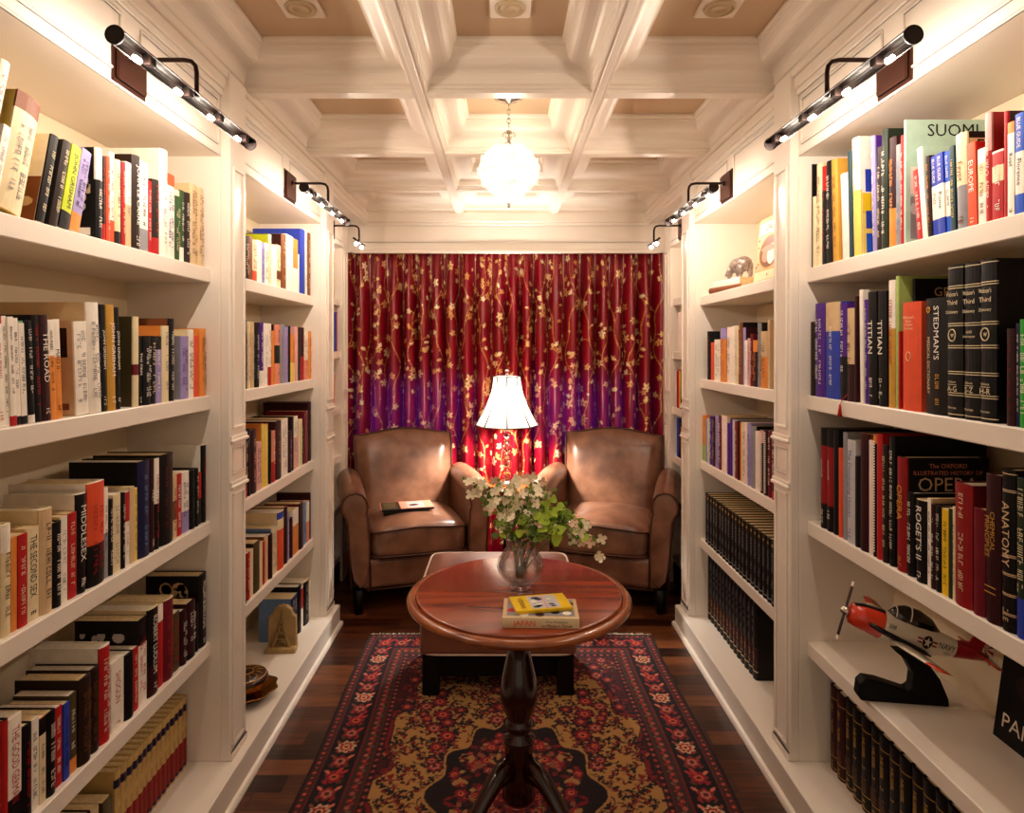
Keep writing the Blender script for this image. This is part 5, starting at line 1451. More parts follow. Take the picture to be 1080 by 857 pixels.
def art(kind, side, t, d, h, par, rr):
    mb = MB(); F_ = lambda c: CM(c)
    if kind == 'wb': rectp(mb, side, t, d, h, 0.03, 0.97, 0.0, 0.5, F_('BR')); blobs(mb, side, t, d, h, F_('TN'), (0.05, 0.95, 0.02, 0.45), 8, 0.02, rr)
    elif kind == 'photo': blobs(mb, side, t, d, h, F_('LA'), (0.08, 0.92, 0.25, 0.85), 12, 0.014, rr); blobs(mb, side, t, d, h, F_('TN'), (0.08, 0.92, 0.25, 0.75), 8, 0.012, rr); rectp(mb, side, t, d, h, 0.08, 0.75, 0.04, 0.12, F_('W'))
    elif kind == 'portrait':
        rectp(mb, side, t, d, h, 0.1, 0.62, 0.62, 0.93, F_('DB')); blobs(mb, side, t, d, h, F_('LA'), (0.25, 0.5, 0.68, 0.9), 5, 0.018, rr)
        rectp(mb, side, t, d, h, 0.1, 0.5, 0.06, 0.13, F_('BR'), 0.0005)
    elif kind == 'oval': blobs(mb, side, t, d, h, F_('TN'), (0.2, 0.8, 0.7, 0.95), 7, 0.02, rr); blobs(mb, side, t, d, h, F_('W'), (0.3, 0.7, 0.2, 0.5), 4, 0.02, rr)
    elif kind == 'guide':
        rectp(mb, side, t, d, h, 0.02, 0.98, 0.35, 0.52, F_('YB')); rectp(mb, side, t, d, h, 0.02, 0.98, 0.0, 0.36, F_('Y'))
        rectp(mb, side, t, d, h, 0.06, 0.95, 0.53, 0.72, F_('B'), 0.0005); rectp(mb, side, t, d, h, 0.06, 0.95, 0.22, 0.37, F_('B'), 0.0005); rectp(mb, side, t, d, h, 0.06, 0.95, 0.0, 0.18, F_('BB'), 0.0005)
        blobs(mb, side, t, d, h, F_('BR'), (0.06, 0.95, 0.55, 0.63), 4, 0.012, rr); blobs(mb, side, t, d, h, F_('LA'), (0.06, 0.95, 0.23, 0.3), 4, 0.012, rr); cover_text(mb, side, t, d, h, 'V', 0.3, 0.1, 0.02, 0.03, F_('W'))
    elif kind == 'letter_N': rectp(mb, side, t, d, h, 0.02, 0.98, 0.0, 0.5, F_('BR')); cover_text(mb, side, t, d, h, 'N', 0.3, 0.92, 0.02, 0.03, F_('W'))
    elif kind == 'suomi':
        cover_text(mb, side, t, d, h, 'SUOMI', 0.5, 0.915, 0.030, d * 0.72, F_('K')); rectp(mb, side, t, d, h, 0.05, 0.5, 0.4, 0.62, F_('PW')); rectp(mb, side, t, d, h, 0.05, 0.95, 0.04, 0.38, F_('A')); blobs(mb, side, t, d, h, F_('LA'), (0.05, 0.95, 0.04, 0.36), 12, 0.012, rr)
    elif kind == 'travel':
        cover_text(mb, side, t, d, h, 'Travel', 0.62, 0.90, 0.012, d * 0.4, F_('R')); cover_text(mb, side, t, d, h, 'We', 0.5, 0.78, 0.036, d * 0.4, F_('R'))
    elif kind == 'food': rectp(mb, side, t, d, h, 0.03, 0.95, 0.5, 0.93, F_('TN')); cover_text(mb, side, t, d, h, 'FOO', 0.4, 0.85, 0.028, d * 0.7, F_('K')); rectp(mb, side, t, d, h, 0.03, 0.95, 0.0, 0.45, F_('DB')); blobs(mb, side, t, d, h, F_('LA'), (0.05, 0.9, 0.05, 0.42), 10, 0.012, rr)
    elif kind == 'grand': cover_text(mb, side, t, d, h, 'GRANT', 0.5, 0.90, 0.022, d * 0.72, F_('TN'))
    elif kind == 'opera':
        cover_text(mb, side, t, d, h, 'The OXFORD', 0.5, 0.93, 0.011, d * 0.5, F_('SL')); cover_text(mb, side, t, d, h, 'ILLUSTRATED HISTORY OF', 0.5, 0.87, 0.010, d * 0.86, F_('SL')); cover_text(mb, side, t, d, h, 'OPERA', 0.5, 0.77, 0.034, d * 0.86, F_('TN'))
    elif kind == 'city':
        cover_text(mb, side, t, d, h, 'S', 0.35, 0.72, 0.036, d * 0.3, F_('K')); blobs(mb, side, t, d, h, F_('BR'), (0.06, 0.95, 0.4, 0.47), 12, 0.01, rr); blobs(mb, side, t, d, h, F_('DB'), (0.06, 0.95, 0.14, 0.24), 6, 0.014, rr); blobs(mb, side, t, d, h, F_('BR'), (0.06, 0.95, 0.03, 0.35), 8, 0.006, rr)
    if mb.f:
        o = mb.build('cover_print', par)
CACHE = {}
def make_book(name, t, h, d, sc, cc, opts, side, rr, lettering=True):
    root = bpy.data.objects.new(name, None); C.objects.link(root); root.empty_display_size = 0.03
    g = opts.get('g')
    bands = []
    def fr(s): a, c = s.split(':'); return float(a), c
    if 'bot' in opts: a, c = fr(opts['bot']); bands.append((0, a, c))
    if 'top' in opts: a, c = fr(opts['top']); bands.append((1 - a, 1.0, c))
    if 'mid' in opts: a, b, c = opts['mid'].split(':'); bands.append((float(a), float(b), c))
    if 'b3' in opts: bands = [(0.03, 0.07, 'N'), (0.07, 0.42, 'DR'), (0.80, 0.90, 'N')]
    if 'BG' in opts: bands = [(0.0, 0.2, sc), (0.2, 0.62, 'W')]
    if 'redlab' in opts: bands = [(0.10, 0.115, 'TN'), (0.16, 0.40, 'DM'), (0.40, 0.405, 'BR')]
    if 'gilt' in opts: bands = [(0.03, 0.038, 'GD'), (0.17, 0.178, 'GD'), (0.86, 0.868, 'GD')]
    if 'dot' in opts: bands = [(0.06, 0.068, 'LA'), (0.05, 0.053, 'A')]
    if 'web' in opts or 'bands' in opts: bands = [(a, a + 0.005, 'C') for a in (0.02, 0.145, 0.16, 0.285, 0.30, 0.455, 0.47, 0.60, 0.615, 0.845, 0.86, 0.985 - 0.005)]
    if 'bands' in opts: bands = [(a, a + 0.006, 'TN') for a in (0.1, 0.11, 0.22, 0.23, 0.345, 0.355, 0.46, 0.47, 0.86, 0.87, 0.97)]
    hard = (h > 0.205 or sc in ('K', 'DM', 'M', 'DB', 'DR')) and sc not in ('W',) or h > 0.25
    ck = (g, sc, round(h, 3))
    if g and ck in CACHE:
        parts = CACHE[ck]
        for pn, me in parts:
            o = bpy.data.objects.new(pn, me); C.objects.link(o); o.parent = root
            if pn == 'cover': cov = o
            if pn == 'spine_lettering': o.parent = cov
        return root
    me, bt, bulge = cover_mesh(t, h, d, sc, cc, bands, hard, 'cover')
    o = bpy.data.objects.new('cover', me); C.objects.link(o); o.parent = root; cov = o
    made = [('cover', me)]
    mb = MB(); ov = 0.003 if hard else 0.0004
    mb.box(bt + 0.0001, t - bt - 0.0001, 0.0032, d - (ov if hard else 0.0), ov, h - ov, PAGE if rr.random() < 0.6 else PAGEW)
    o = mb.build('page_block', root); made.append(('page_block', o.data))
    T = opts.get('T'); lm = CM(opts['l']) if 'l' in opts else None
    mb = MB(); y = -bulge - 0.0006
    X, Y = (0, 0, -1), (1, 0, 0)
    if T3 := opts.get('T3'):
        put_text(mb, 'CHEMICAL', (t * 0.66, y, h * 0.62), X, Y, t * 0.30, h * 0.5, lm); put_text(mb, 'PRINCIPLES', (t * 0.30, y, h * 0.58), X, Y, t * 0.30, h * 0.58, lm)
        rectz = [(t * 0.12, 0.2), (t * 0.12, 0.24)]
        for a, zz in rectz:
            c = mb.add([(a, y, zz * h), (t - a, y, zz * h), (t - a, y, zz * h + 0.002), (a, y, zz * h + 0.002)]); mb.face((c, c + 1, c + 2, c + 3), lm)
    elif T:
        long = h * (0.66 if len(T) > 6 else 0.45)
        if T == 'TITIAN': long = h * 0.6
        if T == 'OPERA': long = h * 0.5
        put_text(mb, T, (t / 2, y, h * (0.60 if len(T) < 12 else 0.58)), X, Y, min(t * 0.55, 0.02), long, lm)
        if T not in ('TITIAN',): glyphs(mb, t, h, bulge, lm, h * 0.06, h * 0.15, rr)
        if T == 'TITIAN': glyphs(mb, t, h, bulge, lm, h * 0.08, h * 0.25, rr)
    elif 'BG' in opts:
        put_text(mb, 'BLUE GUIDE', (t / 2, y, h * 0.81), X, Y, t * 0.42, h * 0.30, CM('W')); 
        if 'T2' in opts: put_text(mb, opts['T2'], (t / 2, y, h * 0.42), X, Y, t * 0.52, h * 0.34, CM('K'))
        else: glyphs(mb, t, h, bulge, CM('K'), h * 0.3, h * 0.55, rr)
    elif 'web' in opts:
        HX, HY = (1, 0, 0), (0, 0, 1); cm = CM('C')
        for txt, zz, hh in (("Webster's", 0.81, 0.010), ('Third', 0.755, 0.010), ('Dictionary', 0.69, 0.009), ('Volume', 0.235, 0.005), (opts['web'], 0.19, 0.012)):
            put_text(mb, txt, (t / 2, y - 0.0003, h * zz), HX, HY, hh, t * 0.78, cm)
        c = mb.add([(t * 0.2, y, h * 0.215), (t * 0.8, y, h * 0.215), (t * 0.8, y, h * 0.218), (t * 0.2, y, h * 0.218)]); mb.face((c, c + 1, c + 2, c + 3), cm)
        put_text(mb, 'Merriam', (t / 2, y, h * 0.065), HX, HY, 0.005, t * 0.6, cm)
        if opts['web'] != 'S-Z': mb.tube([(t / 2 + 0.011 * math.cos(a * math.pi / 8), y, h * 0.54 + 0.013 * math.sin(a * math.pi / 8)) for a in range(16)], 0.0012, cm, 5, closed=True); put_text(mb, 'w', (t / 2, y, h * 0.54), HX, HY, 0.008, 0.01, cm)
        else: put_text(mb, 'AND', (t / 2, y, h * 0.56), HX, HY, 0.006, t * 0.4, cm); put_text(mb, 'Seven Languages', (t / 2, y, h * 0.53), HX, HY, 0.006, t * 0.8, cm)
    elif 'dict' in opts:
        HX, HY = (1, 0, 0), (0, 0, 1); cm = CM('SL'); cm = CM('C')
        for txt, zz in (("Webster's", 0.86), ('New', 0.825), ('Collegiate', 0.79), ('Dictionary', 0.755)): put_text(mb, txt, (t * 0.45, y, h * zz), HX, HY, 0.0075, t * 0.62, cm)
        mb.tube([(t * 0.45 + 0.009 * math.cos(a * math.pi / 8), y, h * 0.5 + 0.011 * math.sin(a * math.pi / 8)) for a in range(16)], 0.0008, cm, 5, closed=True)
    elif 'sted' in opts:
        put_text(mb, "STEDMAN'S", (t * 0.62, y, h * 0.70), X, Y, t * 0.24, h * 0.46, CM('W')); put_text(mb, 'MEDICAL DICTIONARY', (t * 0.26, y, h * 0.42), X, Y, t * 0.12, h * 0.62, CM('C'))
        mb.tube([(t * 0.26 + 0.005 * math.cos(a * math.pi / 6), y, h * 0.9 + 0.006 * math.sin(a * math.pi / 6)) for a in range(12)], 0.0016, CM('GD'), 5, closed=True)
        glyphs(mb, t * 1.3, h, bulge, CM('GD'), h * 0.1, h * 0.36, rr)
    elif 'enc' in opts:
        put_text(mb, 'encyclopedia', (t / 2, y, h * 0.6), X, Y, t * 0.3, h * 0.4, CM('W')); glyphs(mb, t, h, bulge, CM('W'), h * 0.06, h * 0.2, rr)
    elif 'dots' in opts:
        z = h * 0.04
        while z < h * 0.96:
            c = mb.add([(t * 0.3, y, z), (t * 0.8, y, z), (t * 0.8, y, z + 0.004), (t * 0.3, y, z + 0.004)]); mb.face((c, c + 1, c + 2, c + 3), CM('W')); z += 0.0075
    elif 'dot' in opts:
        mb.ball((t / 2, y + 0.0006, h * 0.93), (0.006, 0.001, 0.006), CM('GD'), 10, 6); glyphs(mb, t, h, bulge, CM('A'), h * 0.3, h * 0.85, rr); glyphs(mb, t, h, bulge, CM('A'), h * 0.1, h * 0.2, rr)
    elif 'gilt' in opts:
        glyphs(mb, t, h, bulge, CM('GD'), h * 0.45, h * 0.8, rr); glyphs(mb, t, h, bulge, CM('GD'), h * 0.06, h * 0.15, rr); glyphs(mb, t, h, bulge, CM('BR'), h * 0.2, h * 0.36, rr, True)
    elif 'redlab' in opts:
        glyphs(mb, t * 0.5, h, bulge, CM('A'), h * 0.45, h * 0.95, rr); glyphs(mb, t, h, bulge, CM('GD'), h * 0.19, h * 0.37, rr)
    elif lm is not None and lettering and t > 0.008:
        glyphs(mb, t, h, bulge, lm, h * (0.3 if 'bot' in opts else 0.14), h * rr.uniform(0.82, 0.94) * (1 - (0.12 if 'top' in opts else 0)), rr, t > 0.03 and rr.random() < 0.5)
    if mb.f:
        o = mb.build('spine_lettering', cov); made.append(('spine_lettering', o.data))
    if g: CACHE[ck] = made
    if 'art' in opts: art(opts['art'], side, t, d, h, root, rr)
    if 'tassel' in opts:
        mb = MB(); mb.tube([(t * 0.2, -0.004, 0.02), (t * 0.15, -0.018, 0.004), (t * 0.1, -0.024, -0.012)], 0.0010, CM('R'), 6); mb.tube([(t * 0.1, -0.024, -0.010), (t * 0.1, -0.024, -0.02), (t * 0.05, -0.024, -0.045)], [0.003, 0.004, 0.007], CM('R'), 8); mb.build('bookmark_tassel', root)
    return root

SHNAME = {'1': 'top shelf', '2': 'second shelf', '3': 'third shelf', '4': 'fourth shelf', '5': 'bottom shelf', '6': 'bottom shelf'}
UNIT = {'1': 'near', '2': 'middle', '3': 'far'}
KIND = {'dotted': ('encyclopedia_volume', 'encyclopedia volume'), 'gilt': ('gilt_volume', 'gilt volume'), 'redlab': ('reference_volume', 'reference volume'), 'set_navy': ('classic_volume', 'classic volume')}
def shown(it): # rough size in the picture: spine width times height, as seen from the room
    return abs(it[0] - it[1]) * it[2] / ((it[0] + it[1]) / 2) ** 3
ranked = sorted((-shown(it), k, i) for k, v in BOOKS.items() if k != 'R23' for i, it in enumerate(v[3]) if it[7].get('g') not in KIND)
SMALL = {(k, i) for _, k, i in ranked[290:]}
small_roots = []
for key, (side, XS, ZS, items) in BOOKS.items():
    unit, sh = key[1], key[2]
    place = '%s, %s %s bookcase' % (SHNAME[sh], UNIT[unit], 'left' if side == 'L' else 'right')
    n = len(items)
    hs = sorted(i[2] for i in items)
    for i, (ya, yb, h, sc, cc, rec, lean, opts) in enumerate(items):
        t = abs(yb - ya); tt = t * math.cos(math.radians(lean)); h = h * 1.0
        rr = random.Random(i * 31 + ord(key[2]) * 7 + ord(key[1]) + (99 if side == 'L' else 0))
        dmax = (SIDE[side]['back'] - 0.014) - (XS + rec)
        d = float(opts['dep']) if 'dep' in opts else min(0.235, h * (0.70 + 0.06 * rr.random()))
        d = min(d, dmax - 0.006)
        name, cat_ = KIND.get(opts.get('g'), ('magazine', 'magazine') if key == 'R23' else ('book', 'book'))
        root = make_book(name, tt, h, d, sc, cc, opts, side, rr)
        zoff = 0.0004 + (tt * math.sin(math.radians(lean)) if lean > 0 else 0)
        s = -1 if side == 'L' else 1
        jit = rr.uniform(0, 0.004)
        ly = ya if lean <= 0 else ya + s * -1 * 0.0
        root.location = (s * (XS + rec + jit), ly, ZS + zoff)
        root.rotation_euler = (0, math.radians(lean), math.radians(90 if side == 'L' else -90))
        if (key, i) in SMALL: small_roots.append(root); continue
        # description
        cw = COL[sc][1]
        size = 'tall ' if h >= hs[-max(1, n // 5)] - 1e-6 else ('short ' if h <= hs[max(0, n // 6)] else '')
        thick = 'thick ' if t > 0.036 else ('thin ' if t < 0.014 else '')
        feat = ''
        kind = 'magazine' if key == 'R23' else 'book'
        if 'web' in opts: feat = ' with gilt bands'; kind = 'dictionary'
        elif 'dict' in opts: kind = 'dictionary'
        elif opts.get('g') == 'dotted': kind = 'set volume'; feat = ' with dot'
        elif opts.get('g') == 'gilt': kind = 'gilt volume'
        elif opts.get('g') == 'redlab': kind = 'volume'; feat = ' with red label'
        elif opts.get('g') == 'set_navy': kind = 'volume'; feat = ' with navy band'
        elif 'T' in opts and 'JOHN' not in opts['T'] and opts['T'] not in ('ROBERT LUDLUM', 'WILLIAM BURROUGHS', 'DE BEAUVOIR'): feat = ' titled ' + opts['T'].title().split(' ')[-1]
        elif 'bot' in opts: feat = ' with %s foot' % COL[opts['bot'].split(':')[1]][1]
        elif 'top' in opts: feat = ' with %s head' % COL[opts['top'].split(':')[1]][1]
        elif 'mid' in opts: feat = ' with %s panel' % COL[opts['mid'].split(':')[2]][1]
        elif 'l' in opts: feat = ' with %s lettering' % COL[opts['l']][1]
        elif cc != sc: feat = ' with %s cover' % COL[cc][1]
        if i < (n + 1) // 2: pos = '%s from left' % ORD[i]
        else: pos = '%s from right' % ORD[n - 1 - i]
        lab = '%s%s%s %s%s, %s, %s' % (thick, size, cw, kind, feat, pos, place)
        if len(lab.split()) > 16: lab = '%s%s %s%s, %s, %s' % (size or thick, cw, kind, feat, pos, place)
        if len(lab.split()) > 16: lab = '%s %s%s, %s, %s' % (cw, kind, feat, pos, place)
        root['label'] = lab; root['category'] = cat_
        root['group'] = cat_ + 's on the %s of the %s %s bookcase' % (SHNAME[sh], UNIT[unit], 'left' if side == 'L' else 'right')
# the books that show smallest in the picture, kept as one object
mb = MB()
for root in small_roots:
    Mr = Matrix.Translation(root.location) @ root.rotation_euler.to_matrix().to_4x4()
    objs = []
    for ch in root.children: objs += [ch] + list(ch.children)
    for o in objs:
        me = o.data; n = mb.add([tuple(Mr @ v.co) for v in me.vertices])
        for pl_ in me.polygons: mb.face([n + i for i in pl_.vertices], me.materials[pl_.material_index])
    for o in objs[::-1]: bpy.data.objects.remove(o)
    bpy.data.objects.remove(root)
if mb.f:
    o = tag(mb.build('distant_books'), 'thin and far books too small to tell apart, between larger ones on the shelves', 'books'); o['kind'] = 'stuff'
def flat_book(label, loc, rz, w, d, t, sc, cc, group, opts=None, seed=1, rx=0):
    """a book lying flat: spine along +x side"""
    rr = random.Random(seed)
    r = make_book('book', t, w, d, sc, cc, opts or {}, 'R', rr, False)
    r['label'] = label; r['category'] = 'book'; r['group'] = group
    r.location = loc
    r.rotation_mode = 'XYZ'
    # local x (thickness) -> up, local z (height) -> horizontal
    M_ = Matrix.Rotation(rz, 4, 'Z') @ Matrix(((0, 0, -1, w / 2), (0, 1, 0, -d / 2), (1, 0, 0, 0), (0, 0, 0, 1)))
    r.matrix_world = Matrix.Translation(loc) @ M_
    return r
# ================================================================ books lying or propped on their own
def poster_face(root, w, h, items, y=-0.0004):
    """printed rectangles and lettering on a cover standing in the xz plane, facing -y"""
    mb = MB()
    for it in items:
        if it[0] == 'r': _, a, b, c, d, m = it; n = mb.add([(a * w, y, c * h), (b * w, y, c * h), (b * w, y, d * h), (a * w, y, d * h)]); mb.face((n, n + 1, n + 2, n + 3), m); y -= 0.0001
        elif it[0] == 'e':
            _, cx, cz, rx_, rz_, m = it; k = 24; n = mb.add([(cx * w + rx_ * math.cos(2 * math.pi * i / k), y, cz * h + rz_ * math.sin(2 * math.pi * i / k)) for i in range(k)]); mb.face([n + i for i in range(k)], m); y -= 0.0001
        else: _, s_, cx, cz, hh, mw, m = it; put_text(mb, s_, (cx * w, y - 0.0002, cz * h), (1, 0, 0), (0, 0, 1), hh, mw, m)
    mb.build('cover_print', root)
def standing_book(label, loc, rz, w, h, t, cc, items, tilt, group=None):
    """book standing with its front cover towards -y"""
    root = thing('book', label, 'book', loc, rz, group)
    root.rotation_euler = (math.radians(-tilt), 0, rz)
    mb = MB(); mb.box(0, w, 0, 0.002, 0, h, CM(cc), 0.0006); mb.box(0, w, t - 0.002, t, 0, h, CM(cc), 0.0006); mb.box(0, 0.003, 0.002, t - 0.002, 0, h, CM(cc)); mb.build('cover', root)
    mb = MB(); mb.box(0.0032, w - 0.004, 0.0022, t - 0.0022, 0.003, h - 0.003, PAGEW); mb.build('page_block', root)
    poster_face(root, w, h, items)
    return root
K_, W_, C_, G_ = CM('K'), CM('W'), CM('C'), CM('GD')
standing_book('tall cream art book titled DALI facing out, middle right bookcase top shelf', (1.000, 2.545, 1.7085), math.radians(-90), 0.235, 0.252, 0.022, 'MU',
    [('r', 0.03, 0.97, 0.74, 0.93, W_), ('r', 0.03, 0.97, 0.18, 0.71, CM('TN')), ('e', 0.52, 0.45, 0.094, 0.068, G_), ('e', 0.52, 0.45, 0.088, 0.062, CM('BR')), ('e', 0.40, 0.40, 0.034, 0.028, CM('SL')), ('e', 0.62, 0.40, 0.036, 0.040, W_), ('e', 0.5, 0.5, 0.07, 0.012, CM('SL')),
     ('e', 0.08, 0.66, 0.006, 0.006, CM('R')), ('e', 0.08, 0.24, 0.006, 0.006, CM('R')), ('e', 0.14, 0.28, 0.005, 0.005, CM('R')), ('e', 0.09, 0.55, 0.005, 0.005, CM('R')), ('r', 0.03, 0.97, 0.02, 0.16, C_), ('e', 0.55, 0.09, 0.004, 0.006, K_), ('t', 'DALI', 0.46, 0.84, 0.026, 0.095, K_)], 7)
standing_book('large black book with letters PAN leaning on the back panel, near right bookcase', (1.205, 1.565, 0.5005), math.radians(-90), 0.27, 0.212, 0.02, 'K',
    [('t', 'PAN', 0.25, 0.24, 0.034, 0.11, CM('W')), ('e', 0.5, 0.7, 0.09, 0.04, CM('DB')), ('e', 0.35, 0.62, 0.03, 0.016, CM('DM'))], 8)
# two books lying under the silver bear
z = 1.7084
r = flat_book('brown patterned book lying flat under the white book and bear', (1.10, 2.92, z), math.radians(-78), 0.27, 0.18, 0.026, 'BR', 'TN', 'books stacked under the bear', dict(l='C'), 3)
flat_book('white book lying flat directly under the silver bear', (1.105, 2.93, z + 0.0265), math.radians(-82), 0.25, 0.17, 0.030, 'W', 'W', 'books stacked under the bear', dict(l='C'), 4)
# ---- polar bear figurine
t = thing('bear_figurine', 'small mottled silver walking bear standing on two stacked books', 'figurine', (1.075, 2.905, z + 0.0569), math.radians(98))
BEAR = mat('mottled_silver', '#9A8A80', 0.35, 0.5, vary=0.55, vscale=70)
mb = MB(); rings = []
for x, cz, ry_, rz_ in ((-0.085, 0.060, 0.010, 0.012), (-0.078, 0.062, 0.024, 0.028), (-0.05, 0.064, 0.030, 0.036), (-0.015, 0.062, 0.029, 0.034), (0.02, 0.064, 0.028, 0.034), (0.045, 0.062, 0.024, 0.030), (0.065, 0.055, 0.019, 0.022), (0.085, 0.046, 0.015, 0.017), (0.102, 0.037, 0.011, 0.012), (0.115, 0.030, 0.007, 0.008), (0.119, 0.028, 0.003, 0.004)):
    rings.append([(x, ry_ * math.cos(2 * math.pi * i / 14), cz + rz_ * math.sin(2 * math.pi * i / 14)) for i in range(14)])
mb.loft(rings, BEAR)
for (x, y, dx) in ((0.045, 0.015, 0.012), (0.035, -0.015, -0.012), (-0.055, 0.016, 0.010), (-0.065, -0.016, -0.012)):
    mb.tube([(x, y, 0.060), (x + dx * 0.5, y, 0.032), (x + dx, y, 0.012), (x + dx + 0.004, y, 0.0055), (x + dx + 0.012, y, 0.0055)], [0.018, 0.013, 0.009, 0.0085, 0.005], BEAR, 10)
for y in (-0.010, 0.010): mb.ball((0.078, y, 0.062), (0.004, 0.004, 0.005), BEAR, 8, 6)
recalc(mb.build('body', t))

# books on the round table
zt_ = 0.7288 + 0.0112 + 0.0003
flat_book('thick cream book titled JAPAN lying on the round table', (0.097, 1.673, zt_), math.radians(-2), 0.195, 0.125, 0.026, 'C', 'TN', 'books lying on the round table', dict(l='K'), 9)
mb = MB(); jp = bpy.data.objects[bpy.context.scene.collection.objects[-1].name]
jroot = [o for o in C.objects if o.get('label', '').startswith('thick cream book titled JAPAN')][0]
put_text(mb, 'JAPAN', (0.0125, -0.0065, 0.195 - 0.055), (0, 0, -1), (1, 0, 0), 0.018, 0.072, CM('RO'))
put_text(mb, 'From Prehistory', (0.0175, -0.0065, 0.195 - 0.138), (0, 0, -1), (1, 0, 0), 0.0075, 0.080, K_); put_text(mb, 'to Modern Times', (0.0085, -0.0065, 0.195 - 0.138), (0, 0, -1), (1, 0, 0), 0.0075, 0.080, K_)
n = mb.add([(0.0264, 0.012, 0.185), (0.0264, 0.012, 0.01), (0.0264, 0.118, 0.01), (0.0264, 0.118, 0.185)]); mb.face((n, n + 1, n + 2, n + 3), CM('A'))
for (a, b, m_) in ((0.172, 0.045, 'R'), (0.03, 0.03, 'W'), (0.06, 0.035, 'K'), (0.17, 0.10, 'RO'), (0.02, 0.09, 'K'), (0.1, 0.02, 'DM'), (0.14, 0.018, 'W')):
    k = 9; n = mb.add([(0.0266, b + 0.012 * math.cos(i * 0.698), a + 0.012 * math.sin(i * 0.698)) for i in range(k)]); mb.face([n + i for i in range(k)], CM(m_))
mb.build('cover_print', jroot)
vb = flat_book('yellow travel guide titled VIENNA lying askew on the thicker cream book', (0.098, 1.690, zt_ + 0.0273), math.radians(11), 0.150, 0.098, 0.008, 'YB', 'YB', 'books lying on the round table', {}, 10)
mb = MB()
def top_rect(x0, x1, y0, y1, m, lift=0.0002): # on the top cover: local x = thickness, z runs right to left
    n = mb.add([(0.008 + lift, y0, 0.150 - x0), (0.008 + lift, y0, 0.150 - x1), (0.008 + lift, y1, 0.150 - x1), (0.008 + lift, y1, 0.150 - x0)]); mb.face((n, n + 3, n + 2, n + 1), m)
top_rect(0.045, 0.122, 0.008, 0.090, CM('LA'))
rr_ = random.Random(4)
for _ in range(9):
    a, b = rr_.uniform(0.053, 0.113), rr_.uniform(0.018, 0.080); ra = rr_.uniform(0.006, 0.013)
    n = mb.add([(0.0084, b + ra * 0.6 * math.cos(i * 0.698), 0.150 - a + ra * math.sin(i * 0.698)) for i in range(9)]); mb.face([n + i for i in range(9)], CM(rr_.choice(['K', 'K', 'N', 'DB', 'W'])))
top_rect(0.082, 0.087, 0.008, 0.090, CM('PK'), 0.0005)
put_text(mb, 'VIENNA', (0.0085, 0.048, 0.150 - 0.024), (0, -1, 0), (0, 0, -1), 0.014, 0.068, CM('BR'))
mb.build('cover_print', vb)
# books on the left armchair seat
flat_book('dark hardback lying underneath on the left armchair seat', (-0.575, 3.735, 0.4935), math.radians(12), 0.26, 0.16, 0.022, 'K', 'DM', 'books on the armchair seat', dict(l='GD'), 12)
cb = flat_book('salmon and black book lying on top on the left armchair seat', (-0.570, 3.74, 0.5161), math.radians(15), 0.30, 0.175, 0.012, 'K', 'SL', 'books on the armchair seat', dict(l='W'), 13)
mb = MB(); n = mb.add([(0.0123, 0.004, 0.298), (0.0123, 0.004, 0.19), (0.0123, 0.172, 0.19), (0.0123, 0.172, 0.298)]); mb.face((n, n + 3, n + 2, n + 1), CM('DB'))
n = mb.add([(0.0125, 0.02, 0.285), (0.0125, 0.02, 0.215), (0.0125, 0.155, 0.215), (0.0125, 0.155, 0.285)]); mb.face((n, n + 3, n + 2, n + 1), CM('OD'))
n = mb.add([(0.0123, 0.02, 0.15), (0.0123, 0.02, 0.05), (0.0123, 0.15, 0.05), (0.0123, 0.15, 0.15)]); mb.face((n, n + 3, n + 2, n + 1), CM('PK'))
n = mb.add([(0.0127, 0.08 + 0.022 * math.cos(i * 0.785), 0.11 + 0.03 * math.sin(i * 0.785)) for i in range(8)]); mb.face([n + i for i in range(8)], K_)
mb.build('cover_print', cb)

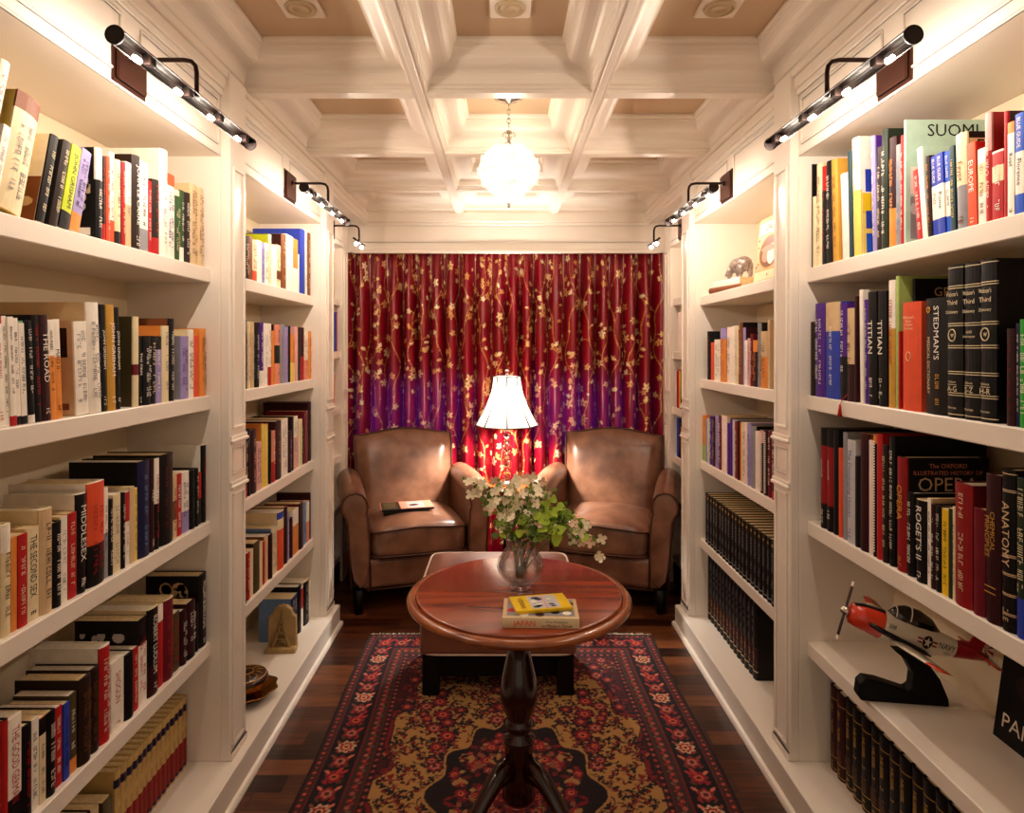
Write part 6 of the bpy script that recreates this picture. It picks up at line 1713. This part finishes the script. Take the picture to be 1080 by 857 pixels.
# ================================================================ picture lights
def picture_light(label, side, yc, length, nb, watt, short=False):
    P = SIDE[side]; s = P['s']; xf = P['face3'] if short else P['face']
    t = thing('picture_light', label, 'wall light', (s * xf, yc, 2.14), 0, 'bronze picture lights above the bookcases')
    zb = 2.055 - 2.14; xb = -s * (0.168); L2 = length / 2
    mb = MB(); mb.box(0, -s * 0.006, -0.068, 0.068, -0.062, 0.062, IRON, 0.002); mb.box(-s * 0.006, -s * 0.014, -0.060, 0.060, -0.054, 0.054, IRON, 0.003); mb.build('wall_plate', t)
    mb = MB(); xa = xb - s * 0.0
    zz = 0.015
    pts = [(-s * 0.014, 0, zz)] + [(-s * 0.05, 0, zz), (xa + s * 0.03, 0.0, zz), (xa + s * 0.012, 0, zz - 0.004), (xa + s * 0.003, 0, zz - 0.014), (xa, 0, zz - 0.03), (xa, 0, zb + 0.01)]
    mb.tube(pts, 0.0055, BRONZE, 10); mb.ball((-s * 0.018, 0, zz), 0.010, BRONZE, 10, 8); mb.build('arm', t)
    # half round hood open at the bottom, with end caps
    mb = MB(); seg = 10; r = 0.018
    if not short:
        rings = []
        for y in (-L2, L2):
            outer = [(xb + r * math.cos((math.pi * (-0.12 + 1.24 * i / seg) - s * 0.75)), y, zb + r * math.sin((math.pi * (-0.12 + 1.24 * i / seg) - s * 0.75))) for i in range(seg + 1)]
            inner = [(xb + (r - 0.002) * math.cos((math.pi * (1.12 - 1.24 * i / seg) - s * 0.75)), y, zb + (r - 0.002) * math.sin((math.pi * (1.12 - 1.24 * i / seg) - s * 0.75))) for i in range(seg + 1)]
            rings.append(outer + inner)
        mb.loft(rings, HOOD, True, False)
        for y in (-L2, L2 - 0.004): mb.tube([(xb, y, zb), (xb, y + 0.004, zb)], r + 0.001, HOOD, 16)
        for q in range(nb):
            y = -L2 + length * (q + 0.5) / nb
            mb.box(xb - 0.010, xb + 0.010, y + 0.028, y + 0.05, zb - 0.008, zb + 0.012, HOOD, 0.002)
    else:
        mb.tube([(xb, -L2, zb + 0.006), (xb, L2, zb + 0.006)], 0.006, BRONZE, 10)
    hood = recalc(mb.build('hood', t))
    for q in range(nb):
        y = -L2 + length * (q + 0.5) / nb
        mb = MB()
        if short:
            mb.tube([(xb, y, zb + 0.006), (xb, y, zb - 0.006)], 0.010, BRONZE, 10); mb.ball((xb, y, zb - 0.014), (0.011, 0.011, 0.010), BULB, 10, 8)
        else: mb.tube([(xb + s * 0.003, y - 0.010, zb - 0.011), (xb + s * 0.003, y + 0.010, zb - 0.011)], 0.0055, BULB, 10)
        mb.build('bulb', hood)
        l = light('bulb_light', 'POINT', (xb + (0 if short else s * 0.004), y, zb - (0.028 if short else 0.020)), watt, WARM, t, shadow_soft_size=0.006)
for sd in ('L', 'R'):
    nm = 'left' if sd == 'L' else 'right'
    picture_light('long dark bronze picture light above the near %s bookcase' % nm, sd, 1.555, 0.66, 4, PICTURE_WATT, False)
    picture_light('long dark bronze picture light above the middle %s bookcase' % nm, sd, 2.72, 0.66, 4, PICTURE_WATT, False)
    picture_light('short two-bulb bronze picture light beside the %s end of the curtain' % nm, sd, 3.66, 0.26, 2, SHORT_WATT, True)

# ================================================================ chandelier
CRY = bpy.data.materials.new('crystal_beads'); CRY.use_nodes = True
_nt = CRY.node_tree; _b = _nt.nodes['Principled BSDF']; _b.inputs['Base Color'].default_value = (1, 0.97, 0.92, 1); _b.inputs['Roughness'].default_value = 0.06; _b.inputs['Specular IOR Level'].default_value = 1.0
_b.inputs['Emission Color'].default_value = (0, 0, 0, 1)
_tr = _nt.nodes.new('ShaderNodeBsdfTranslucent'); _tr.inputs[0].default_value = (1, 0.96, 0.88, 1); _tp = _nt.nodes.new('ShaderNodeBsdfTransparent')
_m1 = _nt.nodes.new('ShaderNodeMixShader'); _m2 = _nt.nodes.new('ShaderNodeMixShader'); _m1.inputs[0].default_value = 0.30; _m2.inputs[0].default_value = 0.45
_nt.links.new(_b.outputs[0], _m1.inputs[1]); _nt.links.new(_tr.outputs[0], _m1.inputs[2]); _nt.links.new(_m1.outputs[0], _m2.inputs[1]); _nt.links.new(_tp.outputs[0], _m2.inputs[2]); _nt.links.new(_m2.outputs[0], _nt.nodes['Material Output'].inputs[0])
CHX, CHY = 0.022, 2.62
t = thing('crystal_chandelier', 'round glowing crystal bead chandelier hanging by a chain from the centre coffer', 'chandelier', (CHX, CHY, ZC))
mb = MB(); mb.lathe([(0.058, -0.001), (0.060, -0.010), (0.045, -0.018), (0.014, -0.026), (0.008, -0.034), (0.001, -0.035)], SILVER, seg=28); recalc(mb.build('canopy', t))
mb = MB(); z = -0.036
for k in range(6):
    pts = []
    for i in range(12):
        a = 2 * math.pi * i / 12; u, v = 0.007 * math.cos(a), 0.013 * math.sin(a)
        pts.append((u if k % 2 else 0, 0 if k % 2 else u, z - 0.012 + v))
    mb.tube(pts, 0.0018, SILVER, 6, closed=True); z -= 0.0185
mb.build('chain', t)
zc = -0.322
mb = MB(); mb.lathe([(0.003, -0.140), (0.006, -0.150), (0.004, -0.165), (0.010, -0.175), (0.006, -0.190), (0.022, -0.200), (0.026, -0.207), (0.010, -0.212)], SILVER, seg=20)
for k in range(6):
    a = 2 * math.pi * k / 6
    mb.tube([(0.005 * math.cos(a), 0.005 * math.sin(a), -0.155), (0.018 * math.cos(a), 0.018 * math.sin(a), -0.150), (0.026 * math.cos(a), 0.026 * math.sin(a), -0.160), (0.024 * math.cos(a), 0.024 * math.sin(a), -0.170)], 0.0022, SILVER, 6)
def rball(v): # v 0 top .. 1 bottom
    return 0.118 * math.sin(math.pi * min(1, 0.10 + 0.90 * v)) ** 0.8 * (1.0 if v < 0.5 else 1.0)
zball = lambda v: -0.205 - 0.235 * v
for v in (0.08, 0.3, 0.5, 0.72):
    r = rball(v) * 0.98
    mb.tube([(r * math.cos(2 * math.pi * i / 32), r * math.sin(2 * math.pi * i / 32), zball(v)) for i in range(32)], 0.0018, SILVER, 5, closed=True)
mb.lathe([(0.004, zball(1.0) + 0.004), (0.007, zball(1.0) - 0.004), (0.005, zball(1.0) - 0.010), (0.008, zball(1.0) - 0.016), (0.001, zball(1.0) - 0.022)], SILVER, seg=12); recalc(mb.build('frame', t))
mb = MB(); rc = random.Random(2)
for j in range(1, 17):
    v = j / 16.5; r = rball(v); n = max(5, int(2 * math.pi * r / 0.0185))
    for i in range(n):
        a = 2 * math.pi * (i + 0.5 * (j % 2)) / n; rr_ = rc.uniform(0.0060, 0.0085)
        mb.ball((r * math.cos(a), r * math.sin(a), zball(v) + rc.uniform(-.002, .002)), rr_, CRY, 7, 5)
for j, v in enumerate((0.28, 0.45, 0.62)):
    for i in range(9):
        a = 2 * math.pi * (i + 0.5 * (j % 2)) / 9; r = rball(v) + 0.008
        for q in range(6):
            b = 2 * math.pi * q / 6
            mb.ball((r * math.cos(a) - 0.010 * math.sin(a) * math.cos(b), r * math.sin(a) + 0.010 * math.cos(a) * math.cos(b), zball(v) + 0.010 * math.sin(b)), 0.0062, CRY, 7, 5)
o = mb.build('crystal_beads', t); o['kind'] = 'stuff'
for p in o.data.polygons: p.use_smooth = False
for k in range(3):
    a = 2 * math.pi * k / 3 + 0.3
    mb = MB(); mb.lathe([(0.008, 0.03), (0.008, -0.005)], WHITE, seg=10); 
    mb = MB(); mb.lathe([(0.006, 0.035), (0.006, 0.0), (0.010, -0.008), (0.015, -0.030), (0.012, -0.048), (0.003, -0.060)], BULB, seg=14)
    o = recalc(mb.build('bulb', t)); o.location = (0.040 * math.cos(a), 0.040 * math.sin(a), -0.270)
    light('bulb_light', 'POINT', (0.040 * math.cos(a), 0.040 * math.sin(a), -0.300), CHANDELIER_WATT / 3, (1.0, 0.86, 0.70), t, shadow_soft_size=0.018)

# ================================================================ vase and flowers on the round table
VX, VY, VZ = 0.050, 1.885, zt_
GLS = clear_glass('cut_glass', 0.30)
WATER = clear_glass('water', 0.12)
t = thing('glass_vase', 'clear fluted glass vase of water holding the flowers on the table', 'vase', (VX, VY, VZ))
mb = MB()
out = [(0.026, 0.0), (0.030, 0.003), (0.030, 0.008), (0.046, 0.024), (0.062, 0.046), (0.067, 0.066), (0.062, 0.088), (0.048, 0.108), (0.038, 0.124), (0.040, 0.138), (0.050, 0.152)]
inn = [(0.046, 0.152), (0.035, 0.138), (0.033, 0.124), (0.042, 0.107), (0.056, 0.087), (0.061, 0.066), (0.056, 0.048), (0.042, 0.028), (0.02, 0.016), (0.002, 0.014)]
fl = lambda a, z: 1 + 0.055 * math.cos(8 * a) * min(1, max(0, (z - 0.004) * 60))
mb.lathe(out + inn, GLS, seg=80, fn=fl); recalc(mb.build('glass', t))
mb = MB(); mb.lathe([(0.002, 0.0145), (0.020, 0.0165), (0.0415, 0.0285), (0.0555, 0.0485), (0.0603, 0.066), (0.0555, 0.086), (0.002, 0.0865)], WATER, seg=80, fn=fl); recalc(mb.build('water', t))
t = thing('flower_bouquet', 'loose bunch of cream hydrangea blossoms and lime green leaves in the glass vase', 'flowers', (VX, VY, VZ + 0.05))
STEM = mat('green_stem', '#5A6A2A', 0.5); PETAL = mat('cream_petal', '#F2E6C4', 0.6, vary=0.12, vscale=60); PETALP = mat('blush_petal', '#EBC2A8', 0.6, vary=0.1, vscale=60)
LEAF1 = mat('lime_leaf', '#A9C43C', 0.45, vary=0.2, vscale=30); LEAF2 = mat('deep_green_leaf', '#4E6A22', 0.5, vary=0.3, vscale=40); BUD = mat('green_buds', '#7E9A3A', 0.6, vary=0.3, vscale=60)
rf = random.Random(21)
def bez(p0, p1, p2, n=10):
    return [Vector(p0) * (1 - i / n) ** 2 + Vector(p1) * 2 * (i / n) * (1 - i / n) + Vector(p2) * (i / n) ** 2 for i in range(n + 1)]
def floret(mb, c, r, nrm, m):
    nrm = Vector(nrm).normalized(); a = nrm.cross(Vector((0.3, 0.2, 1))).normalized(); b = nrm.cross(a)
    k0 = rf.uniform(0, 1.5)
    for q in range(4):
        th_ = k0 + q * math.pi / 2; d = a * math.cos(th_) + b * math.sin(th_); e = nrm.cross(d)
        c = Vector(c)
        pts = [c, c + d * r * 0.35 + e * r * 0.36 + nrm * 0.001, c + d * r * 0.85 + e * r * 0.40 + nrm * r * 0.15, c + d * r * 1.05 + nrm * r * 0.22, c + d * r * 0.85 - e * r * 0.40 + nrm * r * 0.15, c + d * r * 0.35 - e * r * 0.36 + nrm * 0.001]
        n = mb.add(pts); mb.face([n + i for i in range(6)], m, True)
def lobed_leaf(mb, c, r, nrm, m):
    nrm = Vector(nrm).normalized(); a = nrm.cross(Vector((0.1, 0.9, 0.4))).normalized(); b = nrm.cross(a); c = Vector(c); k0 = rf.uniform(0, 6)
    pts = [c - nrm * r * 0.15]
    N_ = 20
    for i in range(N_):
        th_ = 2 * math.pi * i / N_
        rr2 = r * (0.86 + 0.14 * math.cos(3 * th_)) * (1 + 0.12 * math.cos(th_))
        pts.append(c + (a * math.cos(th_ + k0) + b * math.sin(th_ + k0)) * rr2 + nrm * 0.12 * r * math.cos(2 * th_))
    n = mb.add(pts)
    for i in range(N_): mb.face((n, n + 1 + i, n + 1 + (i + 1) % N_), m, True)
# branches: end points relative to the bouquet base (x right, y away, z up)
ends = [((-0.155, 0.02, 0.265), (-0.02, 0, 0.20), 'white', 16), ((-0.105, -0.02, 0.215), (-0.01, 0, 0.17), 'white', 9), ((-0.02, 0.03, 0.250), (0.0, 0, 0.17), 'white', 16), ((0.035, 0.02, 0.262), (0.01, 0, 0.17), 'white', 15),
        ((0.005, -0.03, 0.195), (0.0, 0, 0.13), 'green', 14), ((0.090, -0.01, 0.205), (0.03, 0, 0.15), 'leaf', 13), ((0.155, 0.0, 0.160), (0.06, 0, 0.20), 'leaf', 13), ((0.205, -0.02, 0.105), (0.10, 0, 0.23), 'mixed', 16), ((0.245, -0.03, 0.040), (0.14, 0, 0.22), 'white', 15),
        ((-0.065, -0.03, 0.155), (-0.02, 0, 0.14), 'green', 12), ((0.10, -0.05, 0.115), (0.05, -0.02, 0.17), 'leaf', 9), ((0.075, 0.03, 0.24), (0.03, 0, 0.2), 'white', 10), ((-0.075, 0.03, 0.27), (-0.03, 0, 0.2), 'white', 9)]
for e, c1, kind, n_ in ends:
    st = MB(); pts = bez((rf.uniform(-.012, .012), rf.uniform(-.012, .012), -0.02), c1, e, 12)
    st.tube(pts, [0.0026 - 0.0014 * i / 12 for i in range(13)], STEM, 6); st.build('stem', t)
    mb = MB(); bd_ = MB(); lf = MB(); ev = Vector(e)
    for k in range(n_):
        u = rf.uniform(0.62, 1.0); p = pts[int(u * 12)] + Vector((rf.gauss(0, 0.017), rf.gauss(0, 0.017), rf.gauss(0, 0.017)))
        nr = (rf.uniform(-.6, .6), rf.uniform(-1.2, -0.3), rf.uniform(-.1, .9))
        if kind == 'white' or (kind == 'mixed' and k % 2) or (kind == 'green' and k % 5 == 0): floret(mb, p, rf.uniform(0.013, 0.0175), nr, PETAL if rf.random() < 0.82 else PETALP)
        elif kind in ('leaf', 'mixed'): lobed_leaf(lf, p, rf.uniform(0.013, 0.021), nr, LEAF1)
        if kind in ('green',) and k % 3 == 0: lobed_leaf(lf, p + Vector((0, 0, -0.01)), rf.uniform(0.012, 0.018), nr, LEAF1 if rf.random() < 0.5 else LEAF2)
    for k in range(46):
        u = rf.uniform(0.40, 1.0); p = pts[int(u * 12)] + Vector((rf.gauss(0, 0.016), rf.gauss(0, 0.016), rf.gauss(0, 0.015)))
        bd_.ball(p, rf.uniform(0.0020, 0.0036), BUD if rf.random() < 0.7 else LEAF2, 6, 4)
        if k % 3 == 0: lobed_leaf(bd_, p, rf.uniform(0.006, 0.010), (rf.uniform(-1, 1), -1, rf.uniform(-.5, 1)), LEAF2 if rf.random() < 0.5 else BUD)
    if mb.f: mb.build('blossom_cluster', t)
    if lf.f: lf.build('leaf_spray', t)
    bd_.build('bud_spray', t)

# ================================================================ model aeroplane on its stand
t = thing('model_airplane', 'white and red-orange propeller plane model marked NAVY on curved black stand', 'model airplane', (1.10, 1.71, 0.5005))
STAND = mat('black_stand', '#040303', 0.5, spec=0.2)
RO_, WH_, RD_, BK_ = mat('plane_orange_red', '#D23A1E', 0.25, coat=0.5), mat('plane_white', '#E8DEC8', 0.3, coat=0.4), mat('plane_dark_red', '#A01822', 0.3, coat=0.4), mat('plane_black', '#0C0C0E', 0.3)
GLASSY = mat('dark_canopy', '#14100E', 0.05, spec=1.0)
# stand: an upright sweeping profile
prof = [(-0.135, 0.0), (-0.142, 0.012), (-0.138, 0.046), (-0.125, 0.060), (-0.09, 0.056), (-0.02, 0.036), (-0.008, 0.045), (-0.004, 0.08), (-0.022, 0.115), (-0.052, 0.140), (-0.010, 0.138), (0.03, 0.115), (0.062, 0.07), (0.082, 0.02), (0.084, 0.0)]
mb = MB(); mb.prism(prof, 'y', -0.019, 0.019, STAND); o = recalc(mb.build('stand', t)); bev(o, 0.004, 2); o.rotation_euler = (0, 0, math.radians(-8))
# aeroplane in its own frame: +x towards the nose
pl = bpy.data.objects.new('aircraft', None); C.objects.link(pl)
AX = {}
fus = [(0.205, 0.010, 0.010, 0.0), (0.198, 0.021, 0.023, 0.0), (0.165, 0.026, 0.029, 0.0), (0.11, 0.027, 0.032, -0.001), (0.05, 0.027, 0.034, 0.0), (0.0, 0.025, 0.033, 0.0), (-0.05, 0.020, 0.027, 0.002), (-0.10, 0.015, 0.020, 0.004), (-0.15, 0.010, 0.014, 0.007), (-0.195, 0.004, 0.008, 0.010)]
M_plane = Matrix.Translation((-0.008, -0.035, 0.188)) @ Matrix.Rotation(math.radians(170), 4, 'Z') @ Matrix.Rotation(math.radians(-18), 4, 'Y') @ Matrix.Diagonal((0.87, 1.2, 1.2, 1.0))
def pbuild(mb, name):
    mb.v = [tuple(M_plane @ Vector(p)) for p in mb.v]
    return recalc(mb.build(name, t))
def ringp(x, ry_, rz_, cz, k=20): return [(x, ry_ * math.cos(2 * math.pi * i / k), cz + rz_ * math.sin(2 * math.pi * i / k)) for i in range(k)]
mb = MB(); rg_ = [ringp(*f) for f in fus]
ms = [RO_, RO_, RO_, RO_, RO_, WH_, WH_, WH_, WH_, WH_]
ms = [RO_, RO_, RO_, RO_, WH_, WH_, WH_, WH_, RD_, RD_]
mb.loft(rg_, ms); pbuild(mb, 'fuselage')
mb = MB(); mb.loft([[(x, y * 1.0, z) for x, y, z in [(f[0], f[1] * 0.95 * math.cos(a), f[3] + f[2] * 1.015 * math.sin(a)) for a in (0.55, 0.9, 1.25, 1.57, 1.9, 2.25, 2.6)]] for f in fus[1:4]], BK_, False); pbuild(mb, 'antiglare_panel')
mb = MB()
for sy in (1, -1): mb.tube([(0.155, sy * 0.0275, -0.002), (0.11, sy * 0.0285, -0.008), (0.05, sy * 0.029, -0.014), (-0.01, sy * 0.026, -0.020), (-0.035, sy * 0.022, -0.024)], [0.004, 0.006, 0.006, 0.005, 0.002], BK_, 8)
pbuild(mb, 'exhaust_stripe')
mb = MB(); cn = [(0.098, 0.006, 0.004, 0.030), (0.085, 0.015, 0.018, 0.030), (0.06, 0.018, 0.026, 0.031), (0.02, 0.018, 0.027, 0.031), (-0.02, 0.014, 0.020, 0.029), (-0.05, 0.006, 0.006, 0.024)]
mb.loft([ringp(*c) for c in cn], GLASSY); pbuild(mb, 'canopy')
mb = MB()
for x, ry_, rz_, cz in ((0.084, 0.0158, 0.0188, 0.030), (0.045, 0.0188, 0.0275, 0.031)):
    mb.tube([(x, ry_ * math.cos(math.pi * i / 10), cz + rz_ * math.sin(math.pi * i / 10)) for i in range(11)], 0.0016, WH_, 6)
pbuild(mb, 'canopy_frame')
for sy in (1, -1):
    mb = MB(); rings = []
    for (y, c, x0, z) in ((0.020, 0.085, 0.085, -0.022), (0.08, 0.072, 0.080, -0.014), (0.15, 0.055, 0.072, -0.004), (0.185, 0.042, 0.066, 0.001), (0.190, 0.02, 0.055, 0.002)):
        rings.append([(x0 - c * u, sy * y, z + v * c) for u, v in ((0, 0), (0.08, 0.05), (0.3, 0.075), (0.6, 0.05), (1, 0.0), (0.6, -0.03), (0.3, -0.04), (0.08, -0.03))])
    mb.loft(rings, [WH_, WH_, WH_, RO_, RO_]); pbuild(mb, 'wing')
    mb = MB(); rings = []
    for (y, c, x0) in ((0.004, 0.045, -0.145), (0.05, 0.036, -0.152), (0.075, 0.026, -0.158)): rings.append([(x0 - c * u, sy * y, 0.014 + v * c) for u, v in ((0, 0), (0.3, 0.06), (1, 0), (0.3, -0.06))])
    mb.loft(rings, [WH_, RO_, RO_]); pbuild(mb, 'tailplane')
mb = MB(); mb.prism([(-0.085, 0.020), (-0.135, 0.030), (-0.160, 0.078), (-0.178, 0.080), (-0.172, 0.010)], 'y', -0.0025, 0.0025, RD_); pbuild(mb, 'tail_fin')
mb = MB(); mb.prism([(-0.178, 0.080), (-0.204, 0.078), (-0.206, -0.004), (-0.172, 0.002)], 'y', -0.0024, 0.0024, WH_)
for k in range(5):
    a = math.radians(60 + k * 30); a2 = a + math.radians(14); c = (-0.174, 0.028)
    for sy in (-0.0028, 0.0028):
        pts = []
        for b in (a, a2):
            dx, dz = math.cos(b + 0.6), math.sin(b + 0.6)
            L_ = min(0.030 / max(1e-3, abs(dx)), 0.045) ; pts.append((c[0] - abs(dx) * L_, sy, c[1] + dz * L_))
        n = mb.add([(c[0], sy, c[1])] + pts); mb.face((n, n + 1, n + 2), RD_)
pbuild(mb, 'rudder')
mb = MB(); mb.lathe([(0.001, 0.0), (0.011, 0.004), (0.011, 0.012), (0.006, 0.022), (0.001, 0.027)], SILVER, seg=16); mb.v = [(0.203 + p[2], p[0], p[1]) for p in mb.v]; pbuild(mb, 'spinner')
mb = MB()
for sg in (1, -1):
    mb.box(0.213, 0.216, -0.006, 0.006, sg * 0.010, sg * 0.056, BK_, 0.001); mb.box(0.213, 0.216, -0.006, 0.006, sg * 0.056, sg * 0.066, WH_, 0.001)
mb.v = [(p[0], p[1] * math.cos(0.12) - p[2] * math.sin(0.12), p[1] * math.sin(0.12) + p[2] * math.cos(0.12)) for p in mb.v]
pbuild(mb, 'propeller')
mb = MB()
for sy in (1, -1):
    yy = lambda x: sy * (0.0205 + 0.10 * (x + 0.05) * 0.55 + 0.0016)
    def disc(cx, cz, r, m, lift=0.0, k=20, star=False):
        pts = []
        for i in range(k):
            a = 2 * math.pi * i / k + math.pi / 2; rr2 = r * (0.42 if star and i % 2 else 1)
            x = cx + rr2 * math.cos(a); pts.append((x, sy * (np.interp(x, [-0.15, -0.10, -0.05, 0.0], [0.0100, 0.0150, 0.0200, 0.0250]) + 0.0006 + lift), cz + rr2 * math.sin(a)))
        n = mb.add(pts); mb.face([n + i for i in range(k)], m)
    disc(-0.012, 0.003, 0.0145, BK_, 0.0002); disc(-0.012, 0.003, 0.0125, WH_, 0.0006, 10, True)
    for cx in (0.010, -0.034):
        xs4 = (cx - 0.007, cx + 0.007); ys4 = [sy * (np.interp(x, [-0.15, -0.10, -0.05, 0.0], [0.0100, 0.0150, 0.0200, 0.0250]) + 0.0005) for x in xs4]
        n = mb.add([(xs4[0], ys4[0], -0.003), (xs4[1], ys4[1], -0.003), (xs4[1], ys4[1], 0.009), (xs4[0], ys4[0], 0.009)]); mb.face((n, n + 1, n + 2, n + 3), RD_)
        n = mb.add([(xs4[0], ys4[0] + sy * 0.0004, 0.001), (xs4[1], ys4[1] + sy * 0.0004, 0.001), (xs4[1], ys4[1] + sy * 0.0004, 0.005), (xs4[0], ys4[0] + sy * 0.0004, 0.005)]); mb.face((n, n + 1, n + 2, n + 3), WH_)
    put_text(mb, 'NAVY', (-0.070, sy * 0.0192, 0.006), (-0.995, -sy * 0.10, 0) if sy > 0 else (0.995, -0.10, 0), (0, 0, 1), 0.013, 0.050, BK_)
    put_text(mb, 'VT-5', (-0.074, sy * 0.0184, -0.008), (-0.995, -sy * 0.10, 0) if sy > 0 else (0.995, -0.10, 0), (0, 0, 1), 0.006, 0.02, BK_)
    put_text(mb, '508', (0.092, sy * 0.0282, 0.010), (-1, 0, 0) if sy > 0 else (1, 0, 0), (0, 0, 1), 0.010, 0.02, BK_)
mb.v = [tuple(M_plane @ Vector(p)) for p in mb.v]; mb.build('markings', t)
bpy.data.objects.remove(pl)

# ================================================================ Eiffel tower bookend, covered dish
t = thing('bookend', 'tan stone bookend with a raised Eiffel tower relief beside the blue book', 'bookend', (-0.985, 2.835, 0.1092), math.radians(4))
STONE = mat('tan_stone', '#A88A58', 0.7, bump=0.3, bscale=120, vary=0.15, vscale=30)
sl = [(-0.062, 0.0), (0.062, 0.0), (0.060, 0.145), (0.046, 0.155), (0.038, 0.178), (0.020, 0.192), (0.0, 0.196), (-0.020, 0.192), (-0.038, 0.178), (-0.046, 0.155), (-0.060, 0.145)]
mb = MB(); mb.prism(sl, 'y', -0.012, 0.016, STONE); bev(recalc(mb.build('slab', t)), 0.003)
mb = MB(); mb.prism([(-0.068, 0.0), (0.068, 0.0), (0.064, 0.022), (-0.064, 0.022)], 'y', -0.050, -0.0122, STONE); bev(recalc(mb.build('foot', t)), 0.004)
mb = MB(); TW = mat('tower_stone', '#8E7244', 0.6)
for sx in (-1, 1):
    for pts in ([(sx * 0.038, -0.030, 0.0222), (sx * 0.026, -0.026, 0.055), (sx * 0.016, -0.022, 0.080)], [(sx * 0.014, -0.021, 0.082), (sx * 0.008, -0.019, 0.115), (sx * 0.003, -0.017, 0.150)]):
        mb.tube(pts, [0.009, 0.007, 0.005] if pts[0][2] < 0.05 else [0.006, 0.004, 0.003], TW, 6, sm=False)
mb.box(-0.022, 0.022, -0.028, -0.0125, 0.078, 0.084, TW, 0.001); mb.box(-0.030, 0.030, -0.031, -0.0125, 0.052, 0.058, TW, 0.001); mb.box(-0.009, 0.009, -0.022, -0.0125, 0.112, 0.117, TW, 0.001)
mb.tube([(0, -0.017, 0.148), (0, -0.016, 0.176)], [0.003, 0.001], TW, 6)
mb.tube([(-0.024, -0.029, 0.024), (-0.016, -0.029, 0.040), (0, -0.029, 0.047), (0.016, -0.029, 0.040), (0.024, -0.029, 0.024)], 0.003, TW, 6)
recalc(mb.build('tower_relief', t))
BR2 = mat('gilded_lacquer', '#8E5A26', 0.25, 0.75, vary=0.35, vscale=60); LAC = mat('dark_lacquer', '#33180F', 0.3, coat=0.5)
t = thing('covered_dish', 'round lacquered box with gold-patterned lid on the lower left shelf', 'box', (-0.985, 2.44, 0.1320), 0)
mb = MB(); mb.lathe([(0.030, 0.0), (0.045, 0.004), (0.066, 0.024), (0.072, 0.046), (0.001, 0.046)], BR2, seg=40, fn=lambda a, z: 1 + 0.02 * math.cos(16 * a)); recalc(mb.build('bowl', t))
mb = MB(); mb.lathe([(0.074, 0.0465), (0.078, 0.052), (0.076, 0.060), (0.064, 0.069), (0.035, 0.075), (0.001, 0.077)], LAC, seg=40)
for r, z in ((0.070, 0.0665), (0.024, 0.0775)): mb.tube([(r * math.cos(i * math.pi / 16), r * math.sin(i * math.pi / 16), z) for i in range(32)], 0.0022, GOLD, 6, closed=True)
for i in range(12):
    a = i * math.pi / 6; mb.tube([(0.032 * math.cos(a), 0.032 * math.sin(a), 0.0765), (0.045 * math.cos(a + 0.12), 0.045 * math.sin(a + 0.12), 0.0752), (0.060 * math.cos(a), 0.060 * math.sin(a), 0.0715)], 0.0018, GOLD, 5)
recalc(mb.build('lid', t))
t = thing('brass_dish', 'scalloped brass dish lying under the round lacquered box', 'dish', (-0.985, 2.44, 0.1092), 0)
mb = MB(); mb.lathe([(0.03, 0.0005), (0.04, 0.001), (0.075, 0.012), (0.105, 0.034), (0.112, 0.038), (0.104, 0.037), (0.073, 0.0160), (0.045, 0.0215), (0.001, 0.0215)], BRASS, seg=64, fn=lambda a, z: 1 + 0.05 * math.cos(9 * a) * min(1, z * 40)); recalc(mb.build('bowl', t))

# ================================================================ small things in the far bookcases
t = thing('small_vase', 'small round cream pot on a shelf of the far left bookcase', 'pot', (-1.06, 3.78, 0.7905))
mb = MB(); mb.lathe([(0.018, 0), (0.034, 0.015), (0.038, 0.035), (0.028, 0.055), (0.016, 0.062), (0.02, 0.075)], mat('cream_glaze', '#CDB692', 0.25, coat=0.4), seg=24); recalc(mb.build('body', t))
mb = MB(); mb.lathe([(0.0205, 0.0752), (0.0215, 0.079), (0.017, 0.081), (0.001, 0.081)], BRASS, seg=24); recalc(mb.build('rim', t))
t = thing('glass_ornament', 'small silver and clear ornament on the far right top shelf', 'ornament', (1.11, 3.72, 1.7555))
mb = MB(); mb.lathe([(0.022, 0), (0.024, 0.006), (0.008, 0.014), (0.012, 0.024), (0.006, 0.032)], SILVER, seg=20); recalc(mb.build('base', t))
mb = MB(); mb.ball((0, 0, 0.052), (0.022, 0.022, 0.020), WHITE, 16, 10); mb.ball((0.012, 0, 0.070), 0.010, SILVER, 10, 8); recalc(mb.build('top', t))
flat_book('dark brown book lying flat under shells, far right bookcase', (1.15, 3.72, 0.4785), math.radians(-88), 0.24, 0.17, 0.032, 'DM', 'DB', 'books lying in the far right bookcase', dict(l='BR'), 22)
t = thing('shell', 'two small cream shells lying on the dark brown book', 'shells', (1.10, 3.72, 0.5115))
for k, (dx, dy, r) in enumerate(((0, -0.025, 0.019), (0.01, 0.028, 0.016))):
    mb = MB(); mb.ball((dx, dy, r * 0.72), (r, r * 1.25, r * 0.7), mat('shell_cream', '#DFCBB0', 0.4, vary=0.2, vscale=90), 16, 10)
    for a in range(5): mb.tube([(dx + r * 0.96 * math.cos(b), dy - r * 0.8 + a * r * 0.4, r * 0.72 + r * 0.66 * math.sin(b) * math.sqrt(max(0.05, 1 - (-0.64 + a * 0.32) ** 2))) for b in (0.6, 1.1, 1.57, 2.0, 2.5)], 0.0012, mat('shell_rib', '#B89A78', 0.5), 5)
    recalc(mb.build('shell_body', t))
